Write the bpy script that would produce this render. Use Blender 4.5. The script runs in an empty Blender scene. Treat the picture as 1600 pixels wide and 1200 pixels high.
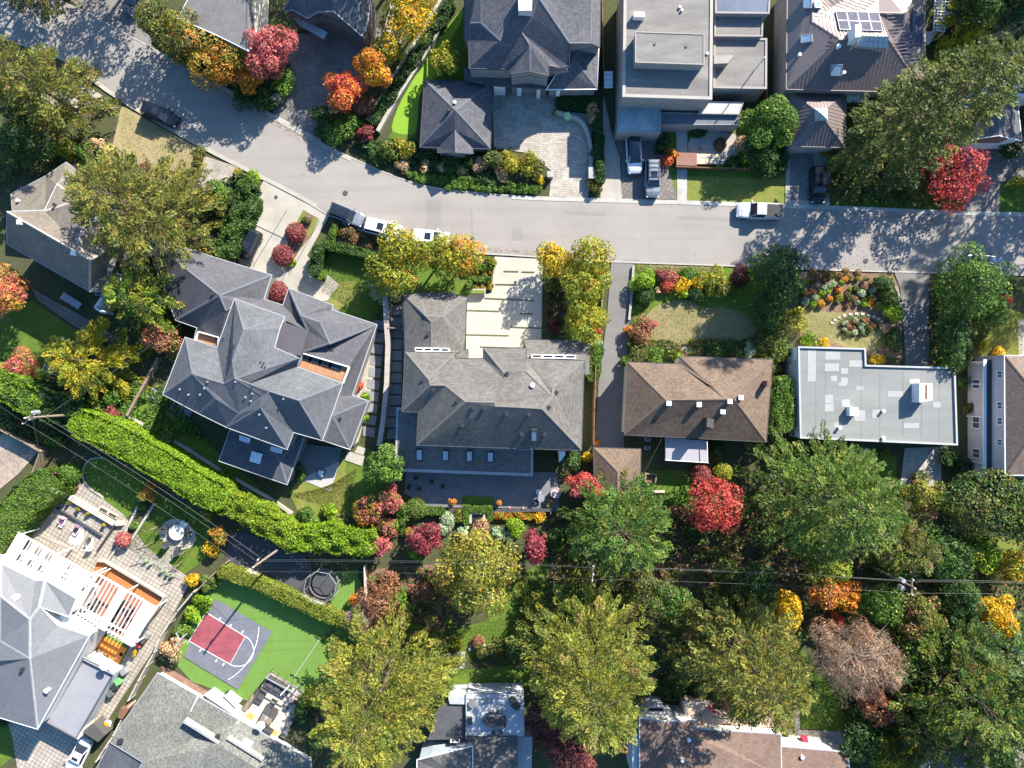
import bpy, math, random
import numpy as np
from mathutils import Vector
from mathutils.bvhtree import BVHTree
random.seed(7); rng = np.random.default_rng(11)
S = bpy.context.scene; COL = S.collection
# ---------------------------------------------------------------- camera, sky, sun, exposure
H = 85.0; F = 1066.7                      # drone height (m) and focal length in photo pixels
cam = bpy.data.cameras.new('camera'); cam_o = bpy.data.objects.new('camera', cam); COL.objects.link(cam_o)
cam_o.location = (0, 0, H); cam.sensor_width = 36; cam.lens = 36*F/1600; cam.clip_end = 2000; S.camera = cam_o
SUN_EL = 32.0; SUN_XY = Vector((0.60, 0.80)).normalized()       # direction to the sun on the ground plane
w = bpy.data.worlds.new('World'); S.world = w; w.use_nodes = True
nt = w.node_tree; bg = nt.nodes['Background']; sky = nt.nodes.new('ShaderNodeTexSky'); sky.sky_type = 'NISHITA'
sky.sun_disc = False; sky.sun_elevation = math.radians(SUN_EL); sky.sun_rotation = math.atan2(SUN_XY.x, SUN_XY.y)
sky.air_density = 1.0; sky.dust_density = 0.6; sky.ozone_density = 1.6
hs = nt.nodes.new('ShaderNodeHueSaturation'); hs.inputs['Saturation'].default_value = 1.3; nt.links.new(sky.outputs[0], hs.inputs['Color']); nt.links.new(hs.outputs[0], bg.inputs[0]); bg.inputs[1].default_value = 0.092
sl = bpy.data.lights.new('sun', 'SUN'); sl.energy = 4.2; sl.angle = math.radians(0.5); sl.color = (1.0, 0.94, 0.835)
so = bpy.data.objects.new('sun', sl); COL.objects.link(so)
ce = math.cos(math.radians(SUN_EL)); sd = Vector((SUN_XY.x*ce, SUN_XY.y*ce, math.sin(math.radians(SUN_EL))))
so.rotation_euler = sd.to_track_quat('Z', 'Y').to_euler(); so.location = (60, 80, 90)
S.view_settings.view_transform = 'Standard'; S.view_settings.look = 'None'; S.view_settings.gamma = 1
S.view_settings.use_curve_mapping = False; S.view_settings.exposure = 1.98
S.render.engine = 'CYCLES'; S.cycles.max_bounces = 6; S.cycles.transparent_max_bounces = 4

# ---------------------------------------------------------------- helpers
def W(px, py, z=0.0):
    """the point at height z seen at photo pixel px, py"""
    s = (H-z)/F
    return Vector(((px-800)*s, (600-py)*s, z))
def conv(x0, y0, s):
    return lambda x, y, z=0.0: W(x0+x/s, y0+y/s, z)
def tag(o, label=None, cat=None, group=None, kind=None):
    if label: o['label'] = label
    if cat: o['category'] = cat
    if group: o['group'] = group
    if kind: o['kind'] = kind
    return o
def empty(name, loc, label=None, cat=None, group=None, rz=0.0):
    o = bpy.data.objects.new(name, None); COL.objects.link(o); o.location = loc; o.rotation_euler = (0, 0, rz)
    o.empty_display_size = .3
    return tag(o, label, cat, group)
LOC = {}
def link(name, me, mat=None, parent=None, kind=None):
    if mat is not None:
        for m in (mat if isinstance(mat, (list, tuple)) else [mat]): me.materials.append(m)
    o = bpy.data.objects.new(name, me); COL.objects.link(o)
    if parent is not None:
        o.parent = parent
    if kind: o['kind'] = kind
    return o
def world_off(parent):
    """sum of the locations up the chain (parents made here are only translated or turned at the top)"""
    v = Vector((0, 0, 0)); p = parent
    while p is not None: v += p.location; p = p.parent
    return v
class MB:
    def __init__(s): s.v = []; s.f = []; s.uv = []; s.mi = []
    def face(s, pts, mi=0, uv=None):
        b = len(s.v); s.v += [tuple(p) for p in pts]; s.f.append(list(range(b, b+len(pts)))); s.mi.append(mi)
        if uv is None: uv = plane_uv(pts)
        s.uv += uv
    def box(s, c, d, rz=0.0, mi=0):
        """box with base centre c, size d, turned by rz"""
        cx, cy, cz = c; a, b, h = d[0]/2, d[1]/2, d[2]; ca, sa = math.cos(rz), math.sin(rz)
        P = [Vector((cx+x*ca-y*sa, cy+x*sa+y*ca, cz+z)) for z in (0, h) for x, y in ((-a, -b), (a, -b), (a, b), (-a, b))]
        s.hexa(P, mi)
    def hexa(s, P, mi=0):
        for q in ((3, 2, 1, 0), (4, 5, 6, 7), (0, 1, 5, 4), (1, 2, 6, 5), (2, 3, 7, 6), (3, 0, 4, 7)): s.face([P[i] for i in q], mi)
    def prism(s, pts, z0, z1, mi=0, top=True, bottom=True):
        """pts: ccw outline (Vectors), flat prism"""
        n = len(pts); area = sum(pts[i].x*pts[(i+1) % n].y-pts[(i+1) % n].x*pts[i].y for i in range(n))
        if area < 0: pts = pts[::-1]
        a = [Vector((p.x, p.y, z0)) for p in pts]; b = [Vector((p.x, p.y, z1)) for p in pts]
        for i in range(n):
            j = (i+1) % n; s.face([a[i], a[j], b[j], b[i]], mi)
        if top: s.face(b, mi)
        if bottom: s.face(a[::-1], mi)
    def tube(s, path, r, n=6, mi=0, cap=True):
        """path of Vectors, r radius or list of radii"""
        rr = r if isinstance(r, (list, tuple)) else [r]*len(path); rings = []
        for i, p in enumerate(path):
            d = (path[min(i+1, len(path)-1)]-path[max(i-1, 0)]).normalized()
            u = d.cross(Vector((0, 0, 1))); u = u.normalized() if u.length > 1e-4 else Vector((1, 0, 0)); v = d.cross(u)
            rings.append([p+(u*math.cos(2*math.pi*k/n)+v*math.sin(2*math.pi*k/n))*rr[i] for k in range(n)])
        for A, B in zip(rings, rings[1:]):
            for k in range(n): s.face([A[k], A[(k+1) % n], B[(k+1) % n], B[k]], mi)
        if cap: s.face(rings[0][::-1], mi); s.face(rings[-1], mi)
    def cyl(s, c, r, h, n=12, r2=None, mi=0):
        c = Vector(c); s.tube([c, c+Vector((0, 0, h))], [r, r if r2 is None else r2], n, mi)
    def build(s, name, mat=None, parent=None, kind=None, smooth=False):
        off = world_off(parent); me = bpy.data.meshes.new(name)
        me.from_pydata([(x-off.x, y-off.y, z-off.z) for x, y, z in s.v], [], s.f)
        if s.uv:
            l = me.uv_layers.new(name='UVMap'); l.data.foreach_set('uv', np.array(s.uv, dtype=np.float32).ravel())
        if any(s.mi): me.polygons.foreach_set('material_index', s.mi)
        if smooth: me.polygons.foreach_set('use_smooth', [True]*len(s.f))
        me.update(); return link(name, me, mat, parent, kind)
    def local(s, name, mat=None, parent=None, kind=None):
        me = bpy.data.meshes.new(name); me.from_pydata(s.v, [], s.f)
        if any(s.mi): me.polygons.foreach_set('material_index', s.mi)
        me.update(); return link(name, me, mat, parent, kind)
def plane_uv(pts):
    P = [Vector(p) for p in pts]; n = Vector((0, 0, 0))
    for i in range(len(P)):
        a, b = P[i], P[(i+1) % len(P)]
        n += Vector(((a.y-b.y)*(a.z+b.z), (a.z-b.z)*(a.x+b.x), (a.x-b.x)*(a.y+b.y)))
    n = n.normalized() if n.length > 1e-9 else Vector((0, 0, 1))
    if n.z < 0: n = -n
    u = Vector((0, 0, 1)).cross(n); u = u.normalized() if u.length > 1e-3 else Vector((1, 0, 0)); v = n.cross(u)
    return [(p.dot(u), p.dot(v)) for p in P]

# ---------------------------------------------------------------- materials
MATS = {}
def nodes(m):
    m.use_nodes = True; t = m.node_tree; return t, t.nodes, t.links, t.nodes['Principled BSDF']
def sset(b, rough, spec=.3, metal=0.0):
    b.inputs['Roughness'].default_value = rough; b.inputs['Specular IOR Level'].default_value = spec; b.inputs['Metallic'].default_value = metal
def mixc(t, fac, a, b, mode='MIX'):
    n = t.nodes.new('ShaderNodeMix'); n.data_type = 'RGBA'; n.blend_type = mode
    for sock, v in ((n.inputs[0], fac), (n.inputs[6], a), (n.inputs[7], b)):
        if hasattr(v, 'links'): t.links.new(v, sock)
        elif isinstance(v, (int, float)): sock.default_value = v
        else: sock.default_value = (*v, 1)
    return n.outputs[2]
def noise(t, vec, scale, detail=4, rough=.6):
    n = t.nodes.new('ShaderNodeTexNoise'); n.inputs['Scale'].default_value = scale; n.inputs['Detail'].default_value = detail; n.inputs['Roughness'].default_value = rough
    t.links.new(vec, n.inputs['Vector']); return n.outputs[0]
def ramp(t, v, lo, hi):
    n = t.nodes.new('ShaderNodeMapRange'); n.inputs[1].default_value = lo; n.inputs[2].default_value = hi; t.links.new(v, n.inputs[0]); return n.outputs[0]
def bump(t, b, h, strength=.5, dist=.03):
    n = t.nodes.new('ShaderNodeBump'); n.inputs['Strength'].default_value = strength; n.inputs['Distance'].default_value = dist
    t.links.new(h, n.inputs['Height']); t.links.new(n.outputs[0], b.inputs['Normal'])
def pos(t): return t.nodes.new('ShaderNodeNewGeometry').outputs['Position']
def rotmap(t, vec, deg, sc=(1, 1, 1)):
    n = t.nodes.new('ShaderNodeMapping'); n.inputs['Rotation'].default_value = (0, 0, math.radians(deg)); n.inputs['Scale'].default_value = sc
    t.links.new(vec, n.inputs['Vector']); return n.outputs[0]
def M(name, col, col2=None, scale=.6, rough=.8, spec=.25, metal=0.0, fine=.12, bmp=0.0, fscale=9, stretch=None):
    """plain weathered surface: col to col2 in patches, fine grain on top"""
    if name in MATS: return MATS[name]
    m = bpy.data.materials.new(name); t, N, L, b = nodes(m); sset(b, rough, spec, metal); p = pos(t)
    if stretch: p = rotmap(t, p, stretch[0], (stretch[1], stretch[2], 1))
    c2 = col2 or tuple(c*.8 for c in col)
    c = mixc(t, ramp(t, noise(t, p, scale, 5, .62), .32, .68), col, c2)
    g = noise(t, p, fscale, 3, .7); k = N.new('ShaderNodeMapRange'); k.inputs[1].default_value = .25; k.inputs[2].default_value = .75
    k.inputs[3].default_value = 1-fine*1.6; k.inputs[4].default_value = 1+fine*1.6; L.new(g, k.inputs[0])
    c = mixc(t, 1.0, c, k.outputs[0], 'MULTIPLY'); L.new(c, b.inputs['Base Color'])
    if bmp: bump(t, b, g, bmp)
    MATS[name] = m; return m
def shingle(name, col, var=.28, row=.2, width=.75, moss=None, streak=.25):
    """asphalt or cedar shingle courses laid along each roof face by its own uv"""
    if name in MATS: return MATS[name]
    col = tuple(c*.74 for c in col); var *= .6; width *= .5
    m = bpy.data.materials.new(name); t, N, L, b = nodes(m); sset(b, .9, .15)
    uv = N.new('ShaderNodeUVMap').outputs[0]; br = N.new('ShaderNodeTexBrick'); L.new(uv, br.inputs['Vector'])
    br.inputs['Scale'].default_value = 1; br.inputs['Brick Width'].default_value = width; br.inputs['Row Height'].default_value = row
    br.inputs['Mortar Size'].default_value = .012; br.inputs['Mortar Smooth'].default_value = .3; br.inputs['Bias'].default_value = 0
    br.inputs['Color1'].default_value = (*[c*(1-var) for c in col], 1); br.inputs['Color2'].default_value = (*[c*(1+var) for c in col], 1); br.inputs['Mortar'].default_value = (*[c*.45 for c in col], 1)
    p = pos(t); big = ramp(t, noise(t, p, .35, 5, .65), .3, .7)
    c = mixc(t, 1.0, br.outputs[0], mixc(t, big, (1-streak*.6,)*3, (1+streak*.6,)*3), 'MULTIPLY')
    sm = rotmap(t, uv, 0, (1.6, .25, 1)); st = ramp(t, noise(t, sm, 1.4, 4, .6), .35, .75)
    c = mixc(t, 1.0, c, mixc(t, st, (1.03, 1.03, 1.02), (.94, .94, .945)), 'MULTIPLY')
    gr = noise(t, p, 14, 2, .7); c = mixc(t, 1.0, c, mixc(t, gr, (.62, .62, .62), (1.38, 1.38, 1.38)), 'MULTIPLY')
    if moss: c = mixc(t, ramp(t, noise(t, p, .55, 6, .7), .55, .75), c, moss)
    L.new(c, b.inputs['Base Color']); 
    sw = N.new('ShaderNodeTexWave'); sw.wave_profile = 'SAW'; sw.bands_direction = 'Y'; sw.inputs['Scale'].default_value = .31416/row; L.new(uv, sw.inputs['Vector'])
    bump(t, b, sw.outputs['Fac'], .5, .03); MATS[name] = m; return m
def paver(name, col, deg, w_=.4, h_=.4, off=0.0, var=.12, gap=.02, mort=.55, patch=.2):
    if name in MATS: return MATS[name]
    col = tuple(c*.82 for c in col)
    m = bpy.data.materials.new(name); t, N, L, b = nodes(m); sset(b, .85, .2); p = pos(t)
    br = N.new('ShaderNodeTexBrick'); L.new(rotmap(t, p, deg), br.inputs['Vector']); br.offset = off
    br.inputs['Scale'].default_value = 1; br.inputs['Brick Width'].default_value = w_; br.inputs['Row Height'].default_value = h_; br.inputs['Mortar Size'].default_value = gap
    br.inputs['Color1'].default_value = (*[c*(1-var) for c in col], 1); br.inputs['Color2'].default_value = (*[c*(1+var) for c in col], 1); br.inputs['Mortar'].default_value = (*[c*mort for c in col], 1)
    big = ramp(t, noise(t, p, .5, 5, .65), .3, .7)
    c = mixc(t, 1.0, br.outputs[0], mixc(t, big, (1-patch,)*3, (1+patch,)*3), 'MULTIPLY'); L.new(c, b.inputs['Base Color'])
    bump(t, b, br.outputs['Fac'], -.4, .01); MATS[name] = m; return m
def ground_mat(name, cols, scale=.5, fscale=6, fine=.35, bmp=.6, specks=None):
    """grass, soil: three colours in patches, grain and tuft relief"""
    if name in MATS: return MATS[name]
    m = bpy.data.materials.new(name); t, N, L, b = nodes(m); sset(b, .95, .08); p = pos(t)
    c = mixc(t, ramp(t, noise(t, p, scale, 6, .68), .36, .64), cols[0], cols[1])
    c = mixc(t, ramp(t, noise(t, p, scale*3.1, 5, .7), .5, .72), c, cols[2])
    g = noise(t, p, fscale, 4, .75); c = mixc(t, 1.0, c, mixc(t, ramp(t, g, .25, .75), (1-fine,)*3, (1+fine,)*3), 'MULTIPLY')
    if specks:
        c = mixc(t, ramp(t, noise(t, p, fscale*1.3, 2, .5), .66, .7), c, specks)
    L.new(c, b.inputs['Base Color']); bump(t, b, g, bmp, .08); MATS[name] = m; return m
def glass(name, col=(.03, .04, .05), rough=.08):
    if name in MATS: return MATS[name]
    m = bpy.data.materials.new(name); t, N, L, b = nodes(m); sset(b, rough, .6)
    c = mixc(t, noise(t, pos(t), 1.2, 3), col, tuple(x*1.5 for x in col)); L.new(c, b.inputs['Base Color']); MATS[name] = m; return m
def asphalt(name, c1, c2, deg=0):
    if name in MATS: return MATS[name]
    m = bpy.data.materials.new(name); t, N, L, b = nodes(m); sset(b, .85, .2); p = pos(t)
    c = mixc(t, ramp(t, noise(t, p, .16, 6, .62), .3, .7), c1, c2)
    st = noise(t, rotmap(t, p, deg, (.05, .9, 1)), 1.0, 4, .6); c = mixc(t, 1.0, c, mixc(t, ramp(t, st, .3, .7), (.93,)*3, (1.06,)*3), 'MULTIPLY')
    g = noise(t, p, 16, 3, .8); c = mixc(t, 1.0, c, mixc(t, ramp(t, g, .2, .8), (.85,)*3, (1.15,)*3), 'MULTIPLY')
    v = N.new('ShaderNodeTexVoronoi'); v.feature = 'DISTANCE_TO_EDGE'; v.inputs['Scale'].default_value = .11
    dv = N.new('ShaderNodeVectorMath'); dv.operation = 'ADD'; L.new(p, dv.inputs[0])
    nn = N.new('ShaderNodeTexNoise'); nn.inputs['Scale'].default_value = .6; nn.inputs['Detail'].default_value = 5; L.new(p, nn.inputs['Vector'])
    sc = N.new('ShaderNodeVectorMath'); sc.operation = 'SCALE'; sc.inputs['Scale'].default_value = 2.2; L.new(nn.outputs['Color'], sc.inputs[0]); L.new(sc.outputs[0], dv.inputs[1])
    L.new(dv.outputs[0], v.inputs['Vector']); cr = ramp(t, v.outputs[0], .001, .006); c = mixc(t, cr, tuple(x*.9 for x in c1), c)
    sp = ramp(t, noise(t, p, .9, 2, .4), .7, .78); c = mixc(t, sp, c, tuple(x*.78 for x in c1))
    L.new(c, b.inputs['Base Color']); bump(t, b, g, .3, .01); MATS[name] = m; return m
def foliage_mat():
    m = bpy.data.materials.new('foliage'); t, N, L, b = nodes(m); sset(b, .55, .25)
    a = N.new('ShaderNodeAttribute'); a.attribute_name = 'leaf'; L.new(a.outputs['Color'], b.inputs['Base Color'])
    tr = N.new('ShaderNodeBsdfTranslucent'); L.new(a.outputs['Color'], tr.inputs[0]); mx = N.new('ShaderNodeMixShader'); mx.inputs[0].default_value = .4
    L.new(b.outputs[0], mx.inputs[1]); L.new(tr.outputs[0], mx.inputs[2]); L.new(mx.outputs[0], N['Material Output'].inputs[0]); return m
FOL = foliage_mat()
BARK = M('bark', (.12, .09, .065), (.07, .055, .04), 3, .95, .1, 0, .3, .5)
WHITE = M('white_trim', (.68, .68, .67), (.6, .61, .61), 1.5, .55, .3, 0, .04)
CREAM = M('cream_paint', (.6, .56, .48), (.52, .49, .42), 1.2, .7)
BLACK = M('black_metal', (.02, .02, .022), (.03, .03, .03), 2, .45, .4)
DARKTRIM = M('dark_gutter', (.06, .06, .065), (.045, .045, .05), 2, .5)
OFFWHITE = M('offwhite_gutter', (.32, .33, .34), (.27, .28, .29), 1.5, .55, .3, 0, .04)
GREYTRIM = M('grey_gutter', (.28, .29, .3), (.22, .23, .24), 1.5, .5)
CONC = M('pale_concrete', (.32, .295, .25), (.25, .23, .195), .5, .9, .15, 0, .08)
KERB = M('kerb_concrete', (.36, .34, .3), (.26, .25, .23), .7, .9, .15, 0, .12)
SLATE = M('slate_slab', (.15, .15, .152), (.115, .116, .12), .9, .8, .2, 0, .12)
WOOD = M('weathered_wood', (.22, .17, .12), (.15, .12, .09), 1.6, .9, .1, 0, .2)
PALEWOOD = M('pale_wood', (.42, .37, .3), (.3, .27, .23), 1.2, .9, .1, 0, .15)
BROWNWOOD = M('brown_wood', (.16, .085, .045), (.11, .06, .035), 1.6, .8, .15, 0, .2)
STONE = M('grey_stone', (.34, .32, .29), (.22, .21, .2), 1.8, .9, .15, 0, .2, .4)
METAL = M('galvanised_metal', (.42, .43, .44), (.34, .35, .36), 1.5, .4, .5, .5)
GLASS = glass('window_glass', (.05, .065, .08))
SKYGLASS = M('skylight_glass', (.34, .4, .44), (.26, .32, .36), .9, .25, .5, 0, .03)
DGLASS = glass('dark_glass', (.012, .015, .02), .05)
TERRA = M('terracotta_tile', (.42, .15, .05), (.34, .11, .04), 1.2, .7, .2, 0, .1)

# ---------------------------------------------------------------- ground sheets, strips
LAYER = [0.0]
def sheet(name, pts, mat, kind='structure', parent=None, label=None, cat=None, z=None):
    if z is None: LAYER[0] += .0012; z = .004+LAYER[0]
    P = [W(x, y, 0) for x, y in pts]; P = [Vector((p.x, p.y, z)) for p in P]
    n = len(P); area = sum(P[i].x*P[(i+1) % n].y-P[(i+1) % n].x*P[i].y for i in range(n))
    if area < 0: P = P[::-1]
    mb = MB(); mb.face(P, 0, [(p.x, p.y) for p in P]); o = mb.build(name, mat, parent, kind)
    return tag(o, label, cat)
def smooth(pts, n=4, closed=False):
    """Catmull-Rom through 2-D points"""
    out = []; N = len(pts); rg = range(N if closed else N-1)
    for i in rg:
        p0 = pts[(i-1) % N] if (closed or i) else pts[0]; p1 = pts[i]; p2 = pts[(i+1) % N]; p3 = pts[(i+2) % N] if (closed or i+2 < N) else pts[-1]
        for k in range(n):
            t = k/n; out.append(tuple(.5*((2*p1[j])+(-p0[j]+p2[j])*t+(2*p0[j]-5*p1[j]+4*p2[j]-p3[j])*t*t+(-p0[j]+3*p1[j]-3*p2[j]+p3[j])*t**3) for j in (0, 1)))
    if not closed: out.append(tuple(pts[-1]))
    return out
def offset_line(P, d):
    out = []
    for i, p in enumerate(P):
        a = P[max(i-1, 0)]; b = P[min(i+1, len(P)-1)]; t = Vector((b.x-a.x, b.y-a.y)).normalized()
        out.append(Vector((p.x-t.y*d, p.y+t.x*d, p.z)))
    return out
def strip_mb(P, wd, z0, z1, mb=None):
    mb = mb or MB(); A = offset_line(P, wd/2); B = offset_line(P, -wd/2)
    up = lambda v, z: Vector((v.x, v.y, z))
    for i in range(len(P)-1):
        a0, a1, b0, b1 = A[i], A[i+1], B[i], B[i+1]
        mb.face([up(b0, z1), up(b1, z1), up(a1, z1), up(a0, z1)]); mb.face([up(a0, z0), up(a0, z1), up(a1, z1), up(a1, z0)]); mb.face([up(b0, z1), up(b0, z0), up(b1, z0), up(b1, z1)])
    for i in (0, -1): mb.face([up(A[i], z0), up(B[i], z0), up(B[i], z1), up(A[i], z1)])
    return mb
def strip(name, pts, wd, h, mat, label=None, cat=None, kind=None, group=None, z0=0.0, at=0.0, parent=None):
    """a kerb, wall or beam along photo points taken at height at"""
    P = [W(x, y, at) for x, y in pts]
    return tag(strip_mb(P, wd, z0, h).build(name, mat, parent, kind), label, cat, group)
def garden_wall(pts, wd, h, mat, label, name='garden_wall', cap=None, group=None):
    P = [W(x, y, h) for x, y in pts]; e = empty(name, P[0]*1.0, label, 'wall', group); e.location.z = 0
    strip_mb(P, wd, 0, h).build('wall_body', mat, e)
    mb = MB(); L = 0
    for a, b in zip(P, P[1:]):
        d = (b-a); n = max(1, int(d.length/1.1)); r = math.atan2(d.y, d.x)
        for i in range(n):
            c = a+d*((i+.5)/n); mb = MB(); mb.box((c.x, c.y, h+.003), (d.length/n-.03, wd+.08, .06+random.random()*.02), r); mb.build('coping_stone', cap or mat, e)
    return e
def fence(pts, h, mat, label, step=2.2, thick=.08, group=None, boards=.3):
    P = [W(x, y, h) for x, y in pts]; e = empty('fence', (P[0].x, P[0].y, 0), label, 'fence', group)
    for a, b in zip(P, P[1:]):
        d = b-a; n = max(1, round(d.length/step)); r = math.atan2(d.y, d.x); seg = d.length/n
        for i in range(n+1):
            c = a+d*(i/n); mb = MB(); mb.box((c.x, c.y, 0), (.11, .13, h+.08), r); mb.build('post', mat, e)
            if i < n:
                nb = max(2, int(seg/boards)); pb = MB(); mid = a+d*((i+.5)/n)
                for k in range(nb):
                    q = a+d*((i+(k+.5)/nb)/n); pb.box((q.x, q.y, .06), (seg/nb-.02, thick*.5, h-.12+random.random()*.03), r)
                pb.build('panel', mat, e, 'stuff'); rb = MB(); rb.box((mid.x, mid.y, h-.05), (seg-.12, thick+.06, .05), r); rb.build('rail', mat, e)
    return e
# ---------------------------------------------------------------- vegetation
def leaf_mesh(name, C, Nn, T, sx, sy, colr, parent=None, mat=None, off=None):
    n = len(C); Nn = Nn/np.maximum(np.linalg.norm(Nn, axis=1, keepdims=True), 1e-6)
    T = T-Nn*np.sum(T*Nn, axis=1, keepdims=True); T = T/np.maximum(np.linalg.norm(T, axis=1, keepdims=True), 1e-6); B = np.cross(Nn, T)
    sx = np.asarray(sx)[:, None]; sy = np.asarray(sy)[:, None]; V = np.empty((n, 4, 3), np.float32)
    V[:, 0] = C-T*sx; V[:, 1] = C-B*sy; V[:, 2] = C+T*sx; V[:, 3] = C+B*sy
    me = bpy.data.meshes.new(name); me.vertices.add(n*4); me.vertices.foreach_set('co', V.ravel())
    me.loops.add(n*4); me.loops.foreach_set('vertex_index', np.arange(n*4, dtype=np.int32)); me.polygons.add(n)
    me.polygons.foreach_set('loop_start', np.arange(0, n*4, 4, dtype=np.int32)); me.polygons.foreach_set('loop_total', np.full(n, 4, np.int32))
    at = me.color_attributes.new('leaf', 'FLOAT_COLOR', 'POINT'); c4 = np.ones((n, 4, 4), np.float32); c4[:, :, :3] = np.clip(colr, 0.002, .9)[:, None, :]
    at.data.foreach_set('color', c4.ravel()); me.update(calc_edges=True); me.validate(); return link(name, me, mat or FOL, parent)
def rdir(n, upbias=0.0):
    d = rng.normal(size=(n, 3)); d[:, 2] += upbias; return d/np.linalg.norm(d, axis=1, keepdims=True)
def pick(pal, n, jit=.18):
    """colours from a palette [(r,g,b,weight)...]"""
    p = np.array(pal, float); wts = p[:, 3]/p[:, 3].sum(); idx = rng.choice(len(p), n, p=wts); c = p[idx, :3].copy()
    return c
def jitter(c, j=.22):
    return c*(1+rng.normal(size=(len(c), 1))*j)*(1+rng.normal(size=c.shape)*j*.35)
def blob_points(R, Hc, z0, n, K, pal, leaf, squash=None, lob=(.3, .48), mixlobe=.55):
    """leaves on the shells of K lobes that fill an ellipsoid of radius R, height Hc, base z0"""
    d = rdir(K, .35); rad = rng.random(K)**.4*.76; L = d*rad[:, None]*np.array([R, R, Hc/2]); lr = R*(lob[0]+rng.random(K)*(lob[1]-lob[0]))
    if K == 1: L[:] = 0; lr[:] = R
    if K > 1: L[0] = (0, 0, 0); lr[0] = R*.6
    lc = pick(pal, K); prob = lr**2; prob = prob/prob.sum(); idx = rng.choice(K, n, p=prob)
    dd = rdir(n, .35); sc = np.stack([lr, lr, lr*np.clip(Hc/(2*R), .6, 1.3)], 1)[idx]
    C = L[idx]+dd*sc*(.72+.34*rng.random((n, 1))**.6)
    keep = np.ones(n, bool)
    for k in range(K):
        q = (C-L[k])/np.array([lr[k], lr[k], lr[k]*np.clip(Hc/(2*R), .6, 1.3)]); keep &= ~((np.linalg.norm(q, axis=1) < .62) & (idx != k))
    C = C[keep]; dd = dd[keep]; idx = idx[keep]; m = len(C)
    C[:, 2] += z0+Hc/2; C[:, 2] = np.maximum(C[:, 2], .08)
    own = pick(pal, m); col = np.where(rng.random((m, 1)) < mixlobe, lc[idx], own)*1.18
    Nn = dd+rng.normal(size=(m, 3))*.55; Nn[:, 2] += .25
    return C, Nn, rng.normal(size=(m, 3)), jitter(col)
def crown_mesh(name, R, Hc, z0, pal, parent, leaf=.16, dens=330, K=None, lob=(.2, .4), mixlobe=.55, squash=(1, 1), rz=0):
    n = int(dens*R*R*(.2/leaf)**1.2)+160; K = K or int(10+R*7)
    C, Nn, T, c = blob_points(R, Hc, z0, n, K, pal, leaf, None, lob, mixlobe)
    if squash != (1, 1):
        C[:, 0] *= squash[0]; C[:, 1] *= squash[1]; x, y = C[:, 0].copy(), C[:, 1].copy(); C[:, 0] = x*math.cos(rz)-y*math.sin(rz); C[:, 1] = x*math.sin(rz)+y*math.cos(rz)
    s = leaf*(.45+1.1*rng.random(len(C))**1.5)
    return leaf_mesh(name, C, Nn, T, s, s*.62, c, parent)
def trunk_mb(Ht, r, spread, limbs=6, lean=.1):
    mb = MB(); top = Vector((random.uniform(-lean, lean), random.uniform(-lean, lean), 1))*Ht
    mb.tube([Vector((0, 0, -.1)), top*.35, top*.7, top], [r, r*.8, r*.5, r*.15], 7)
    for i in range(limbs):
        a = i*2.4+random.random(); t = random.uniform(.4, .8); b = top*t; L = spread*random.uniform(.55, .85)
        e = b+Vector((math.cos(a)*L, math.sin(a)*L, Ht*random.uniform(.1, .25))); m = (b+e)/2+Vector((0, 0, Ht*.04))
        mb.tube([b, m, e], [r*.42, r*.28, r*.08], 5)
    return mb
def tree(px, py, R, Ht, pal, label, name='deciduous_tree', leaf=.14, dens=410, base=.25, K=None, group=None, lob=(.2, .4), mixlobe=.55, squash=(1, 1), rz=0):
    """broad-leaved tree; px, py is where its crown centre shows"""
    zc = Ht*(.5+base/2); c = W(px, py, zc); e = empty(name, (c.x, c.y, 0), label, 'tree', group)
    trunk_mb(Ht*.8, .06+R*.035, R*.8).local('trunk', BARK, e)
    crown_mesh('crown', R, Ht*(1-base), Ht*base, pal, e, leaf, dens, K, lob, mixlobe, squash, rz)
    return e
def shrub(px, py, R, Ht, pal, label, name='shrub', leaf=.13, dens=420, K=None, group=None, lob=(.35, .6), cat='shrub', squash=(1, 1), rz=0, z=0.0, mixlobe=.4):
    c = W(px, py, z+Ht*.5); n = int(dens*.82*R*R*(.2/leaf)**1.3)+70; K = K or max(1, int(3+R*3))
    C, Nn, T, col = blob_points(R, Ht*1.05, 0, n, K, pal, leaf, None, lob, mixlobe)
    C[:, 0] *= squash[0]; C[:, 1] *= squash[1]; x, y = C[:, 0].copy(), C[:, 1].copy(); C[:, 0] = x*math.cos(rz)-y*math.sin(rz); C[:, 1] = x*math.sin(rz)+y*math.cos(rz)
    s = leaf*(.45+1.1*rng.random(len(C))**1.5); o = leaf_mesh(name, C, Nn, T, s, s*.6, col); o.location = (c.x, c.y, z)
    return tag(o, label, cat, group)
TPL = [(t, sd) for t in np.linspace(.1, .98, 10) for sd in (-1, 1)]+[(1.0, 0), (.55, 0)]
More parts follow.
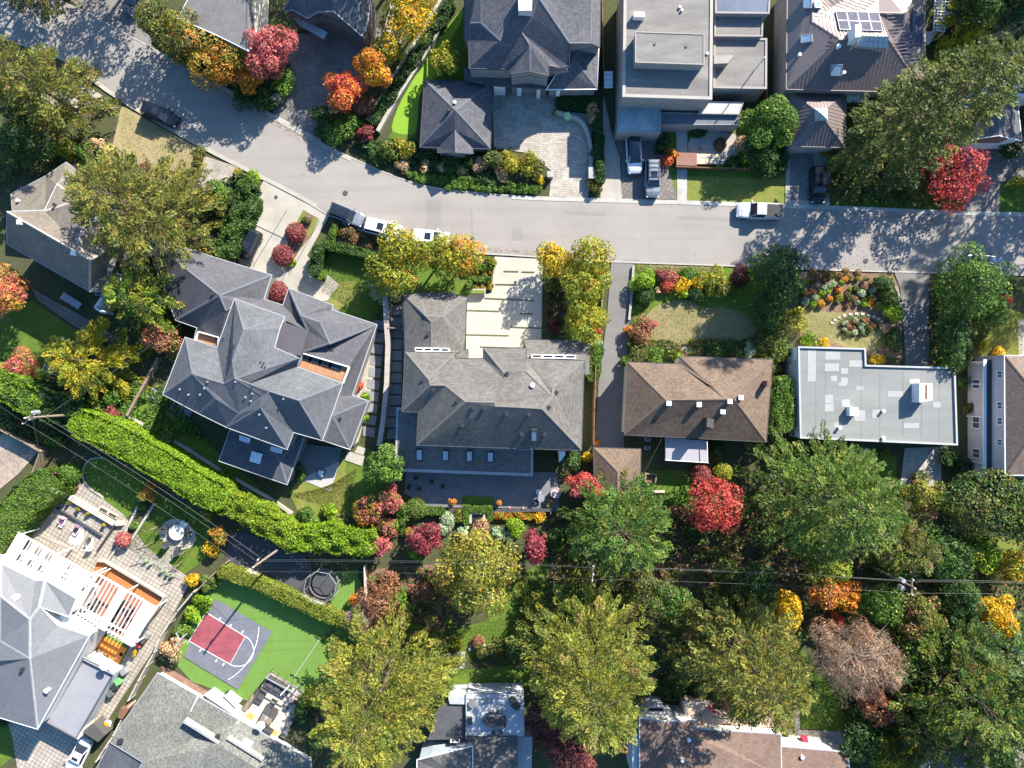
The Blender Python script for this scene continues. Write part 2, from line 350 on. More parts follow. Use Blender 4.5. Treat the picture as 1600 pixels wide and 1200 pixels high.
def fronds(O, yaw, pitch, roll, f, col):
    """feathery sprays: every spray an axis with leaf pairs, all from arrays"""
    n = len(O); cy, sy, cp, sp = np.cos(yaw), np.sin(yaw), np.cos(pitch), np.sin(pitch)
    A = np.stack([cp*cy, cp*sy, sp], 1); S0 = np.stack([-sy, cy, np.zeros(n)], 1); N0 = np.cross(A, S0); cr, sr = np.cos(roll)[:, None], np.sin(roll)[:, None]; S1 = S0*cr+N0*sr; N1 = N0*cr-S0*sr
    C, N_, T, X, K = [], [], [], [], []
    for t, sd in TPL:
        lat = sd*(.09+.3*(1-t)**.7*min(1, t*3))*f; C.append(O+A*(t*f)[:, None]+S1*(lat*rng.uniform(.7, 1.2, n))[:, None]-N1*(.16*t*t*f)[:, None]+rng.normal(0, .035, (n, 3)))
        T.append(A+S1*sd*(1.1-.5*t)+rng.normal(0, .16, (n, 3))); N_.append(N1+rng.normal(0, .34, (n, 3))); X.append((.15+.05*(1-t))*f*rng.uniform(.75, 1.25, n)); K.append(col)
    x = np.concatenate(X); return np.concatenate(C), np.concatenate(N_), np.concatenate(T), x, x*.42, jitter(np.concatenate(K), .13)
def conifer_leaves(R, Ht, z0, pal, p=.75, per=7.0, droop=.3, fl=1.02):
    B = int((Ht-z0)*per*.95)+20; O, Y, P_, L_ = [], [], [], []
    for i in range(B):
        t = ((i+random.random())/B)**1.1; z = z0+t*(Ht-z0)*.98; L = R*(max(0.0, 1-t)**p)*random.uniform(.84, 1.04)+.25; a = i*2.399963+random.random()*.9; up = .2+.5*t+random.gauss(0, .1)
        q = max(3, int(2.4+L*1.85))
        for j in range(q):
            s = (.22+.78*((j+random.random())/q)**.7) if q > 2 else .5+.5*random.random(); da = random.gauss(0, .42)*(1.15-s*.5); lat = random.gauss(0, .16)*L*(1.1-s)
            O.append((math.cos(a)*L*s-math.sin(a)*lat, math.sin(a)*L*s+math.cos(a)*lat, z+L*(up*s-droop*1.5*s*s)+random.gauss(0, .1))); Y.append(a+da); P_.append(.12+.55*t-.25*s+random.gauss(0, .24)); L_.append(fl*random.uniform(.6, 1.25)*(.7+.3*min(1, L/4)))
    n = len(O); O = np.array(O); O[:, 2] = np.maximum(O[:, 2], .15); c = pick(pal, n)*1.22*(1+rng.normal(0, .16, (n, 1)))
    return fronds(O-0.0, np.array(Y), np.array(P_), rng.normal(0, .4, n), np.array(L_), c)
def conifer(px, py, R, Ht, pal, label, name='conifer_tree', z0=1.0, p=.75, at=.15, group=None, **k):
    """conifer; px, py is where the middle of its lowest whorl shows"""
    c = W(px, py, Ht*at); e = empty(name, (c.x, c.y, 0), label, 'tree', group)
    mb = MB(); mb.tube([Vector((0, 0, -.1)), Vector((.1, 0, Ht*.5)), Vector((0, .1, Ht*.97))], [.1+Ht*.014, .06+Ht*.007, .03], 7)
    for i in range(int(Ht*1.5)):
        t = random.uniform(.1, .85); a = i*2.4; L = R*(1-t)**p*.75; b = Vector((0, 0, z0+t*(Ht-z0))); mb.tube([b, b+Vector((math.cos(a)*L, math.sin(a)*L, L*.12))], [.07, .02], 4, cap=False)
    mb.local('trunk', BARK, e); C, N_, T, sx, sy, col = conifer_leaves(R, Ht, z0, pal, p, **k); leaf_mesh('crown', C, N_, T, sx, sy, col, e); return e
def bare_tree(px, py, R, Ht, pal, label, n=7000, name='bare_tree', squash=(1, 1), rz=0, twig=(.42, .022)):
    c = W(px, py, Ht*.6); e = empty(name, (c.x, c.y, 0), label, 'tree'); trunk_mb(Ht*.75, .2, R*.95, 12).local('trunk', M('grey_bark', (.26, .22, .19), (.19, .16, .14), 2, .9), e)
    C, Nn, T, col = blob_points(R, Ht*.7, Ht*.25, n, int(26+R*9), pal, .2, None, (.1, .22))
    T = C-np.array([0, 0, Ht*.3]); T = T/np.linalg.norm(T, axis=1, keepdims=True)+rng.normal(size=C.shape)*.6
    C[:, 0] *= squash[0]; C[:, 1] *= squash[1]; x, y = C[:, 0].copy(), C[:, 1].copy(); C[:, 0] = x*math.cos(rz)-y*math.sin(rz); C[:, 1] = x*math.sin(rz)+y*math.cos(rz)
    s = twig[0]*(.5+rng.random(len(C))); w_ = np.where(rng.random(len(C)) < .72, twig[1], .09)
    leaf_mesh('crown', C, Nn, T, np.where(w_ > .05, .12, s), w_, col, e); return e
def hedge(pts, wd, h, pal, label, name='hedge', leaf=.13, dens=85, group=None, lump=.18, z0=0.0, cat='hedge'):
    """clipped or lumpy hedge along photo points (at its top)"""
    P = np.array([W(x, y, h)[:2] for x, y in pts]); seg = np.linalg.norm(np.diff(P, axis=0), axis=1); tot = seg.sum(); area = tot*(wd+2*h*.8)+wd*h
    n = int(area*dens*(.15/leaf)**1.3)+60; s = rng.random(n)*(tot+wd*.6)-wd*.3; cum = np.concatenate([[0], np.cumsum(seg)]); i = np.clip(np.searchsorted(cum, s)-1, 0, len(seg)-1)
    tv = np.diff(P, axis=0)/seg[:, None]; base = P[i]+tv[i]*(s-cum[i])[:, None]; nx = np.stack([-tv[i][:, 1], tv[i][:, 0]], 1)
    u = rng.random(n)*(wd+1.5*h); side = np.where(u < .75*h, -1, np.where(u > .75*h+wd, 1, 0)); x = np.where(side == 0, u-.75*h-wd/2, side*wd/2)
    endt = np.clip(1-np.maximum(-s, s-tot)/(wd*.35), 0, 1); endt = np.where((s < 0) | (s > tot), np.sqrt(endt), 1); x = x*endt
    z = np.where(side == 0, h, rng.random(n)*h); rr = np.abs(x)/(wd/2); z = np.where(side == 0, z-(rr**4)*h*.14, z)
    lum = lump*(np.sin(s*2.3+x*2)+np.sin(s*1.1-x*3.1+1)+rng.normal(0, .5, n)); z = z+lum*.6*(side == 0); x = x+lum*.5*(side != 0); x -= (side*rng.random(n)*.15)
    xy = base+nx*x[:, None]; C = np.stack([xy[:, 0], xy[:, 1], np.maximum(z, .05)+z0], 1); Nn = rng.normal(size=(n, 3))*.55; Nn[:, 2] += np.where(side == 0, 1, .2); Nn[:, :2] += nx*(side*1.0)[:, None]
    m = C.mean(0); m[2] = z0; lc = leaf*(.6+.8*rng.random(n)); o = leaf_mesh(name, C-m, Nn, rng.normal(size=(n, 3)), lc, lc*.6, jitter(pick(pal, n))); o.location = m
    return tag(o, label, cat, group)
# leaf colours (linear albedo, weight)
P_OLIVE = [(.115, .13, .024, 4), (.15, .155, .03, 3), (.07, .085, .02, 3), (.13, .085, .04, 1)]
P_GOLDC = [(.168, .18, .026, 5), (.215, .2, .03, 3), (.1, .125, .022, 3), (.19, .13, .045, .8)]
P_SPRUCE = [(.07, .098, .024, 4), (.1, .118, .03, 3), (.05, .072, .022, 3), (.12, .09, .04, 1)]
P_CEDAR = [(.07, .13, .022, 4), (.1, .15, .022, 3), (.045, .09, .02, 3), (.15, .15, .03, 1)]
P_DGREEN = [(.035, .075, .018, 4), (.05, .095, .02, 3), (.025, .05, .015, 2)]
P_GREEN = [(.075, .15, .02, 4), (.11, .18, .022, 3), (.05, .1, .018, 2)]
P_LIME = [(.16, .265, .012, 5), (.2, .3, .014, 3), (.1, .19, .014, 2), (.06, .11, .014, 1.2), (.22, .2, .03, .4)]
P_YGREEN = [(.2, .21, .018, 4), (.14, .175, .018, 3), (.3, .25, .02, 1.8), (.34, .18, .025, .8)]
P_YELLOW = [(.45, .28, .012, 4), (.52, .33, .015, 3), (.3, .23, .02, 1.5)]
P_ORANGE = [(.45, .16, .02, 4), (.5, .22, .02, 3), (.36, .1, .022, 2), (.3, .22, .025, 1)]
P_ORGREEN = [(.38, .16, .025, 3), (.2, .18, .02, 3), (.4, .21, .025, 2), (.13, .14, .02, 2), (.42, .1, .04, .8)]
P_RED = [(.38, .05, .04, 4), (.46, .09, .06, 3), (.26, .035, .03, 2), (.3, .14, .05, .6)]
P_REDOR = [(.5, .09, .04, 3), (.5, .16, .03, 3), (.42, .05, .05, 2), (.3, .16, .03, 1)]
P_PINK = [(.42, .11, .1, 4), (.34, .07, .075, 3), (.45, .17, .13, 2), (.2, .07, .04, 1)]
P_CRIMSON = [(.23, .04, .055, 4), (.3, .065, .08, 3), (.15, .028, .038, 2.5), (.14, .09, .03, .5)]
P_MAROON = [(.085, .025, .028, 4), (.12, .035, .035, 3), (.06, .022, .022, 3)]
P_MAROONL = [(.2, .05, .05, 4), (.26, .075, .065, 3), (.13, .035, .035, 2)]
P_RUST = [(.22, .1, .05, 4), (.28, .14, .07, 3), (.15, .075, .04, 3)]
P_PEACH = [(.5, .34, .2, 4), (.42, .24, .13, 3), (.12, .15, .03, 2)]
P_SAGE = [(.26, .33, .19, 4), (.33, .39, .25, 3), (.18, .24, .12, 2)]
P_TWIG = [(.33, .27, .22, 4), (.26, .2, .16, 3), (.22, .1, .07, 3)]
P_PIERIS = [(.24, .075, .05, 3), (.11, .13, .025, 3), (.28, .09, .075, 2.5), (.2, .14, .03, 2)]
P_MIXG = [(.08, .125, .022, 4), (.14, .165, .028, 3), (.06, .09, .02, 3)]
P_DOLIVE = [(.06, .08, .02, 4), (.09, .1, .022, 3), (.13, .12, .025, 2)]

# ---------------------------------------------------------------- houses
def pv(s, cv):
    d = {}
    for it in s.split(';'):
        k = it.split()
        if k: d[k[0]] = cv(float(k[1]), float(k[2]), float(k[3]))
    return d
def inset(P, d):
    n = len(P); out = []
    for i in range(n):
        a, b, c = P[i-1], P[i], P[(i+1) % n]; t1 = Vector((b.x-a.x, b.y-a.y)).normalized(); t2 = Vector((c.x-b.x, c.y-b.y)).normalized()
        n1 = Vector((-t1.y, t1.x)); n2 = Vector((-t2.y, t2.x)); m = (n1+n2); m = m/max(m.length_squared/2, .4)
        out.append(Vector((b.x+m.x*d, b.y+m.y*d, b.z)))
    return out
class House:
    def __init__(s, name, label, cat='house', at=(0, 0)):
        p = W(at[0], at[1], 0); s.e = empty(name, (p.x, p.y, 0), label, cat); s.v = []; s.f = []; s.bvh = None
    def tier(s, cv, verts, faces, out, rmat, wmat=None, trim=None, wall=True, fascia=.24, gut=.085, ins=.16, ridge=None, name='roof', seam=0.0, base=0.0, rise=1.0, dz=0.0):
        d = pv(verts, cv)
        if rise != 1 or dz:
            z0 = min(v.z for v in d.values())
            for k, v in d.items(): z1 = z0+(v.z-z0)*rise+dz; s_ = (H-z1)/(H-v.z); d[k] = Vector((v.x*s_, v.y*s_, z1))
        fs = [f.split() for f in faces.split(';') if f.strip()]; mb = MB(); edges = {}
        for f in fs:
            P = [d[k] for k in f]; n = sum(((P[i].x*P[(i+1) % len(P)].y-P[(i+1) % len(P)].x*P[i].y) for i in range(len(P))))
            if n < 0: P = P[::-1]; f = f[::-1]
            mb.face(P); b = len(s.v); s.v += P; s.f.append(list(range(b, b+len(P)))); s.bvh = None
            for i in range(len(f)): edges.setdefault(frozenset((f[i], f[(i+1) % len(f)])), []).append((f, P))
        roof = mb.build(name, rmat, s.e); o = [d[k] for k in out.split()]
        n = sum(o[i].x*o[(i+1) % len(o)].y-o[(i+1) % len(o)].x*o[i].y for i in range(len(o)))
        if n < 0: o = o[::-1]
        dn = Vector((0, 0, -fascia)); fb = MB(); N = len(o); og = inset(o, -gut)
        for i in range(N):
            j = (i+1) % N; up = Vector((0, 0, .02)); q = Vector((0, 0, -.13))
            fb.face([o[i]+dn, o[j]+dn, o[j], o[i]]); fb.face([og[i]+up, og[j]+up, o[j]+up, o[i]+up]); fb.face([og[i]+q, og[j]+q, og[j]+up, og[i]+up]); fb.face([o[i]+q, o[j]+q, og[j]+q, og[i]+q])
        fb.build('gutter', trim or WHITE, s.e)
        if wall:
            wi = inset(o, ins); wb = MB()
            for i in range(N):
                j = (i+1) % N; a, b_ = wi[i], wi[j]
                wb.face([Vector((a.x, a.y, base)), Vector((b_.x, b_.y, base)), b_+dn*1.1, a+dn*1.1])
            zl = min(p.z for p in o)-fascia-.02; wb.face([Vector((p.x, p.y, zl)) for p in o][::-1]); wb.build('wall', wmat or CREAM, s.e)
        else:
            wb = MB(); wb.face([p+dn for p in o][::-1]); wb.build('soffit', trim or WHITE, s.e)
        if ridge:
            for k, lst in edges.items():
                if len(lst) != 2: continue
                (f1, P1), (f2, P2) = lst; a, b_ = [d[x] for x in k]; c1 = sum(P1, Vector())/len(P1); c2 = sum(P2, Vector())/len(P2)
                def nrm(P): 
                    nn = Vector()
                    for i in range(len(P)):
                        p, q = P[i], P[(i+1) % len(P)]; nn += p.cross(q)
                    return nn.normalized()
                n1, n2 = nrm(P1), nrm(P2)
                if n1.z < 0: n1 = -n1
                if n2.z < 0: n2 = -n2
                if (c2-a).dot(n1) > -.05 or (b_-a).length < .7: continue
                e = (b_-a).normalized(); rb = MB(); up = Vector((0, 0, .035))
                for nn, c in ((n1, c1), (n2, c2)):
                    t = nn.cross(e); t = t if t.dot(c-a) > 0 else -t; rb.face([a+up, b_+up, b_+up*.6+t*.16, a+up*.6+t*.16])
                rb.build('ridge_cap', ridge, s.e)
        if seam:
            sb = MB()
            for f in fs:
                P = [d[k] for k in f]; nn = Vector()
                for i in range(len(P)): nn += (P[i]-P[0]).cross(P[(i+1) % len(P)]-P[0])
                nn.normalize(); nn = -nn if nn.z < 0 else nn; u = Vector((0, 0, 1)).cross(nn)
                if u.length < .02: continue
                u.normalize(); v = nn.cross(u); us = [(p-P[0]).dot(u) for p in P]; x = math.ceil(min(us)/seam)*seam
                while x < max(us):
                    ys = []
                    for i in range(len(P)):
                        a, b_ = us[i], us[(i+1) % len(P)]
                        if (a-x)*(b_-x) < 0: q = P[i]+(P[(i+1) % len(P)]-P[i])*((x-a)/(b_-a)); ys.append((q-P[0]).dot(v))
                    ys.sort()
                    for y0, y1 in zip(ys[::2], ys[1::2]):
                        if y1-y0 > .3:
                            A = P[0]+u*x+v*y0; B = P[0]+u*x+v*y1; hw = u*.022; up = nn*.035
                            sb.face([A-hw, A+up-hw, B+up-hw, B-hw]); sb.face([A+up-hw, A+up+hw, B+up+hw, B+up-hw]); sb.face([A+hw, B+hw, B+up+hw, A+up+hw])
                    x += seam
            sb.build('standing_seam', rmat, s.e, 'stuff')
        return roof
    def hit(s, px, py):
        if s.bvh is None: s.bvh = BVHTree.FromPolygons(s.v, s.f)
        o = Vector((0, 0, H)); d = (W(px, py, 0)-o).normalized(); r = s.bvh.ray_cast(o, d)
        return (r[0], r[1]) if r[0] is not None else (W(px, py, 3), Vector((0, 0, 1)))
    def vent(s, pts, mat, r=.16, h=.35, kind='cyl'):
        for px, py in pts:
            p, n = s.hit(px, py); mb = MB()
            if kind == 'cyl': mb.cyl((p.x, p.y, p.z-.15), r, h+.15, 10); mb.cyl((p.x, p.y, p.z+h), r*1.25, .05, 10)
            else:
                mb.box((p.x, p.y, p.z-.2), (r*2, r*2, h+.2)); mb.box((p.x, p.y, p.z+h), (r*2.3, r*2.3, .05))
            mb.build('roof_vent', mat, s.e)
    def pipes(s, segs, mat):
        for a, b in segs:
            p, n = s.hit(*a); q, _ = s.hit(*b); mb = MB(); mb.tube([p+n*.06, q+n*.06], .04, 5); mb.build('snow_guard', mat, s.e)
    def skylight(s, quad, glassm=None, frame=None, h=.16, fw=.1):
        P = [s.hit(*q) for q in quad]; n = sum((x[1] for x in P), Vector()).normalized(); n = n if n.z > 0 else -n; P = [x[0] for x in P]; c = sum(P, Vector())/4
        area = (P[1]-P[0]).cross(P[2]-P[0]).z
        if area < 0: P = P[::-1]
        T = [p+n*h for p in P]; B = [p-n*.1 for p in P]; I = [p+(c-p).normalized()*fw*1.3+n*h for p in P]; mb = MB()
        for i in range(4):
            j = (i+1) % 4; mb.face([B[i], B[j], T[j], T[i]]); mb.face([T[i], T[j], I[j], I[i]])
        f = mb.build('skylight', frame or DARKTRIM, s.e); g = MB(); g.face([p-n*.02 for p in I]); g.build('pane', glassm or SKYGLASS, f); return f
    def box(s, cv, quad, z0, z1, mat, name, inner=None, parent=None):
        """upright box whose top corners show at quad"""
        P = [cv(x, y, z1) for x, y in quad]; mb = MB(); mb.prism(P, z0, z1); return mb.build(name, mat, parent or s.e)
    def flat(s, cv, quad, z, rim, mat, rimmat, wmat, name='roof', rw=.3, base=0.0, wall=True):
        """flat roof with a parapet rim; quad shows the rim's outer top edge"""
        o = [cv(x, y, z) for x, y in quad]; n = sum(o[i].x*o[(i+1) % len(o)].y-o[(i+1) % len(o)].x*o[i].y for i in range(len(o)))
        if n < 0: o = o[::-1]
        ii = inset(o, rw); d = Vector((0, 0, -rim)); mb = MB(); mb.face([p+d for p in ii]); b = len(s.v); s.v += [p+d for p in ii]; s.f.append(list(range(b, b+len(ii)))); s.bvh = None
        r = mb.build(name, mat, s.e); rb = MB(); N = len(o)
        for i in range(N):
            j = (i+1) % N; rb.face([o[i], o[j], ii[j], ii[i]]); rb.face([ii[i], ii[j], ii[j]+d, ii[i]+d]); q = Vector((0, 0, -max(rim, .15)-.2)); rb.face([o[i]+q, o[j]+q, o[j], o[i]])
        rb.build('parapet', rimmat, s.e)
        if wall:
            wi = inset(o, .06); wb = MB()
            for i in range(N):
                j = (i+1) % N; a, c = wi[i], wi[j]; wb.face([Vector((a.x, a.y, base)), Vector((c.x, c.y, base)), Vector((c.x, c.y, c.z-.05)), Vector((a.x, a.y, a.z-.05))])
            wb.build('wall', wmat, s.e)
        return r
    def window(s, a, b, z0, z1, out, frame=None, gl=None, mull=1, name='window'):
        """window on a vertical wall between ground points a and b (Vectors), pushed outwards by out (2-D Vector)"""
        o = Vector((out.x, out.y, 0)).normalized(); t = (b-a); L = t.length; t.normalize(); up = Vector((0, 0, 1)); fw = .09
        mb = MB()
        def slab(x0, x1, y0, y1, dd, m):
            P = [a+t*x+up*y+o*k for k in (0, dd) for x, y in ((x0, y0), (x1, y0), (x1, y1), (x0, y1))]; m.hexa(P)
        for x0, x1, y0, y1 in ((0, L, z0, z0+fw), (0, L, z1-fw, z1), (0, fw, z0+fw, z1-fw), (L-fw, L, z0+fw, z1-fw)): slab(x0, x1, y0, y1, .07, mb)
        for k in range(1, mull+1):
            x = L*k/(mull+1); slab(x-.03, x+.03, z0+fw, z1-fw, .06, mb)
        f = mb.build(name, frame or WHITE, s.e); g = MB(); slab(fw, L-fw, z0+fw, z1-fw, .03, g); g.build('pane', gl or GLASS, f)

# ---------------------------------------------------------------- vehicles
def car(px, py, dirpx, L, Wd, Ht, paint, label, kind='suv', roofmat=None, group=None, rack=False, name='parked_car'):
    """dirpx: the way the nose points, in photo pixels"""
    c = W(px, py, .9); rz = math.atan2(-dirpx[1], dirpx[0]); e = empty(name, (c.x, c.y, .05), label, 'car', group, rz); h = L/2; wd = Wd/2
    CAP = M('car_trim', (.02, .02, .022), (.03, .03, .03), 2, .5); TY = M('tyre_rubber', (.02, .02, .02), (.03, .03, .03), 3, .9, .1); RIM = M('alloy_rim', (.4, .4, .42), (.3, .3, .32), 3, .3, .5, .7)
    belt = .95 if kind != 'sedan' else .85; hood = .86 if kind == 'sedan' else .98
    xs = [-h, -h+.08, -h+.35, -h*.5, 0, h*.42, h*.72, h-.3, h-.07, h]; tw = [.72, .86, .97, 1, 1, .99, .96, .88, .76, .6]
    zt = [.7, belt-.02, belt+.04, belt+.05, belt+.05, belt+.05, hood+.02, hood-.1, hood-.22, .55]
    if kind == 'pickup': zt[0:4] = [.75, .95, 1.0, 1.0]
    rings = []
    for x, a, z in zip(xs, tw, zt):
        w_ = wd*a; zb = .3 if abs(x) < h-.1 else .38
        rings.append([Vector((x, y, zz)) for y, zz in ((-w_*.9, zb), (-w_, zb+.12), (-w_, z*.72), (-w_*.95, z*.94), (-w_*.8, z), (0, z+.03), (w_*.8, z), (w_*.95, z*.94), (w_, z*.72), (w_, zb+.12), (w_*.9, zb))])
    mb = MB()
    for A, B in zip(rings, rings[1:]):
        for k in range(len(A)): j = (k+1) % len(A); mb.face([A[k], A[j], B[j], B[k]])
    mb.face(rings[0][::-1]); mb.face(rings[-1])
    def loc(m, nm, mat, par=e, sm=False):
        me = bpy.data.meshes.new(nm); me.from_pydata([tuple(v) for v in m.v], [], m.f); 
        if sm: me.polygons.foreach_set('use_smooth', [True]*len(m.f))
        return link(nm, me, mat, par)
    loc(mb, 'body', paint)
    if kind == 'pickup': x0, x1, x2, x3 = -h*.22, h*.42, -h*.17, h*.2
    elif kind == 'sedan': x0, x1, x2, x3 = -h*.72, h*.42, -h*.38, h*.1
    else: x0, x1, x2, x3 = -h*.95, h*.5, -h*.8, h*.18
    yb, yt = wd*.88, wd*.7; zb, zr = belt+.02, Ht-.06
    Bq = [Vector((x0, -yb, zb)), Vector((x1, -yb*.96, zb)), Vector((x1, yb*.96, zb)), Vector((x0, yb, zb))]; Tq = [Vector((x2, -yt, zr)), Vector((x3, -yt, zr)), Vector((x3, yt, zr)), Vector((x2, yt, zr))]
    pil = MB(); pil.hexa([p*1.0 for p in Bq+Tq]); loc(pil, 'cabin_frame', paint)
    def pane(nm, q, k=.09):
        cc = sum(q, Vector())/4; nn = (q[1]-q[0]).cross(q[2]-q[0]).normalized(); m = Vector((0, 0, (zb+zr)/2)) 
        nn = nn if nn.dot(cc-m) > 0 else -nn; g = MB(); g.face([p+(cc-p)*k+nn*.012 for p in q]); loc(g, nm, DGLASS)
    pane('windscreen', [Bq[1], Bq[2], Tq[2], Tq[1]]); pane('rear_window', [Bq[3], Bq[0], Tq[0], Tq[3]]); pane('side_window', [Bq[0], Bq[1], Tq[1], Tq[0]]); pane('side_window', [Bq[2], Bq[3], Tq[3], Tq[2]])
    rf = MB(); n = 6; prev = None
    for i in range(n+1):
        x = x2-.06+(x3-x2+.12)*i/n; bz = zr+.012; cur = [Vector((x, y*yt*1.03, bz+.07*math.sin(math.pi*(.1+.8*i/n))*(1-abs(y)**3))) for y in (-1, -.8, -.4, 0, .4, .8, 1)]
        if prev:
            for k in range(6): rf.face([prev[k], cur[k], cur[k+1], prev[k+1]])
        prev = cur
    loc(rf, 'roof', roofmat or paint, sm=True)
    if kind != 'pickup':
        sr = MB(); xm = x3-(x3-x2)*.12; P = [Vector((xm-(x3-x2)*.32, -yt*.6, zr+.085)), Vector((xm, -yt*.6, zr+.085)), Vector((xm, yt*.6, zr+.085)), Vector((xm-(x3-x2)*.32, yt*.6, zr+.085))]; sr.face(P); loc(sr, 'sunroof', DGLASS)
    else:
        bd = MB(); bd.box(((-h*.98-h*.24)/2, 0, .99), (h*.72, wd*1.62, .06)); loc(bd, 'bed_cover', CAP)
        tg = MB(); tg.box((-h+.02, 0, .5), (.07, wd*1.5, .5)); loc(tg, 'tailgate', paint)
    for sx in (-1, 1):
        for sy in (-1, 1):
            wh = MB(); cx = sx*h*.62; y0 = sy*(wd-.2); wh.tube([Vector((cx, y0, .34)), Vector((cx, sy*(wd+.01), .34))], .34, 14); t_ = loc(wh, 'wheel', TY)
            rm = MB(); rm.tube([Vector((cx, sy*(wd+.005), .34)), Vector((cx, sy*(wd+.025), .34))], .21, 12); loc(rm, 'rim', RIM, t_)
        m = MB(); m.box((h*.36, sx*(wd+.1), belt+.02), (.16, .2, .14)); loc(m, 'mirror', paint)
        hl = MB(); hl.box((h-.2, sx*wd*.66, .68), (.24, .3, .1), -sx*.35); loc(hl, 'headlight', M('headlight_lens', (.7, .72, .74), None, 2, .15, .6))
        tl = MB(); tl.box((-h+.06, sx*wd*.72, .72), (.12, .2, .2)); loc(tl, 'taillight', M('taillight_lens', (.35, .01, .01), None, 2, .2, .5))
    gr = MB(); gr.box((h-.05, 0, .42), (.1, wd*1.0, .2)); loc(gr, 'grille', CAP)
    if rack:
        for sy in (-1, 1):
            m = MB(); m.box(((x2+x3)/2, sy*yt*.93, zr+.07), (x3-x2, .05, .06)); loc(m, 'roof_rail', CAP)
        for k in range(4):
            m = MB(); m.box((x2+(x3-x2)*(.14+.24*k), 0, zr+.13), (.06, yt*1.9, .04)); loc(m, 'roof_bar', CAP)
    return e
# ---------------------------------------------------------------- ground, road, lawns, paving
SOIL = ground_mat('soil', [(.055, .05, .03), (.05, .068, .024), (.09, .068, .042)], .7, 7, .4)
LAWN = ground_mat('lawn_grass', [(.055, .105, .016), (.085, .13, .02), (.12, .125, .03)], .45, 9, .3)
LAWNY = ground_mat('yellowing_grass', [(.11, .14, .028), (.17, .16, .045), (.075, .12, .02)], .4, 9, .3)
DRYT = ground_mat('tan_grass', [(.27, .215, .12), (.225, .185, .095), (.14, .145, .045)], .28, 7, .3)
DRYB = ground_mat('brown_dry_grass', [(.21, .165, .09), (.165, .145, .062), (.11, .125, .034)], .4)
DRY = ground_mat('dry_grass', [(.19, .165, .08), (.15, .15, .052), (.1, .13, .034)], .45, 7, .3)
TURF = ground_mat('artificial_turf', [(.095, .17, .035), (.105, .185, .04), (.115, .19, .045)], .3, 12, .14, .3)
TURF2 = ground_mat('putting_green', [(.15, .26, .025), (.155, .27, .03), (.14, .25, .025)], .3, 12, .08, .2)
MULCH = ground_mat('bark_mulch', [(.13, .085, .055), (.19, .125, .085), (.08, .055, .038)], .9, 10, .5)
GRAVEL = ground_mat('river_gravel', [(.34, .3, .25), (.24, .22, .19), (.42, .38, .32)], 1.5, 14, .5, .8)
ROADM = asphalt('road_asphalt', (.235, .214, .194), (.196, .179, .164), 0)
LANE = asphalt('lane_asphalt', (.155, .145, .14), (.125, .118, .112), 90)
DARKASP = asphalt('dark_asphalt', (.06, .06, .064), (.05, .05, .055), 30)
DRIVEP = paver('driveway_pavers', (.33, .29, .245), 12, .45, .3, .5, .16)
GREYPAV = paver('grey_pavers', (.2, .18, .165), 35, .4, .25, .5, .18)
YARDP = paver('yard_pavers', (.36, .315, .265), 31, .5, .5, 0, .1, .05, .55)
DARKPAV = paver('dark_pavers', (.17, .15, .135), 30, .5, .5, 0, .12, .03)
mb = MB(); mb.face([Vector((-260, -220, 0)), Vector((260, -220, 0)), Vector((260, 220, 0)), Vector((-260, 220, 0))]); mb.build('ground', SOIL, None, 'structure')
north = smooth([(-60, -75), (30, -32), (120, 12), (237, 75), (300, 108), (425, 179), (500, 222), (550, 247), (625, 279), (687, 295), (800, 306), (940, 311), (1150, 317), (1360, 325), (1500, 331), (1660, 334), (1800, 338)], 3)
south = smooth([(-60, 42), (20, 66), (94, 92), (165, 142), (225, 180), (317, 232), (375, 262), (450, 300), (485, 319), (515, 337), (562, 360), (650, 384), (750, 396), (800, 399), (955, 409), (1125, 415), (1262, 421), (1400, 425), (1600, 430), (1800, 436)], 3)
sheet('sidewalk', [(60, 150), (95, 170), (190, 168), (110, 118)], CONC)
# lawns and beds
sheet('lawn', [(190, 165), (317, 235), (322, 250), (305, 285), (250, 290), (190, 262), (175, 230)], DRYT)
sheet('lawn', [(600, 225), (705, 60), (735, 0), (735, 130), (660, 130), (650, 215)], LAWN)
sheet('lawn', smooth([(612, 198), (622, 208), (628, 209), (650, 205), (655, 150), (672, 125), (690, 115), (700, 70), (720, 35), (722, 15), (697, 45), (666, 90), (630, 150)], 3, True), TURF2)
sheet('planting_bed', [(552, 240), (628, 276), (690, 292), (800, 303), (860, 306), (862, 272), (800, 235), (657, 228), (600, 215)], SOIL)
sheet('planting_bed', [(700, 5), (575, 187), (595, 212), (700, 30)], SOIL)
sheet('lawn', [(935, 310), (1030, 313), (1225, 320), (1232, 200), (1150, 200), (1060, 180), (1035, 230)], LAWN)
sheet('lawn', [(1296, 322), (1500, 331), (1505, 260), (1420, 230), (1296, 240)], LAWN)
sheet('lawn', [(1562, 332), (1640, 335), (1640, 280), (1562, 282)], LAWN)
sheet('lawn', [(1055, 275), (1225, 280), (1225, 322), (1055, 314)], LAWNY)
sheet('lawn', [(0, 480), (50, 470), (125, 520), (105, 560), (75, 590), (0, 560)], LAWN)
sheet('lawn', [(505, 385), (600, 410), (600, 470), (580, 510), (500, 470), (515, 450), (500, 440)], LAWN)
sheet('lawn', [(500, 440), (560, 440), (562, 462), (520, 490), (495, 470)], LAWNY)
sheet('planting_bed', [(515, 340), (560, 362), (640, 386), (640, 400), (580, 395), (520, 375)], MULCH)
sheet('lawn', [(620, 395), (740, 400), (735, 465), (630, 465)], LAWN)
sheet('planting_bed', [(735, 404), (773, 404), (773, 452), (733, 455)], MULCH)
sheet('planting_bed', [(848, 405), (885, 408), (885, 530), (847, 530)], SOIL)
sheet('planting_bed', [(885, 408), (945, 412), (938, 560), (885, 540)], LAWN)
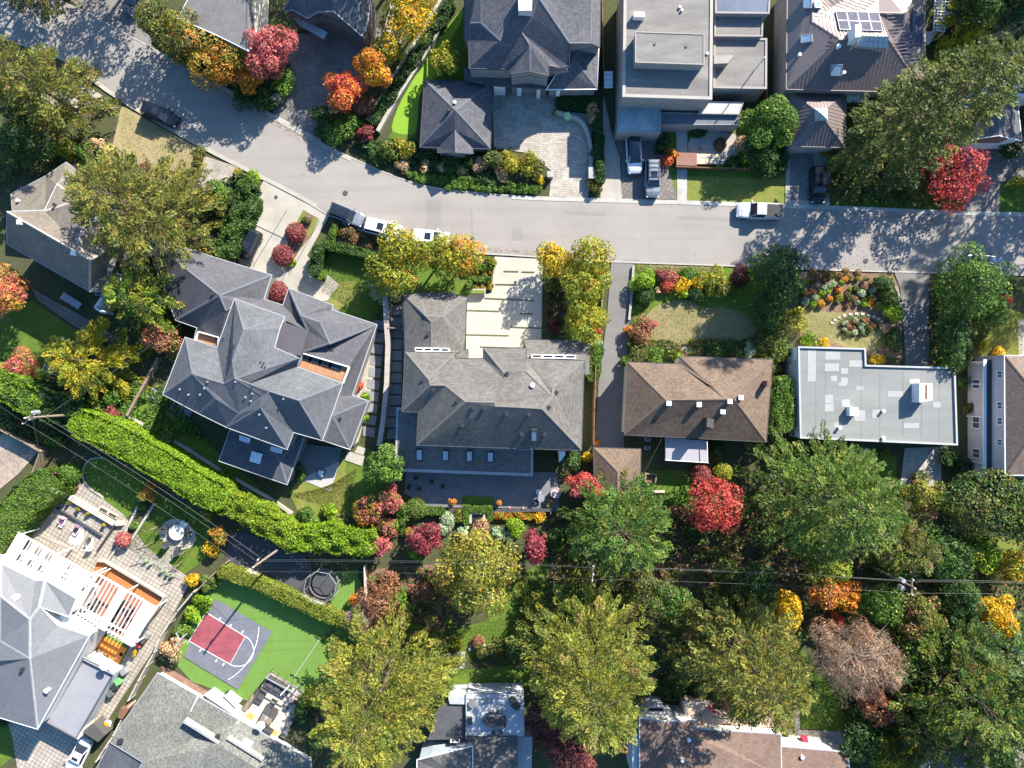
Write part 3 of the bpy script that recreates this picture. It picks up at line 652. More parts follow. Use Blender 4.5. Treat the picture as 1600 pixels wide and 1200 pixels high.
sheet('lawn', [(988, 412), (1165, 418), (1250, 425), (1195, 560), (1000, 560), (985, 470)], LAWN)
sheet('lawn', [(995, 410), (1130, 416), (1130, 428), (1060, 424), (1000, 423)], DRY)
sheet('lawn', smooth([(1012, 490), (1040, 472), (1075, 470), (1100, 480), (1150, 484), (1178, 505), (1172, 538), (1120, 543), (1060, 540), (1022, 540), (1006, 518)], 3, True), DRYB)
sheet('path', [(1005, 541), (1060, 541), (1100, 545), (1098, 554), (1055, 551), (1002, 550)], STONE)
sheet('lawn', [(1250, 425), (1395, 427), (1405, 450), (1410, 560), (1250, 545)], MULCH)
sheet('lawn', smooth([(1255, 485), (1300, 488), (1345, 490), (1375, 500), (1380, 520), (1378, 545), (1340, 548), (1310, 538), (1290, 528), (1265, 520), (1248, 515)], 3, True), DRY)
sheet('lawn', [(1288, 424), (1326, 425), (1325, 436), (1290, 438)], DRY)
sheet('planting_bed', [(1340+34*math.cos(a*.35), 511+17.5*math.sin(a*.35)) for a in range(18)], SOIL)
sheet('lawn', [(1490, 560), (1510, 510), (1560, 478), (1600, 490), (1600, 555), (1560, 560)], LAWNY)
sheet('lawn', [(1590, 500), (1640, 500), (1640, 560), (1592, 560)], CONC)
sheet('lawn', [(190, 590), (260, 640), (350, 715), (450, 800), (400, 800), (200, 660), (120, 640)], LAWN)
sheet('lawn', [(452, 770), (475, 735), (512, 762), (535, 715), (560, 728), (565, 735), (545, 805), (470, 808)], LAWNY)
sheet('lawn', [(540, 715), (570, 690), (640, 800), (545, 808)], LAWN)
sheet('lawn', [(1015, 735), (1090, 735), (1080, 790), (1000, 790)], LAWN)
sheet('lawn', [(1312, 712), (1400, 712), (1400, 752), (1365, 752)], LAWN)
sheet('lawn', [(1362, 752), (1402, 752), (1400, 770), (1370, 768)], DRY)
sheet('lawn', smooth([(132, 728), (150, 715), (165, 716), (240, 760), (222, 790), (190, 812), (160, 778), (140, 765)], 2, True), LAWN)
sheet('lawn', [(232, 745), (245, 770), (330, 810), (325, 870), (285, 900), (265, 915), (200, 856)], LAWN)
sheet('lawn', [(200, 856), (228, 805), (258, 815), (248, 870)], LAWN)
sheet('lawn', [(330, 905), (345, 890), (540, 975), (560, 900), (600, 1000), (500, 1090), (430, 1110), (300, 1065), (255, 1015), (300, 950)], TURF)
sheet('lawn', [(490, 895), (560, 890), (560, 975), (520, 945)], TURF)
sheet('lawn', [(0, 1120), (25, 1125), (28, 1175), (0, 1200), (-30, 1200), (-30, 1120)], LAWN)
sheet('lawn', [(620, 960), (690, 990), (830, 950), (840, 1010), (760, 1010), (690, 1060), (640, 1010)], LAWN)
sheet('lawn', [(690, 1050), (850, 1035), (850, 1075), (700, 1075)], LAWN)
sheet('lawn', [(760, 950), (850, 870), (870, 900), (820, 980), (770, 1000)], LAWN)
sheet('planting_bed', [(570, 890), (690, 880), (690, 960), (630, 980), (600, 1000), (570, 985)], MULCH)
sheet('lawn', [(1245, 1000), (1300, 1080), (1330, 1140), (1320, 1142), (1250, 1138)], LAWN)
sheet('path', [(1228, 1080), (1247, 1080), (1250, 1140), (1326, 1143), (1330, 1165), (1225, 1165)], CONC)
sheet('planting_bed', [(860, 880), (1420, 880), (1440, 930), (860, 910)], MULCH)
sheet('lawn', [(1515, 830), (1600, 845), (1640, 850), (1640, 880), (1560, 880)], LAWNY)
sheet('lawn', [(1080, 1090), (1170, 1090), (1180, 1130), (1110, 1125)], ground_mat('red_bark_yard', [(.4, .16, .11), (.34, .14, .1), (.28, .13, .09)], .6, 9, .25))
sheet('planting_bed', [(690, 805), (875, 800), (880, 850), (690, 850)], SOIL)
# driveways, patios
sheet('driveway', [(395, 60), (440, 55), (640, 40), (600, 120), (520, 170), (500, 222), (425, 179), (440, 150), (455, 100)], GREYPAV)
sheet('driveway', [(420, 190), (428, 178), (502, 219), (495, 232)], KERB)
sheet('road', [(120, 12), (237, 75), (250, -60), (170, -120), (60, -60)], asphalt('side_asphalt', (.17, .155, .145), (.15, .14, .132), 50))
sheet('driveway', [(773, 130), (895, 130), (925, 190), (922, 290), (918, 309), (858, 307), (862, 268), (830, 240), (772, 232), (768, 130)], paver('drive_cobbles', (.36, .32, .27), 4, .42, .3, .5, .17))
sheet('lawn', [(872, 145), (928, 145), (925, 180), (868, 170)], LAWN)
sheet('driveway', [(943, 150), (956, 210), (968, 245), (972, 311), (938, 310)], CONC)
sheet('driveway', [(956, 205), (1035, 195), (1035, 225), (1058, 312), (972, 311), (970, 250)], DARKPAV)
sheet('path', [(1056, 180), (1074, 180), (1073, 315), (1058, 314)], KERB)
sheet('patio', smooth([(1075, 235), (1080, 215), (1110, 207), (1150, 210), (1160, 220), (1145, 250), (1120, 258), (1090, 255)], 4, True), CONC)
sheet('planting_bed', [(1125+10*math.cos(a*.6), 226+8*math.sin(a*.6)) for a in range(11)], SOIL)
sheet('driveway', [(1227, 225), (1300, 225), (1296, 322), (1227, 320)], CONC)
sheet('driveway', [(1234, 240), (1272, 240), (1268, 314), (1234, 312)], GREYPAV)
sheet('driveway', [(1480, 215), (1600, 215), (1640, 215), (1640, 280), (1562, 285), (1562, 332), (1505, 331), (1500, 240)], GREYPAV)
sheet('driveway', [(322, 245), (375, 262), (355, 290), (325, 300), (310, 288)], DRIVEP)
sheet('patio', [(50, 450), (140, 500), (190, 530), (150, 540), (125, 515), (60, 470)], DARKPAV)
sheet('patio', [(20, 300), (120, 250), (115, 300), (40, 330)], GREYPAV)
drv = sheet('driveway', [(412, 283), (515, 337), (480, 400), (530, 445), (512, 470), (440, 470), (335, 410), (360, 380)], CONC)
for a, b in (((448, 330), (395, 418)), ((500, 345), (452, 430)), ((385, 345), (470, 385)), ((470, 385), (440, 440))): strip('slab_joint', [a, b], .05, .132, DARKASP, z0=.1, parent=drv)
sheet('planting_bed', [(474, 328), (499, 342), (487, 368), (466, 395), (452, 418), (434, 408), (456, 368)], MULCH)
sheet('lawn', [(474, 328), (480, 331), (462, 366), (456, 362)], LAWNY); sheet('lawn', [(493, 339), (499, 342), (484, 370), (479, 366)], LAWNY)
drv2 = sheet('driveway', [(773, 401), (848, 405), (846, 530), (820, 540), (786, 565), (728, 560), (730, 462), (768, 458)], M('cream_concrete', (.37, .335, .275), (.315, .285, .235), .5, .9, .15, 0, .05))
GJ = M('grass_joint', (.075, .1, .03), (.06, .06, .04), 2, .95)
for a, b in (((787, 424), (810, 424.5)), ((774, 444.5), (809, 445)), ((757, 466), (834, 470)), ((730, 485), (780, 486.5)), ((797, 511), (846, 513)), ((728, 523), (795, 524.5)), ((750, 542), (812, 544)), ((815, 425), (835, 425.5)), ((812, 490), (832, 491))): strip('grass_joint', [a, b], .14, .15, GJ, z0=.1, parent=drv2)
sheet('driveway', [(955, 409), (990, 411), (983, 470), (980, 560), (975, 640), (975, 705), (928, 705), (935, 600), (948, 500)], LANE)
sheet('driveway', [(1396, 424), (1452, 425), (1450, 520), (1455, 600), (1415, 600), (1412, 520), (1406, 450)], LANE)
sheet('patio', [(635, 735), (870, 738), (875, 795), (665, 792), (632, 770)], SLATE)
sheet('patio', [(440, 690), (535, 700), (530, 722), (515, 768), (475, 747)], SLATE)
stp = M('pale_paving', (.33, .32, .3), (.27, .265, .25), .9, .85)
pat = sheet('patio', [(478, 745), (526, 723), (531, 722), (517, 768), (473, 750)], stp)
sheet('path', [(603, 475), (632, 475), (628, 690), (592, 695)], SOIL); sheet('path', [(585, 510), (602, 505), (590, 700), (565, 700), (575, 640)], SOIL)
sheet('planting_bed', [(560, 600), (578, 555), (588, 560), (575, 640), (560, 690), (548, 700)], GRAVEL)
sheet('driveway', [(330, 1060), (330, 1060.5), (331, 1061)], SOIL)
sheet('patio', [(355, 838), (378, 830), (478, 868), (492, 895), (470, 930), (352, 885)], DARKASP)
sheet('patio', [(60, 735), (130, 755), (195, 805), (230, 855), (300, 905), (250, 1000), (120, 1200), (30, 1215), (20, 1150), (-30, 1000), (-30, 830)], YARDP)
sheet('patio', smooth([(250, 838), (256, 818), (275, 810), (295, 818), (307, 838), (303, 850), (290, 858), (268, 856)], 4, True), M('round_patio_stone', (.46, .4, .33), (.4, .34, .28), .8, .9))
sheet('path', [(268, 852), (282, 857), (262, 886), (247, 880)], CONC)
sheet('patio', [(0, 665), (62, 705), (30, 740), (0, 765), (-40, 770), (-40, 650)], paver('brown_pavers', (.32, .255, .205), 32, .25, .25, .5, .14, .015))
sheet('patio', [(1413, 700), (1470, 698), (1470, 760), (1405, 765)], STONE)
sheet('road', north+south[::-1], ROADM)
PATCH = asphalt('patch_asphalt', (.2, .183, .168), (.178, .163, .151), 0)
for q in ([(666, 312), (690, 314), (688, 390), (664, 386)], [(735, 330), (738, 390), (741, 390), (738, 330)], [(1060, 338), (1150, 342), (1149, 347), (1060, 343)], [(800, 357), (815, 357), (816, 376), (800, 376)], [(880, 330), (945, 334), (945, 338), (880, 334)], [(1240, 330), (1420, 338), (1420, 342), (1240, 334)], [(975, 404), (1000, 405), (998, 410), (970, 409)]): sheet('road_patch', q, PATCH)
strip('kerb', north[6:], .16, .14, KERB, kind='structure'); strip('kerb', south, .16, .14, KERB, kind='structure')
strip('gutter_strip', [(x, y+3) for x, y in north[30:54]], .4, .03+LAYER[0], KERB, kind='structure'); strip('gutter_strip', [(x-1, y+3) for x, y in north[9:22]], .45, .035+LAYER[0], CONC, kind='structure')
strip('gutter_strip', [(x, y-3) for x, y in south[6:26]], .4, .03+LAYER[0], CONC, kind='structure')
for x, y, r in ((540, 302, .32), (946, 396, .45), (432, 308, .2), (670, 366, .3), (1225, 404, .3), (1352, 408, .3)):
    p = W(x, y); mb = MB(); mb.cyl((p.x, p.y, .02), r, .03+LAYER[0], 16); tag(mb.build('manhole_cover', DARKASP), 'round dark iron manhole cover set in the road surface', 'manhole cover', 'manhole covers in the road')
# stepping slabs: west path, centre path, left garden, stone arc
SLAB = M('grey_slab', (.2, .2, .205), (.155, .155, .16), .8, .85, .15, 0, .1)
def slabs(name, label, quads, mat, h=.13, cat='path'):
    c = W(*quads[0][0]); e = empty(name, (c.x, c.y, 0), label, cat)
    for q in quads: mb = MB(); mb.prism([W(x, y, .1) for x, y in q], .02, h+random.random()*.015); mb.build('slab', mat, e)
qs = [[(606, 478+k*17.5), (629-k*.2, 478+k*17.5), (629-k*.2, 493+k*17.5), (606-k*.3, 493+k*17.5)] for k in range(12)]
slabs('slab_path', 'straight row of dark slabs along the left wall of the centre house', qs, SLAB)
qs = []
for k in range(10):
    x, y = 593-k*1.5, 500+k*18.5; qs.append([(x-9-k*.3, y), (x+10-k*.3, y+2), (x+8-k*.3, y+17), (x-10-k*.3, y+14)])
slabs('slab_path', 'grey stepping slabs curving along the right side of the gabled slate-grey house', qs, SLAB)
slabs('slab_path', 'two pale sunlit concrete slabs at the corner of the yellowing back lawn', [[(559, 697), (573, 701), (567, 711), (554, 707)], [(543, 705), (570, 713), (565, 728), (539, 719)]], CONC)
slabs('slab_path', 'row of dark slabs under the left eave of the slate-grey house', [[(264+k*13, 624+k*6), (275+k*13, 628+k*6), (270+k*13, 642+k*6), (259+k*13, 637+k*6)] for k in range(3)]+[[(238, 606), (255, 612), (247, 632), (230, 625)]], SLAB)
arc = []
for k in range(13):
    a = math.radians(200+k*13.5); x, y = 1340+42*math.cos(a), 512+22*math.sin(a); arc.append([(x-2.6, y-1.8), (x+2.6, y-1.8), (x+2.4, y+1.9), (x-2.5, y+1.8)])
slabs('stone_edging', 'curved row of small pale stones round the oval flower bed', arc, PALEWOOD)
st = []
for k in range(5): st.append([(700+k*.5, 1022+k*5.5), (727-k*.4, 1018+k*5.5), (727-k*.4, 1022.5+k*5.5), (700+k*.5, 1026.5+k*5.5)])
slabs('garden_steps', 'worn stone steps on the small back lawn beside the golden conifer', st, STONE, .22, 'steps')
rk = [(674, 1018), (682, 1023), (691, 1024), (735, 1013), (745, 1010), (755, 1008), (766, 1010)]
for x, y in rk:
    o = None; p = W(x, y); mb = MB(); r = random.uniform(.3, .5); mb.tube([Vector((p.x, p.y, 0)), Vector((p.x, p.y, .25)), Vector((p.x, p.y, .42))], [r, r*.9, r*.4], 7); tag(mb.build('boulder', STONE), 'pale rough boulder edging the stone steps on the back lawn', 'boulder', 'boulders by the garden steps')

# ---------------------------------------------------------------- roofs' materials
SH_SLATE = shingle('slate_grey_shingle', (.122, .127, .138), .22, .19)
SH_SLATED = shingle('slate_grey_low_shingle', (.1, .1, .112), .2, .19)
SH_GREY = shingle('weathered_grey_shingle', (.143, .133, .124), .3, .2)
SH_BROWN = shingle('brown_cedar_shingle', (.165, .118, .088), .32, .22, .5, (.14, .115, .075))
SH_CHAR = shingle('charcoal_slate_tile', (.11, .11, .125), .35, .26, .4, (.13, .11, .11))
SH_TAN = shingle('tan_shingle', (.2, .17, .14), .22, .22)
SH_PALE = shingle('pale_grey_shingle', (.19, .194, .208), .08, .2, .9, None, .1)
SH_GREEN = shingle('grey_green_shake', (.18, .18, .16), .45, .24, .35)
SH_PINKB = shingle('pinkish_brown_shingle', (.18, .124, .1), .2, .22)
SH_TILE = shingle('brown_roof_tile', (.22, .165, .135), .25, .34, .34)
SH_LGREY = shingle('light_grey_shingle', (.24, .225, .21), .12, .2)
GSTUC = M('grey_stucco', (.2, .19, .18), (.17, .16, .155), .8, .85)
RC = M('ridge_slate', (.1, .105, .12), (.08, .085, .1), 1.5, .9)
RCG = M('ridge_grey', (.12, .11, .1), (.1, .095, .09), 1.5, .9)
RCB = M('ridge_brown', (.13, .09, .065), (.1, .075, .055), 1.5, .9)
SEAM = M('brown_metal_roof', (.155, .122, .115), (.135, .108, .104), .4, .45, .4, .3, .04)
MEMBR = M('grey_roof_membrane', (.195, .18, .165), (.115, .108, .102), .4, .85, .2, 0, .14, stretch=(0, .35, 1.5))
MEMBW = M('pale_roof_membrane', (.19, .192, .182), (.145, .15, .145), .25, .8, .2, 0, .05, stretch=(0, .35, 1.6))
MEMBP = M('pale_roof_patch', (.27, .27, .265), (.235, .235, .23), .8, .8)
# ---------------------------------------------------------------- slate-grey gabled house (left of centre)
B = House('gabled_house', 'large slate grey gabled house with many hips and thin white gutters', at=(420, 590)); z = conv(240, 390, 3)
B.tier(z, 'g1 -45 -65 3;g2 552 120 3;g3 515 233 3;g3b 607 262 3;c1 635 183 3;c2 838 260 3;c3 835 282 3;d1 1045 352 3;d2 930 683 3;d3 1005 710 3;d4 920 935 3;m1 795 893 4;m2 700 700 4.2;g4 205 365 3;g5 105 330 3;g6 190 425 3;g7 298 460 3.6;R1 308 215 4.8;R2 338 285 4.6;R3 460 248 3.9;k 612 330 4.2;k0 380 250 4.4;V1 690 310 4.5;V2 780 340 4.7;V3 825 440 4.9;V4 722 380 4.5;n1 705 480 4.6;n2 915 550 4.4;n3 890 640 4.2;q 838 780 4.4;q2 865 690 4;i0 330 440 4',
  'g1 g2 R1;g1 R1 g5;g5 R1 R2 g4;g4 R2 k0 i0 g7 g6;R1 g2 g3 R3 k0 R2;R3 g3 g3b k k0;g3b c1 V1 V4 k;c1 c2 V1;c2 c3 V2 V1;V1 V2 V3 n1 V4;c3 d1 V3 V2;d1 d2 q2 n3 n2 n1 V3;d2 d3 q q2;d3 d4 q;q d4 m1;q m1 m2 n3 q2',
  'g1 g2 g3 g3b c1 c2 c3 d1 d2 d3 d4 m1 m2 g7 g6 g4 g5', SH_SLATED, GSTUC, OFFWHITE, ridge=RC, name='lower_roof', rise=1.35)
B.tier(z, 'a 358 848 3.1;b 705 875 3.1;c 625 1100 3;d 308 990 3;e 590 985 3.35;f 500 850 3.6', 'a d e f;d c e;c b e;b f e', 'a b c d', SH_SLATED, GSTUC, OFFWHITE, ridge=RC, name='porch_roof')
B.tier(z, 'a 380 232 6;b 612 315 6;b2 590 370 6.5;c 565 460 6.7;d 680 510 6.7;e 670 550 6.1;f 885 628 6;g 790 893 6;h 655 855 6.1;i 625 935 6;j 345 833 6;k 213 768 6;l 45 678 6;m 148 413 6;n 298 460 6.1;A1 420 377 7.5;A2 368 523 7.8;A3 378 603 7.7;W1 180 583 7.3;W2 330 630 7.3;P 515 685 7.5;Q 540 665 7.7;R 680 708 7.9;S 500 742 7.4;T1 400 603 7.5;T2 425 637 7.2;k2 290 700 7.0;k3 400 770 6.7',
  'a b A1;a A1 A2 A3 W2 n;A1 b b2 c A2;A2 c d T1 A3;T1 d e T2;A3 T1 T2 Q P;T2 e f R Q;m n W2 W1;m W1 l;W1 W2 A3 P k3 k2;l W1 k2 k;k k2 k3 j;j k3 P S;P Q S;Q h i S;j S i;Q R g h;R f g',
  'a b b2 c d e f g h i j k l m n', SH_SLATE, GSTUC, OFFWHITE, ridge=RC, rise=1.45)
o_ = [z(x, y, 6.25) for x, y in ((605, 338), (725, 380), (690, 500), (565, 460))]; mb = MB(); mb.prism(o_, 5.6, 6.12); mb.build('flat_roof', M('dark_flat_membrane', (.075, .07, .08), (.065, .06, .07), .5, .8), B.e)
mb = MB(); mb.prism([z(x, y, 4.75) for x, y in ((697, 487), (908, 552), (883, 622), (672, 548))], 4.5, 4.72); bal = mb.build('balcony', M('timber_deck', (.3, .16, .09), (.24, .13, .075), 1.2, .8), B.e)
for k in range(13):
    a, b_ = z(700+205*k/13+4, 490+64*k/13, 4.75), z(677+205*k/13+4, 548+68*k/13, 4.75); strip_mb([a, b_], .33, 4.72, 4.745).build('plank', M('deck_plank', (.33, .17, .09), (.25, .13, .07), 2, .8), bal)
for k in range(4):
    a = z(715+46*k, 500+15*k, 4.75); mb = MB(); mb.box((a.x, a.y, 4.75), (1.5, .9, .12), -.3); mb.build('door_glass', DGLASS, bal)
for q in (((915, 550), (885, 628)), ((697, 485), (915, 550)), ((697, 485), (670, 550))): strip_mb([z(*q[0], 5.2), z(*q[1], 5.2)], .14, 4.5, 5.2).build('parapet', WHITE, B.e)
mb = MB(); mb.prism([z(x, y, 3.9) for x, y in ((212, 392), (302, 415), (294, 452), (204, 428))], 3.4, 3.85); b2 = mb.build('balcony', M('timber_deck', (.3, .16, .09)), B.e)
for q in (((208, 385), (305, 412)), ((208, 385), (192, 424)), ((305, 412), (296, 458))): strip_mb([z(*q[0], 4.4), z(*q[1], 4.4)], .1, 3.4, 4.4).build('railing', WHITE, B.e)
for q in (((405, 868), (455, 884), (447, 908), (404, 893)), ((463, 945), (511, 958), (498, 1004), (452, 990)), ((553, 920), (606, 935), (600, 957), (549, 942))): B.skylight([(240+x/3, 390+y/3) for x, y in q], M('white_skylight', (.5, .52, .55), (.44, .46, .5), 1, .3, .5), WHITE)
B.vent([(240+x/3, 390+y/3) for x, y in ((375, 455), (280, 208), (837, 468), (875, 793))], BLACK, .17, .12)
B.vent([(240+x/3, 390+y/3) for x, y in ((255, 620), (125, 655), (385, 620), (465, 675), (458, 710), (610, 700), (497, 773), (530, 835), (165, 680), (240, 650), (220, 680), (433, 692))], METAL, .09, .12)
B.vent([(240+x/3, 390+y/3) for x, y in ((505, 525), (520, 530), (512, 545), (525, 550), (465, 640), (330, 412))], DARKTRIM, .07, .2)

# ---------------------------------------------------------------- centre house
A = House('hipped_house', 'weathered grey hipped house in the centre with four skylights over its low back roof', at=(770, 600)); z = conv(600, 440, 3)
A.tier(z, 'a 92 62 3;a2 165 54 3;a3 320 56 3;b 388 76 3;c 380 268 3;d 372 318 3.2;d1 393 320 3;d2 393 361 3;d3 336 361 3.5;e 333 345 3.7;f 98 345 3.7;g 88 400 3.3;h 195 160 4.7;i 222 190 4.9;j 222 335 4.9;k 275 165 4.8;r 340 335 4',
  'a a2 h;a2 a3 k h;a3 b k;a h i j f g;h k i;k c d r j i;b c k;d d1 d2 d3 e r;r e f j', 'a a2 a3 b c d d1 d2 d3 e f g', SH_GREY, CREAM, DARKTRIM, ridge=RCG, name='garage_roof')
A.tier(z, 'a 665 272 3;b 962 280 3;c 962 432 3;d 938 434 3.6;e 938 372 4;f 668 364 4.3;g 910 285 3.3', 'a b e f;b c d e', 'a b c d e f', SH_GREY, CREAM, DARKTRIM, ridge=None, name='side_roof')
A.tier(z, 'a 68 600 3.6;b 160 612 4.2;c 156 765 4.4;d 690 790 4.3;e 688 903 3;f 60 880 3', 'a b c f;c d e f', 'a b c d e f', shingle('back_grey_shingle', (.15, .148, .148), .3, .2), CREAM, GREYTRIM, ridge=None, name='back_roof', gut=.25)
A.tier(z, 'a 100 330 6;b 333 333 6;b2 335 362 6;c 466 362 6;c1 467 312 6;c2 665 312 6;d 665 362 6;e 938 372 6;f 925 790 6;g 155 765 6;h 163 610 6;i 86 608 6;L1 207 458 7.6;L2 215 487 7.6;L3 287 487 7.6;M1 382 564 8.5;M2 519 568 8.6;M3 519 585 8.5;M4 740 597 8.5;N1 560 455 7.4;N0 468 362 6;N2 522 532 8.2;N3 655 420 7.4;N4 670 420 7.4;D1 670 366 6.1;D2 792 500 7.5;D3 790 536 7.7;Ne 562 430 7.3',
  'a b L1;a L1 L2 i;i L2 L3 h;h L3 M1 g;b b2 c N1 N2 M2 M1 L3 L2 L1;c1 c2 d N3 N2 N1 Ne;c1 Ne N1 c;g M1 M2 M3 M4 f;M4 D3 D2 e f;D2 D1 d e;D2 D3 N4 D1;N2 N3 N4 D3 M4 M3 M2;N3 d D1 N4', 'a b b2 c c1 c2 d e f g h i', SH_GREY, CREAM, DARKTRIM, ridge=RCG, rise=1.15)
strip_mb([z(62, 882, 3.1), z(688, 905, 3.1)], .3, 2.85, 3.06).build('back_gutter', GREYTRIM, A.e); strip_mb([z(688, 905, 3.1), z(690, 790, 3.6)], .25, 2.85, 3.1).build('back_gutter', GREYTRIM, A.e)
for x0, y0, x1, y1, zz in ((145, 308, 305, 330, 5.2), (690, 340, 900, 362, 5.3)):
    P = [z(x0, y0, zz), z(x1, y0+4, zz), z(x1, y1, zz), z(x0, y1-4, zz)]; mb = MB(); mb.prism(P, 4, zz); f = mb.build('clerestory', WHITE, A.e)
    for k in range(4):
        t0, t1 = (k+.12)/4, (k+.88)/4; g = MB(); Q = [P[0].lerp(P[1], t0), P[0].lerp(P[1], t1), P[3].lerp(P[2], t1), P[3].lerp(P[2], t0)]; c = sum(Q, Vector())/4; g.face([Vector((p.x, c.y+(p.y-c.y)*.5, zz+.01)) for p in Q]); g.build('pane', DGLASS, f)
zc_ = lambda x, y: (600+x/3, 440+y/3)
for x0, y0, x1, y1 in ((152, 783, 180, 836), (275, 788, 302, 838), (387, 790, 414, 842), (485, 795, 513, 845)): A.skylight([zc_(x0, y0), zc_(x1, y0), zc_(x1, y1), zc_(x0, y1)], SKYGLASS, BLACK)
A.skylight([zc_(690, 688), zc_(718, 688), zc_(718, 740), zc_(690, 740)], M('shaded_skylight', (.2, .24, .27), (.16, .2, .24), 1, .2, .5), BLACK, .45)
A.vent([zc_(*q) for q in ((185, 460), (232, 508), (346, 558), (418, 590), (470, 593), (575, 618), (680, 622), (772, 590), (808, 520), (577, 432), (208, 246), (367, 672), (645, 715), (753, 716))], BLACK, .2, .12)
A.vent([zc_(696, 485)], WHITE, .22, .3)
A.pipes([(zc_(405, 655), zc_(376, 694)), (zc_(345, 762), zc_(362, 735)), (zc_(393, 760), zc_(412, 735)), (zc_(655, 768), zc_(672, 745)), (zc_(718, 772), zc_(738, 745))], BLACK)
mb = MB(); mb.prism([z(820, 795, 3.2), z(850, 797, 3.2), z(850, 812, 3.2), z(822, 848, 3.2)], 0, 3.2); mb.build('corner_pier', WHITE, A.e)

# ---------------------------------------------------------------- brown hipped bungalow
C = House('brown_bungalow', 'brown cedar shingle hipped house with a row of white roof vents', at=(1090, 630)); z = conv(0, 0, 1)
C.tier(z, 'a 981 566 3.6;b 1062 569 3.6;c 1063 557 3.6;d 1207 562 3.6;e 1197 690 3.6;f 976 679 3.6;R1 1040 625 5.4;R2 1146 622 5.5;R3 1133 624 5.45;v 1111 601 4.9', 'a b v R3 R1;a R1 f;b c R3 v;c d R2 R3;d e R2;f R1 R3 R2 e', 'a b c d e f', SH_BROWN, CREAM, DARKTRIM, ridge=RCB, rise=1.2)
C.vent([(1044, 630), (1091, 632), (1139, 627), (1128, 643), (1156, 621)], WHITE, .24, .4, 'box')
C.box(z, ((1105, 653), (1116, 655), (1115, 669), (1104, 667)), 4, 6.0, M('dark_flue', (.07, .06, .055), None, 2, .7), 'chimney')
C.box(z, ((1199, 595), (1206, 596), (1205, 604), (1198, 603)), 3.5, 5.6, M('brown_brick', (.16, .08, .055), None, 4, .9), 'chimney')
mb = MB(); mb.prism([z(1040, 684, 2.6), z(1106, 689, 2.6), z(1106, 723, 2.6), z(1040, 719, 2.6)], 2.2, 2.6); dk = mb.build('deck', M('grey_vinyl_deck', (.26, .25, .27), (.23, .22, .24), .6, .7), C.e)
strip_mb([z(1040, 719, 3.4), z(1106, 723, 3.4)], .06, 3.32, 3.4).build('railing', WHITE, C.e); strip_mb([z(1105, 690, 3.4), z(1106, 723, 3.4)], .06, 3.32, 3.4).build('railing', WHITE, C.e)
for k in range(8):
    p = z(1040+66*k/7, 719+4*k/7, 3); mb = MB(); mb.box((p.x, p.y, 2.5), (.05, .05, .85)); mb.build('baluster', WHITE, C.e)
Gg = House('small_garage', 'small detached garage with a hipped tan shingle roof beside the lane', 'garage', (965, 735))
Gg.tier(z, 'a 928 699.5 2.6;b 1001 702 2.6;c 1000 770 2.6;d 929 772 2.6;r 965 737 3.9;s 965 771 3.9', 'a b r;b c s r;a r s d', 'a b c s d', SH_BROWN, CREAM, DARKTRIM, ridge=RCB)
# ---------------------------------------------------------------- white flat-roofed house
D = House('flat_roofed_house', 'low house with an L shaped pale flat roof in a white rim and lighter patches', at=(1370, 620)); z = conv(0, 0, 1)
D.flat(z, ((1247, 541), (1353, 544), (1354, 570), (1493, 574), (1497, 696), (1250, 685)), 3.6, .22, MEMBW, OFFWHITE, WHITE, rw=.2)
for x0, y0, x1, y1 in ((1262, 545, 1275, 596), (1289, 550, 1313, 562), (1289, 568, 1311, 580), (1298, 587, 1308, 596), (1327, 563, 1349, 573), (1314, 575, 1325, 584), (1314, 590, 1325, 600), (1310, 598, 1323, 603), (1338, 603, 1350, 610), (1387, 611, 1411, 620), (1289, 617, 1302, 630), (1289, 631, 1303, 643), (1315, 624, 1328, 636), (1335, 641, 1352, 658), (1363, 640, 1375, 653), (1412, 661, 1436, 669), (1421, 592, 1437, 601), (1303, 660, 1315, 668), (1458, 628, 1470, 637)):
    P = [W(x, y, 3.4) for x, y in ((x0, y0), (x1, y0), (x1, y1), (x0, y1))]; mb = MB(); mb.prism(P, 3.3, 3.39+random.random()*.005); mb.build('roof_patch', MEMBP, D.e)
for x in (1275, 1290, 1346, 1375, 1411, 1440, 1468): strip_mb([z(x, 576 if x > 1354 else 546, 3.4), z(x, 684, 3.4)], .05, 3.3, 3.392).build('roof_seam', MEMBR, D.e)
ch = D.box(z, ((1437, 599), (1457, 599), (1457, 625), (1437, 629)), 3.2, 5.0, WHITE, 'chimney'); D.box(z, ((1446, 601), (1449, 601), (1449, 623), (1446, 625)), 4.9, 5.03, BROWNWOOD, 'flue', parent=ch)
D.box(z, ((1328, 636), (1341, 637), (1341, 649), (1328, 650)), 3.2, 4.3, WHITE, 'roof_hatch')
D.vent([(1310, 668), (1378, 642), (1378, 684)], WHITE, .16, .45)
c0 = W(1249, 580, 0); mb = MB(); n = 12
pt = [Vector((c0.x-.2-1.6*math.sin(math.pi*k/n), c0.y+2.6*math.cos(math.pi*k/n), 0)) for k in range(n+1)]
mb.prism(pt, 0, 2.9); mb.build('curved_bay', M('pale_green_stucco', (.35, .38, .34), (.3, .33, .3), .8, .8), D.e)
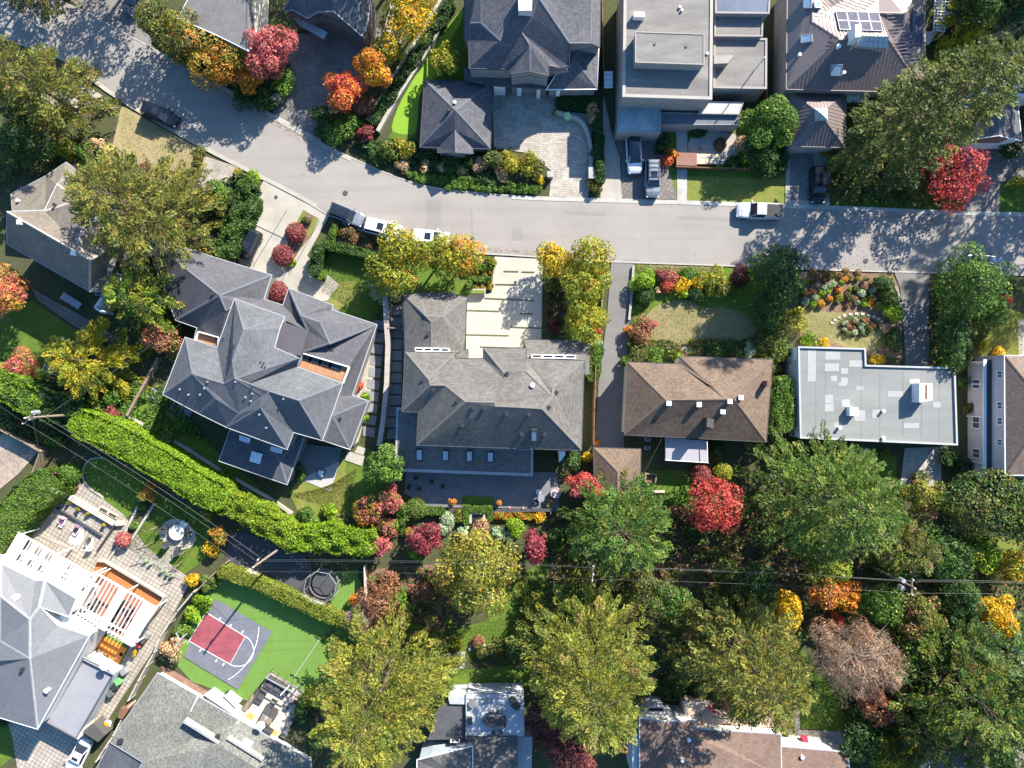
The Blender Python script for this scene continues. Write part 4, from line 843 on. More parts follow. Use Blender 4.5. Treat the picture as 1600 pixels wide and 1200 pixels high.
# ---------------------------------------------------------------- right edge house with mauve walls
E = House('mauve_house', 'tall house at the right edge with pale mauve stepped walls and a brown tiled roof', at=(1570, 640))
MAUVE = M('mauve_siding', (.42, .37, .39), (.37, .33, .35), .8, .8)
lo = [W(1512, 566, 0), W(1512, 742, 0)]
mb = MB(); x0 = lo[0].x; ya, yb = W(0, 566, 0).y, W(0, 742, 0).y; mb.prism([Vector((x0, ya, 0)), Vector((x0+14, ya, 0)), Vector((x0+14, yb, 0)), Vector((x0, yb, 0))], 0, 2.9); mb.build('wall', MAUVE, E.e)
mb = MB(); mb.box((x0+.05, (ya+yb)/2, 2.9), (.35, abs(ya-yb)+.5, .16)); mb.build('roof_edge', WHITE, E.e)
lr = MB(); P = [Vector((x0, ya+.2, 2.92)), Vector((x0+1.5, ya+.2, 3.2)), Vector((x0+1.5, yb-.2, 3.2)), Vector((x0, yb-.2, 2.92))]; lr.face(P[::-1]); lr.build('lean_to_roof', M('dark_low_roof', (.06, .055, .055), None, .8, .8), E.e)
x1 = W(1549, 0, 3).x; yc, yd = W(0, 556, 3).y, W(0, 735, 3).y
mb = MB(); mb.prism([Vector((x1, yc, 0)), Vector((x1+12, yc, 0)), Vector((x1+12, yd, 0)), Vector((x1, yd, 0))], 0, 5.3); mb.build('wall', MAUVE, E.e)
for yy0, yy1 in ((0, 1), (1, 2)): pass
for y, s_ in ((633, .9), (657, .9), (690, .8), (585, .9)): a = W(1549, y, 3.6); E.window(Vector((x1, a.y-s_/2, 0)), Vector((x1, a.y+s_/2, 0)), 4.0, 4.9, Vector((-1, 0)))
for y, s_ in ((660, 1.5), (708, 1.2), (600, 1.2)): a = W(1520, y, 1.4); E.window(Vector((x0, a.y-s_/2, 0)), Vector((x0, a.y+s_/2, 0)), .9, 2.3, Vector((-1, 0)))
E.tier(conv(0, 0, 1), 'a 1570 556 5.3;b 1800 556 5.3;c 1800 742 5.3;d 1571 742 5.3;e 1640 640 7.5;f 1760 640 7.5', 'a e d;a b f e;d e f c;b c f', 'a b c d', SH_TILE, MAUVE, WHITE, ridge=RCB, ins=.25)
for y in (566, 600, 650, 720): p = Vector((x0-.12, W(0, y, 0).y, 0)); mb = MB(); mb.box((p.x, p.y, 0), (.12, .14, 2.9)); mb.build('downpipe', WHITE, E.e)

# ---------------------------------------------------------------- top-row houses
T3 = House('steep_roofed_house', 'dark slate house with steep crossing gables and a square chimney at the top', at=(840, 60)); z = conv(640, 0, 3.75)
T3.tier(z, 'a 322 -160 4.6;b 322 230 4.6;w1 350 235 4.8;b2 350 398 4.6;w3 415 135 6.0;w2 355 138 5.6;w4 525 237 6.4;b3 545 402 4.6;b4 590 402 4.6;p 655 190 6.4;q 705 270 6.3;r 705 415 5.4;s 595 432 5.2;t 815 440 5.2;u 815 380 5.4;u2 880 392 5;v 930 386 5;v2 932 250 6.2;x 715 105 7.2;y 750 -20 8.2;w 640 -30 7.4;n0 415 -160 7;n1 640 -160 7.5;n2 760 -160 8.2;e1 1075 -160 6.2;e2 1062 250 5.4;e3 1112 275 4.4;e4 1118 -160 4.4',
  'a b w1 w2 w3 n0;w2 w3 w4 w1;w1 w4 b3 b2;n0 w3 w4 w n1;w4 w y x p b3;b3 p q s b4;p u t r q;q r s;x p u u2 v;x v v2 y;n1 w y n2;y v2 e2 e1 n2;e1 e2 e3 e4', 'a b w1 b2 b3 b4 s r t u u2 v v2 e2 e3 e4', SH_CHAR, GSTUC, DARKTRIM, ridge=RC, fascia=.3, dz=1.0, ins=.08)
T3.tier(z, 'a 1015 258 5.2;b 1108 277 3.4;c 1098 520 3.2;d 922 522 3.2;d2 805 522 3.2;g 860 438 4;h 960 345 4.6;i 935 420 4.1;j 940 300 4.8', 'a b c h j;h c d i;j h i;g d d2;i d g', 'a b c d d2 g i j', SH_CHAR, GSTUC, WHITE, ridge=RC, name='lower_roof')
mb = MB(); mb.prism([z(x, y, 3.0) for x, y in ((320, 395), (600, 425), (820, 440), (870, 440), (870, 525), (490, 500), (320, 470))], 2.7, 3.0); mb.build('porch_roof', SH_CHAR, T3.e)
for q in (((390, 405), (590, 430), 3.1), ((632, 440), (770, 440), 4.0)): strip_mb([z(*q[0], q[2]), z(*q[1], q[2])], .5, q[2]-.6, q[2]).build('white_band', WHITE, T3.e)
g = MB(); Q = [z(662, 432, 4.3), z(700, 412, 4.9), z(740, 432, 4.3)]; mb = MB(); mb.prism([z(655, 440, 4.3), z(748, 440, 4.3), z(748, 425, 4.3), z(655, 425, 4.3)], 3.4, 4.15); f = mb.build('gable_window', WHITE, T3.e); g.face([Vector((p.x, p.y-.05, p.z-.1)) for p in [z(662, 438, 4.25), z(740, 438, 4.25), z(740, 428, 4.25), z(662, 428, 4.25)]]); g.build('pane', DGLASS, f)
for x, y, ww, hh in ((527, 515, 66, 28), (642, 518, 26, 30), (755, 535, 20, 28), (868, 540, 22, 30)):
    mb = MB(); mb.prism([z(x-ww/2, y-hh/2, 1.5), z(x+ww/2, y-hh/2, 1.5), z(x+ww/2, y+hh/2, 1.5), z(x-ww/2, y+hh/2, 1.5)], 0, 2.6); mb.build('porch_pier', WHITE, T3.e)
ch = T3.box(z, ((635, -45), (720, -45), (717, 62), (638, 62)), 5.5, 9.4, M('grey_chimney_cap', (.42, .41, .39), (.36, .35, .34), 1, .8), 'chimney'); T3.box(z, ((632, 60), (720, 60), (718, 98), (640, 98)), 5, 8.2, WHITE, 'chimney_shoulder', parent=ch)
TG = House('pavilion_garage', 'square pyramid roofed grey garage with a small front gable beside the curved kerb bed', 'garage', (712, 180))
TG.tier(z, 'a 88 470 2.9;b 487 480 2.9;c 472 870 2.9;d 62 860 2.9;r 266 645 5.2;g1 165 893 2.9;g2 372 898 2.9;g0 266 762 4.2;gm 268 892 4.2;h1 168 862 2.9;h2 370 868 2.9', 'a b r;b c r;a r d;d r c h2 g0 h1;g0 gm g1 h1;g0 h2 g2 gm', 'a b c h2 g2 gm g1 h1 d', SH_CHAR, GSTUC, DARKTRIM, ridge=RC, dz=-.7)
TG.vent([(711, 161.5)], WHITE, .15, .4); TG.vent([(702, 172.5)], BLACK, .2, .35); TG.pipes([((679, 157), (672, 170))], BLACK)
# top-left houses
T1 = House('grey_gable_house', 'pale grey shingle gable roof at the top edge beside the pink tree', at=(340, 20)); z = conv(0, 0, 1)
T1.tier(z, 'a 278 28 4.5;b 305 -20 5.2;c 388 -60 6.5;d 386 78 6.5;e 340 55 5.6;f 400 -50 4.5;g 397 70 4.5', 'a b c d e;c f g d', 'a b c f g d e', SH_LGREY, CREAM, WHITE, ridge=RC)
T2 = House('shaded_gable_house', 'shaded slate house at the top edge with two pale sunlit gables over its driveway', at=(520, 10)); z = conv(380, 0, 5)
T2.tier(z, 'a 320 80 4.6;b 390 75 5;c 470 -20 6.2;d 500 138 5.0;e 580 90 5.2;f 700 -60 7.2;g 705 82 6.8;h 925 275 5.2;i 970 180 5;j 880 -60 7.2;k 400 -80 6.5;m 1000 -60 5', 'a b c k;b d c;d e f k c;e g h j f;j h i m', 'a b d e g h i m j f k', SH_SLATE, M('dark_siding', (.12, .1, .1), None, 1, .8), GREYTRIM, ridge=RC)
strip_mb([z(405, 110, 3), z(450, 165, 3), z(640, 275, 3)], .9, 2.7, 2.9).build('entry_canopy', METAL, T2.e)
mb = MB(); mb.prism([z(700, 95, 3.8), z(820, 190, 3.8), z(830, 200, 3.8), z(715, 135, 3.8)], 3.2, 3.8); mb.build('gable_trim', WHITE, T2.e)
mb = MB(); mb.prism([z(1130, -40, 2.2), z(1165, -40, 2.2), z(1130, 200, 2.2), z(1060, 310, 2.2), z(1050, 290, 2.2)], 0, .5); tag(mb.build('paved_strip', CONC), None, None, None, 'structure')
# flat modern house
T4 = House('modern_flat_house', 'modern flat roofed house with a raised roof box and stained grey membrane', at=(1045, 60)); z = conv(800, 0, 4)
STUC = M('taupe_stucco', (.26, .24, .22), (.22, .2, .19), .6, .85)
T4.flat(z, ((700, -120), (1258, -120), (1252, 622), (690, 605)), 6, .12, MEMBR, M('taupe_rim', (.3, .28, .25), (.26, .24, .22), .7, .8), STUC, rw=.35)
T4.flat(z, ((770, 195), (1203, 210), (1203, 405), (770, 390)), 7.5, .06, MEMBR, STUC, STUC, 'raised_roof', .12, 5.8)
T4.box(z, ((762, 72), (830, 75), (830, 105), (762, 102)), 5.8, 6.7, WHITE, 'roof_hatch'); T4.vent([(1105, 84)], METAL, .15, .12); T4.vent([(1023, 69), (1072, 73)], DARKTRIM, .12, .04); T4.vent([(1062, 12), (1065, 17)], METAL, .12, .2)
T4.flat(z, ((1260, 232), (1596, 238), (1594, 556), (1258, 550)), 4, .1, MEMBR, STUC, STUC, 'side_roof', .25)
T4.flat(z, ((1265, 90), (1572, 95), (1568, 228), (1265, 226)), 4.6, .1, MEMBR, STUC, STUC, 'side_roof', .2)
T4.flat(z, ((1268, -100), (1620, -100), (1610, 86), (1270, 82)), 5.4, .08, M('dark_roof_glass', (.07, .085, .12), (.09, .11, .15), .6, .25, .5), STUC, STUC, 'glazed_roof', .2)
T4.box(z, ((1262, 345), (1390, 345), (1350, 395), (1262, 398)), 3.8, 5.0, STUC, 'roof_monitor')
p = z(1510, 445, 3.9); q = z(1602, 325, 7.5); mb = MB(); mb.tube([Vector((p.x, p.y, 3.8)), Vector((p.x+.15, p.y+.1, 7.2))], .07, 6); mb.build('vent_pipe', METAL, T4.e)
T4.flat(z, ((1200, 632), (1450, 636), (1422, 715), (1160, 710)), 3, .06, M('pale_stucco', (.36, .34, .32), None, .6, .8), STUC, STUC, 'entry_roof', .1)
T4.flat(z, ((668, 655), (930, 660), (930, 832), (655, 828)), 3, .08, M('worn_carport_roof', (.16, .2, .22), (.3, .33, .34), .5, .8, .2, 0, .2), STUC, STUC, 'carport_roof', .18)
T4.flat(z, ((930, 700), (1160, 706), (1430, 715), (1430, 780), (930, 780)), 2.6, .05, M('slate_canopy', (.11, .12, .14), None, .6, .8), STUC, STUC, 'entry_roof', .1)
mb = MB(); mb.prism([z(575, 445, 2.4), z(630, 445, 2.4), z(630, 548, 2.4), z(577, 548, 2.4)], 2.2, 2.4); gb = mb.build('glazed_canopy', SKYGLASS, T4.e)
for k in range(4): strip_mb([z(577, 452+k*31, 2.45), z(630, 452+k*31, 2.45)], .06, 2.35, 2.45).build('glazing_bar', WHITE, gb)
# metal-roofed house
T5 = House('metal_roofed_house', 'brown standing seam metal roofed house with solar panels and a long glass ridge skylight', at=(1320, 60)); z = conv(1200, 0, 5)
T5.tier(z, 'a 155 -150 4.6;b 145 695 4.6;c 1215 720 4.6;w 550 310 7.2;e 945 310 7.2;n 345 180 6.2;m 345 62 6.2;m0 345 -150 6.3;o 500 55 5.7;r 860 100 5.8;r1 1060 105 6.3;s 1225 -20 5;s1 1225 -150 5;y0 850 -150 5.6;t 1225 240 4.6;u 1225 450 4.6;x 1060 240 5.6', 'a b w n m m0;b c e w;w e r o n;n o m;e c u x r;r x t s r1;x u t;r r1 s s1 y0;m o r y0 m0', 'a b c u t s s1 y0 m0', SEAM, M('taupe_siding', (.3, .27, .25), None, .8, .8), SEAM, ridge=SEAM, seam=.42, fascia=.2)
T5.tier(z, 'a 165 705 3;b 610 718 3;c 600 1150 3;d 185 1140 3;r 412 890 4.9', 'a b r;b c r;d r c;a r d', 'a b c d', SEAM, M('taupe_siding', (.3, .27, .25)), SEAM, ridge=SEAM, seam=.42, name='garage_roof', fascia=.2)
SOL = M('solar_cell', (.03, .033, .06), (.045, .047, .08), .8, .6, .15, 0, .02)
for i in range(4):
    for j in range(2):
        f = lambda u, v: (1200+(520+u*340+v*33)/5, (95+u*12+v*146)/5)
        sp = T5.skylight([f((i+.02)/4, (j+.02)/2), f((i+.98)/4, (j+.02)/2), f((i+.98)/4, (j+.98)/2), f((i+.02)/4, (j+.98)/2)], SOL, M('panel_frame', (.22, .22, .26), None, 2, .4, .4, .4), .2, .04); sp.name = 'solar_panel'
for q in (((1125, 85), (1205, 105), (1205, 360), (1135, 345)), ((1050, 255), (1125, 265), (1130, 420), (1050, 430))): 
    sp = T5.skylight([(1200+x/5, y/5) for x, y in q], SOL, M('panel_frame', (.22, .22, .26)), .2, .04); sp.name = 'solar_panel'
def ridge_light(h, cv, pts, z0, z1, n):
    e = None; A0, A1, B1, B0 = [Vector(p) for p in pts]; mb = MB(); mb.hexa([Vector((p.x, p.y, p.z-.5)) for p in (B0, B1, A1, A0)]+[B0, B1, A1, A0]); f = mb.build('ridge_skylight', METAL, h.e)
    for r0, r1 in ((.04, .48), (.52, .97)):
        for k in range(n):
            t0, t1 = (k+.06)/n, (k+.94)/n; q = [A0.lerp(A1, t0).lerp(B0.lerp(B1, t0), r0), A0.lerp(A1, t1).lerp(B0.lerp(B1, t1), r0), A0.lerp(A1, t1).lerp(B0.lerp(B1, t1), r1), A0.lerp(A1, t0).lerp(B0.lerp(B1, t0), r1)]
            g = MB(); g.face([p+Vector((0, 0, .02)) for p in q[::-1]]); g.build('pane', SKYGLASS, f)
ridge_light(T5, z, [z(722, 280, 8.0), z(946, 285, 8.0), z(932, 378, 7.2), z(698, 362, 7.2)], 0, 0, 6)
T5.box(z, ((682, 192), (730, 192), (728, 288), (682, 290)), 6, 8.8, M('white_metal', (.62, .62, .62), (.52, .53, .54), 1, .5), 'chimney')
for q in (((488, 500), (575, 500), (562, 592), (482, 590)), ((262, 282), (348, 275), (350, 332), (260, 346)), ((280, -10), (345, -5), (345, 72), (280, 72)), ((352, 20), (402, 25), (402, 75), (352, 70))): T5.skylight([(1200+x/5, y/5) for x, y in q], M('blue_skylight', (.16, .24, .32), (.22, .3, .38), 1, .12, .6), METAL, .4)
pyr = MB(); P = [z(360, 845, 4.7), z(466, 843, 4.7), z(466, 940, 4.7), z(372, 942, 4.7)]; ap = z(414, 890, 5.7); b_ = MB(); b_.prism(P, 4.2, 4.7); f = b_.build('pyramid_skylight', METAL, T5.e)
for i in range(4): g = MB(); q = [P[i], P[(i+1) % 4], ap]; c = sum(q, Vector())/3; g.face([c+(p-c)*.94+Vector((0, 0, .03)) for p in q]); g.build('pane', SKYGLASS, f)
T5.vent([(1248, 87), (1317, 115)], WHITE, .15, .35); T5.vent([(1309, 74)], WHITE, .2, .3)
mb = MB(); mb.prism([z(612, 718, 2.8), z(760, 722, 2.8), z(760, 800, 2.8), z(612, 795, 2.8)], 2.6, 2.8); mb.build('porch_roof', M('pale_green_metal', (.5, .55, .5), None, .6, .5), T5.e)
mb = MB(); mb.prism([z(1225, 245, 2), z(1320, 248, 2), z(1260, 345, 2), z(1225, 345, 2)], 1.7, 2); mb.build('side_deck', PALEWOOD, T5.e)
# shaded white-gabled house top right
T6 = House('white_gabled_house', 'blue shaded house at the top right with white trimmed gables', at=(1570, 140)); z = conv(1460, 0, 5)
T6.tier(z, 'a 385 735 4.6;a0 545 450 4.9;b 640 380 5;c 900 330 5;d 900 730 4.6;r 700 540 7;r2 900 540 7;q 560 735 4.7', 'a a0 r q;a0 b r;b c r2 r;q r r2 d', 'a a0 b c d q', SH_SLATE, WHITE, WHITE, ridge=RC)
T6.tier(z, 'a 165 1108 3.4;b 228 990 3.6;b0 228 760 3.6;c 500 740 5.4;e 640 740 4;d 680 1098 3.4;r 505 1056 5.2', 'a b b0 c r;r c e d', 'a b b0 c e d r', SH_SLATE, WHITE, WHITE, ridge=RC, name='garage_roof')
mb = MB(); P = [z(200, 1115, 3.3), z(500, 1062, 4.9), z(590, 1080, 3.8), z(500, 1120, 3.3)]; mb.face(P); mb.build('gable_wall', M('brown_shingle_gable', (.22, .12, .08), None, 2, .85), T6.e)
strip_mb([z(382, 738, 4.9), z(700, 735, 4.9)], .22, 4.5, 4.85).build('barge_board', WHITE, T6.e); strip_mb([z(400, 725, 4.9), z(545, 455, 4.9)], .5, 4.7, 4.95).build('barge_board', WHITE, T6.e); strip_mb([z(555, 680, 6), z(690, 670, 6)], .2, 5.6, 5.95).build('barge_board', WHITE, T6.e); strip_mb([z(655, 670, 6.2), z(610, 735, 5)], .3, 4.9, 5.2).build('barge_board', WHITE, T6.e); strip_mb([z(570, 620, 6.3), z(555, 680, 5.9)], .2, 5.5, 5.9).build('barge_board', WHITE, T6.e)
mb = MB(); mb.prism([z(595, 70, 4), z(760, 50, 4), z(760, 175, 4), z(595, 180, 4)], 0, 3.9); mb.build('rear_wing', M('taupe_siding', (.3, .27, .25)), T6.e)
SHD = House('garden_shed', 'small pale shed roof beside the white lattice at the top right', 'shed', (1490, 22)); SHD.tier(z, 'a 80 68 2.4;b 205 65 2.4;c 222 130 2.2;d 95 135 2.2;e 95 185 2.0;f 205 160 2.0', 'a b c d;d c f e', 'a b c f e d', M('pale_metal_roof', (.5, .49, .47), None, .8, .5), CREAM, WHITE)
# left house
L1 = House('tan_roofed_house', 'house with a tan hipped roof and a dark shaded left slope beside the olive conifer', at=(100, 370)); z = conv(0, 200, 3.3333)
L1.tier(z, 'a 35 437 7.2;b 470 688 7.2;c 40 605 5;d 468 850 5;e 232 432 6.6;e0 300 290 5.4;f 405 375 6.9;g 465 415 6.7;h 400 605 6.9;i 640 592 5;j 500 330 5;k 400 225 5;m 90 420 6.6;s 540 850 4.8', 'a b d c;a e h b;e f g h;b h i;h g i;g j i;f j g;e e0 f;e0 k j f;b i s d', 'a e e0 k j i s d c', SH_TAN, M('dark_wall', (.1, .085, .075), None, 1, .8), GREYTRIM, ridge=M('white_ridge', (.32, .28, .24), None, 1, .8), rise=1.45)
L1.tier(z, 'a 60 345 3;b 240 250 3;c 345 180 3;d 415 230 3;e 300 300 4.2;f 232 425 4;g 65 430 3.6', 'a b e f g;b c d e', 'a b c d e f g', SH_TAN, M('dark_wall', (.1, .085, .075)), GREYTRIM, name='side_roof')
L1.tier(z, 'a 545 640 4.2;b 640 590 4;c 740 640 3;d 690 800 3;e 640 880 3;f 500 868 3;', 'a b c d;a d e f', 'a b c d e f', SH_SLATED, M('dark_wall', (.1, .085, .075)), GREYTRIM, name='low_roof')
for q in (((560, 730), (585, 740), (587, 780), (562, 770)), ((607, 755), (632, 765), (634, 810), (609, 800))): L1.skylight([(x/3.333, 200+y/3.333) for x, y in q], SKYGLASS, WHITE)
L1.vent([(33, 348), (117, 396), (152, 344)], WHITE, .22, .35, 'box'); L1.vent([(88, 321)], BLACK, .15, .4); L1.vent([(30, 314)], WHITE, .15, .3)
for q in (((493, 935), (530, 880)), ((493, 935), (528, 958)), ((530, 880), (580, 905))): strip_mb([z(*q[0], 2.6), z(*q[1], 2.6)], .25, 0, 2.6).build('bay_frame', WHITE, L1.e)
# ---------------------------------------------------------------- bottom-left house with pergolas
Fh = House('pale_roofed_house', 'big pale grey roofed house at the bottom left with white pergolas on its upper side', at=(70, 1000)); z = conv(0, 820, 3.3333)
PALEW = M('pale_stucco_wall', (.5, .48, .45), (.45, .43, .4), .7, .8)
Fh.tier(z, 'a -150 130 5.4;b 5 200 5.4;c 185 292 5.4;d 235 290 5.6;e 300 328 5.5;f 395 385 5.2;g 360 477 5.2;h 205 425 6.6;i 330 472 5.2;j 462 580 5.2;k 300 525 5.5;l 195 1062 5.2;m 0 1003 5.2;n -150 950 5.2;o 155 493 6.9;p 155 697 7;q 0 735 5.9;r 0 605 6.4;s -150 540 7.4;t -150 720 6;u 0 370 7.4',
  'a b u s;b c d h o u;d e f g h;u o p r;s u r t;r p q t;h k j l p o;l m q p;m n t q', 'a b c d e f g h k j l m n', SH_PALE, PALEW, WHITE, ridge=M('ridge_pale', (.25, .25, .255), None, 1, .8))
mb = MB(); mb.prism([z(x, y, 4.6) for x, y in ((208, 428), (330, 476), (385, 472), (502, 548), (462, 582), (300, 527))], 4.3, 4.6); mb.build('white_canopy', WHITE, Fh.e)
Fh.vent([(27, 932)], WHITE, .3, .35); Fh.vent([(38, 1044)], BLACK, .2, .4); Fh.vent([(76, 1077)], M('pink_vent', (.6, .45, .45), None, 2, .7), .25, .4)
def lerpq(q, u, v): 
    a = q[0].lerp(q[1], u); b = q[3].lerp(q[2], u); return a.lerp(b, v)
def pergola(label, quad, zt, panels, beams, cross):
    """quad: four top corners; panels: (u0,u1) of solid white sheets; beams: u of rafters; cross: v of purlins"""
    e = empty('pergola', (quad[0].x, quad[0].y, 0), label, 'pergola'); up = Vector((0, 0, .04))
    for u0, u1 in panels:
        mb = MB(); mb.hexa([lerpq(quad, u, v)-up for u, v in ((u0, 1), (u1, 1), (u1, 0), (u0, 0))]+[lerpq(quad, u, v)+up for u, v in ((u0, 1), (u1, 1), (u1, 0), (u0, 0))]); mb.build('roof_panel', WHITE, e)
    for u in beams: a, b = lerpq(quad, u, -.02), lerpq(quad, u, 1.02); strip_mb([a, b], .1, zt-.22, zt-.02+u*.01).build('rafter', WHITE, e)
    for v in cross: a, b = lerpq(quad, -.01, v), lerpq(quad, 1.01, v); strip_mb([a, b], .13, zt-.36, zt-.14).build('beam', WHITE, e)
    for u in (.02, .5, .98):
        for v in (.03, .97): p = lerpq(quad, u, v); mb = MB(); mb.box((p.x, p.y, 0), (.14, .14, zt-.3), .5); mb.build('post', WHITE, e)
    return e
pergola('white pergola with alternating solid and open strips along the bottom left house', [z(95, 42, 3.6), z(478, 262, 3.6), z(395, 388, 3.6), z(0, 202, 3.6)], 3.6, [(0, .14), (.21, .28), (.35, .42), (.49, .71), (.77, .99)], [.175, .315, .455, .74], [.02, .5, .98])
pergola('white pergola with thin rafters over the brick paved dining terrace', [z(500, 252, 3.2), z(812, 432, 3.2), z(690, 637, 3.2), z(383, 462, 3.2)], 3.2, [(0, .05), (.41, .53), (.8, 1)], [.1, .16, .22, .28, .34, .4, .58, .64, .7, .76], [.02, .82, .97])
sheet('terrace', [(x/3.3333, 820+y/3.3333) for x, y in ((92, 60), (480, 285), (400, 420), (0, 235))], DARKPAV)  # dark sheet painted in as the shade below the pergola's open strips
terr = sheet('terrace', [(x/3.3333, 820+y/3.3333) for x, y in ((395, 455), (520, 250), (815, 430), (690, 635))], paver('red_brick_pavers', (.36, .16, .1), 30, .3, .2, .5, .2, .015))
sheet('terrace', [(x/3.3333, 820+y/3.3333) for x, y in ((490, 235), (510, 185), (545, 190), (850, 372), (815, 425), (512, 255))], TERRA)
strip('terrace_wall', [(x/3.3333, 820+y/3.3333) for x, y in ((505, 188), (545, 192), (852, 378), (700, 630))], .25, .7, CONC, 'low pale wall round the terracotta terrace of the pergola', 'wall', at=.7)
ot = empty('tiled_deck', (z(550, 660, .5).x, z(550, 660, .5).y, 0), 'small orange tiled deck with dark joints beside the grey flat roof', 'deck')
Q = [z(505, 562, .5), z(662, 645, .5), z(598, 757, .5), z(442, 668, .5)]
for i in range(4):
    for j in range(2):
        mb = MB(); mb.prism([lerpq(Q, (i+a)/4, (j+b)/2) for a, b in ((.01, .02), (.99, .02), (.99, .98), (.01, .98))], .1, .5); mb.build('tile', M('orange_tile', (.55, .2, .035), (.48, .17, .03), 1.4, .6, .2, 0, .06), ot)
for a, b in ((0, 1), (1, 2)): strip('turf_edging', [(x/3.3333, 820+y/3.3333) for x, y in (((510, 560), (660, 640)) if a == 0 else ((660, 640), (600, 757)))], .3, .4, TURF, kind='structure', at=.4)
FR = M('grey_torch_on_roof', (.22, .22, .235), (.19, .19, .205), .35, .85, .2, 0, .06)
Fh.flat(z, ((440, 688), (585, 785), (395, 1115), (238, 1030)), 2.9, .08, FR, M('dark_rim', (.1, .1, .105), None, 1, .7), PALEW, 'flat_roof', .12)
strip_mb([z(585, 770, 2.6), z(455, 965, 2.6), z(400, 1115, 2.6)], .35, 0, 2.6).build('side_wall', WHITE, Fh.e)
for y_ in (0, 12): strip_mb([z(432, 690+y_, 3.2), z(600, 775+y_, 3.2)], .07, 3.0, 3.2).build('rail', METAL, Fh.e)
mb = MB(); mb.prism([z(485, 1032, 2), z(548, 1095, 2), z(510, 1132, 2), z(428, 1078, 2)], 0, 2); mb.build('side_store', M('dark_store_roof', (.07, .065, .06), None, 1, .8), Fh.e)
# ---------------------------------------------------------------- bottom house with green-grey shake roof
G = House('shake_roofed_house', 'wide grey green shake roofed house at the bottom left below the sports court', at=(290, 1150)); z = conv(140, 1020, 4.706)
G.tier(z, 'a 500 152 1.1;b 1090 492 1.1;c 1380 655 1.1;d 1620 800 1.1;e 1620 1100 2.6;f 150 655 1.6;g 250 1100 2.6;h 392 802 2.2;i 960 680 2.6', 'a b i h f;b c d e i;h i e g', 'a b c d e g h f', SH_GREEN, PALEW, GREYTRIM)
G.tier(z, 'a 158 648 1.5;b 394 800 2.0;c 420 1000 1.8;d -30 1000 .9;e 50 860 1.1', 'a b c d e', 'a b c d e', SH_SLATE, PALEW, GREYTRIM, name='lower_roof')
for q in (((630, 492), (690, 505), (950, 668)), ((975, 632), (1010, 628), (1272, 792))): strip_mb([z(x, y, 2.5) for x, y in q[-2:]], .3, 1.6, 2.5).build('upstand', M('dusty_upstand', (.3, .285, .26), (.22, .21, .2), 1, .85), G.e)
for q in (((792, 325), (690, 505)), ((1098, 498), (1005, 632))): strip_mb([z(q[0][0], q[0][1], 1.3), z(q[1][0], q[1][1], 2.4)], .1, 1.0, 1.32).build('flashing', WHITE, G.e)
G.skylight([(140+x/4.706, 1020+y/4.706) for x, y in ((1140, 618), (1208, 652), (1180, 702), (1112, 668))], M('grey_skylight', (.25, .26, .24), None, 1, .5, .4), GREYTRIM)
G.vent([(190, 1157), (341, 1151)], BLACK, .25, .25, 'box')
# white utility strip, brick strip, terrace of that house
sheet('terrace', [(252, 1040), (268, 1045), (330, 1082), (318, 1092), (260, 1060)], paver('brown_brick_pavers', (.26, .15, .11), 30, .3, .2, .5, .2, .015))
kb = empty('outdoor_counter', (W(350, 1100).x, W(350, 1100).y, 0), 'long white outdoor counter between the turf and the shake roof', 'counter')
for q, h0 in (([(318, 1086), (330, 1078), (382, 1114), (374, 1124)], .9), ([(349, 1088), (356, 1084), (374, 1098), (368, 1106)], 1.05), ([(322, 1092), (326, 1086), (372, 1116), (368, 1124)], .7)):
    mb = MB(); mb.prism([W(x, y, h0) for x, y in q], 0, h0); mb.build('counter_slab', M('pale_counter', (.42, .41, .4), (.36, .355, .35), 1, .6), kb)
for i, (q, m, h0, lab) in enumerate((([(353, 1081), (374, 1094), (372, 1098), (351, 1085)], BLACK, .5, 'narrow black bench on the turf beside the white counter'), ([(377, 1109), (392, 1087), (397, 1090), (384, 1112)], WOOD, .9, 'grey wooden planter box at the upper left corner of the sunken patio'))):
    b0 = W(*q[0]); mb = MB(); mb.prism([W(x, y, h0) for x, y in q], .05, h0); mb.prism([W(x, y, h0+.04) for x, y in [(q[0][0]+.8, q[0][1]), q[1], q[2], q[3]]], h0, h0+.05); tag(mb.build(('bench', 'planter_box')[i], m), lab, ('bench', 'planter')[i])
z = conv(370, 1030, 8.57)
sheet('patio', [(370+x/8.57, 1030+y/8.57) for x, y in ((450, 180), (980, 520), (500, 1100), (30, 830), (110, 690))], M('pale_patio_tile', (.5, .4, .32), (.44, .36, .29), .8, .8))
strip('patio_border', [(370+x/8.57, 1030+y/8.57) for x, y in ((450, 190), (975, 520))], .6, .1, CONC, kind='structure')
for q in ((120, 760, 180, 700, 250, 760, 200, 820), (480, 980, 540, 990, 520, 1100, 440, 1060), (360, 890, 560, 960, 520, 1000, 340, 920)): sheet('orange_paving', [(370+q[i]/8.57, 1030+q[i+1]/8.57) for i in (0, 2, 4, 6)], M('orange_stain', (.55, .25, .06), (.45, .25, .1), 1, .7))
SOFA = M('dark_wicker', (.045, .042, .042), (.07, .065, .06), 4, .8); CUSH = M('charcoal_cushion', (.06, .055, .06), (.075, .07, .075), 2, .9)
def boxes(name, label, cat, cv, specs, group=None):
    """thing made of prisms: (part, quad, z0, z1, material)"""
    c = cv(*specs[0][1][0]); e = empty(name, (c.x, c.y, 0), label, cat, group)
    for nm, q, z0, z1, m in specs: mb = MB(); mb.prism([cv(x, y, z1) for x, y in q], z0, z1); mb.build(nm, m, e)
    return e
def para(x, y, ux, uy, vx, vy): return [(x, y), (x+ux, y+uy), (x+ux+vx, y+uy+vy), (x+vx, y+vy)]
dirs = (.86, .5, -.5, .86)
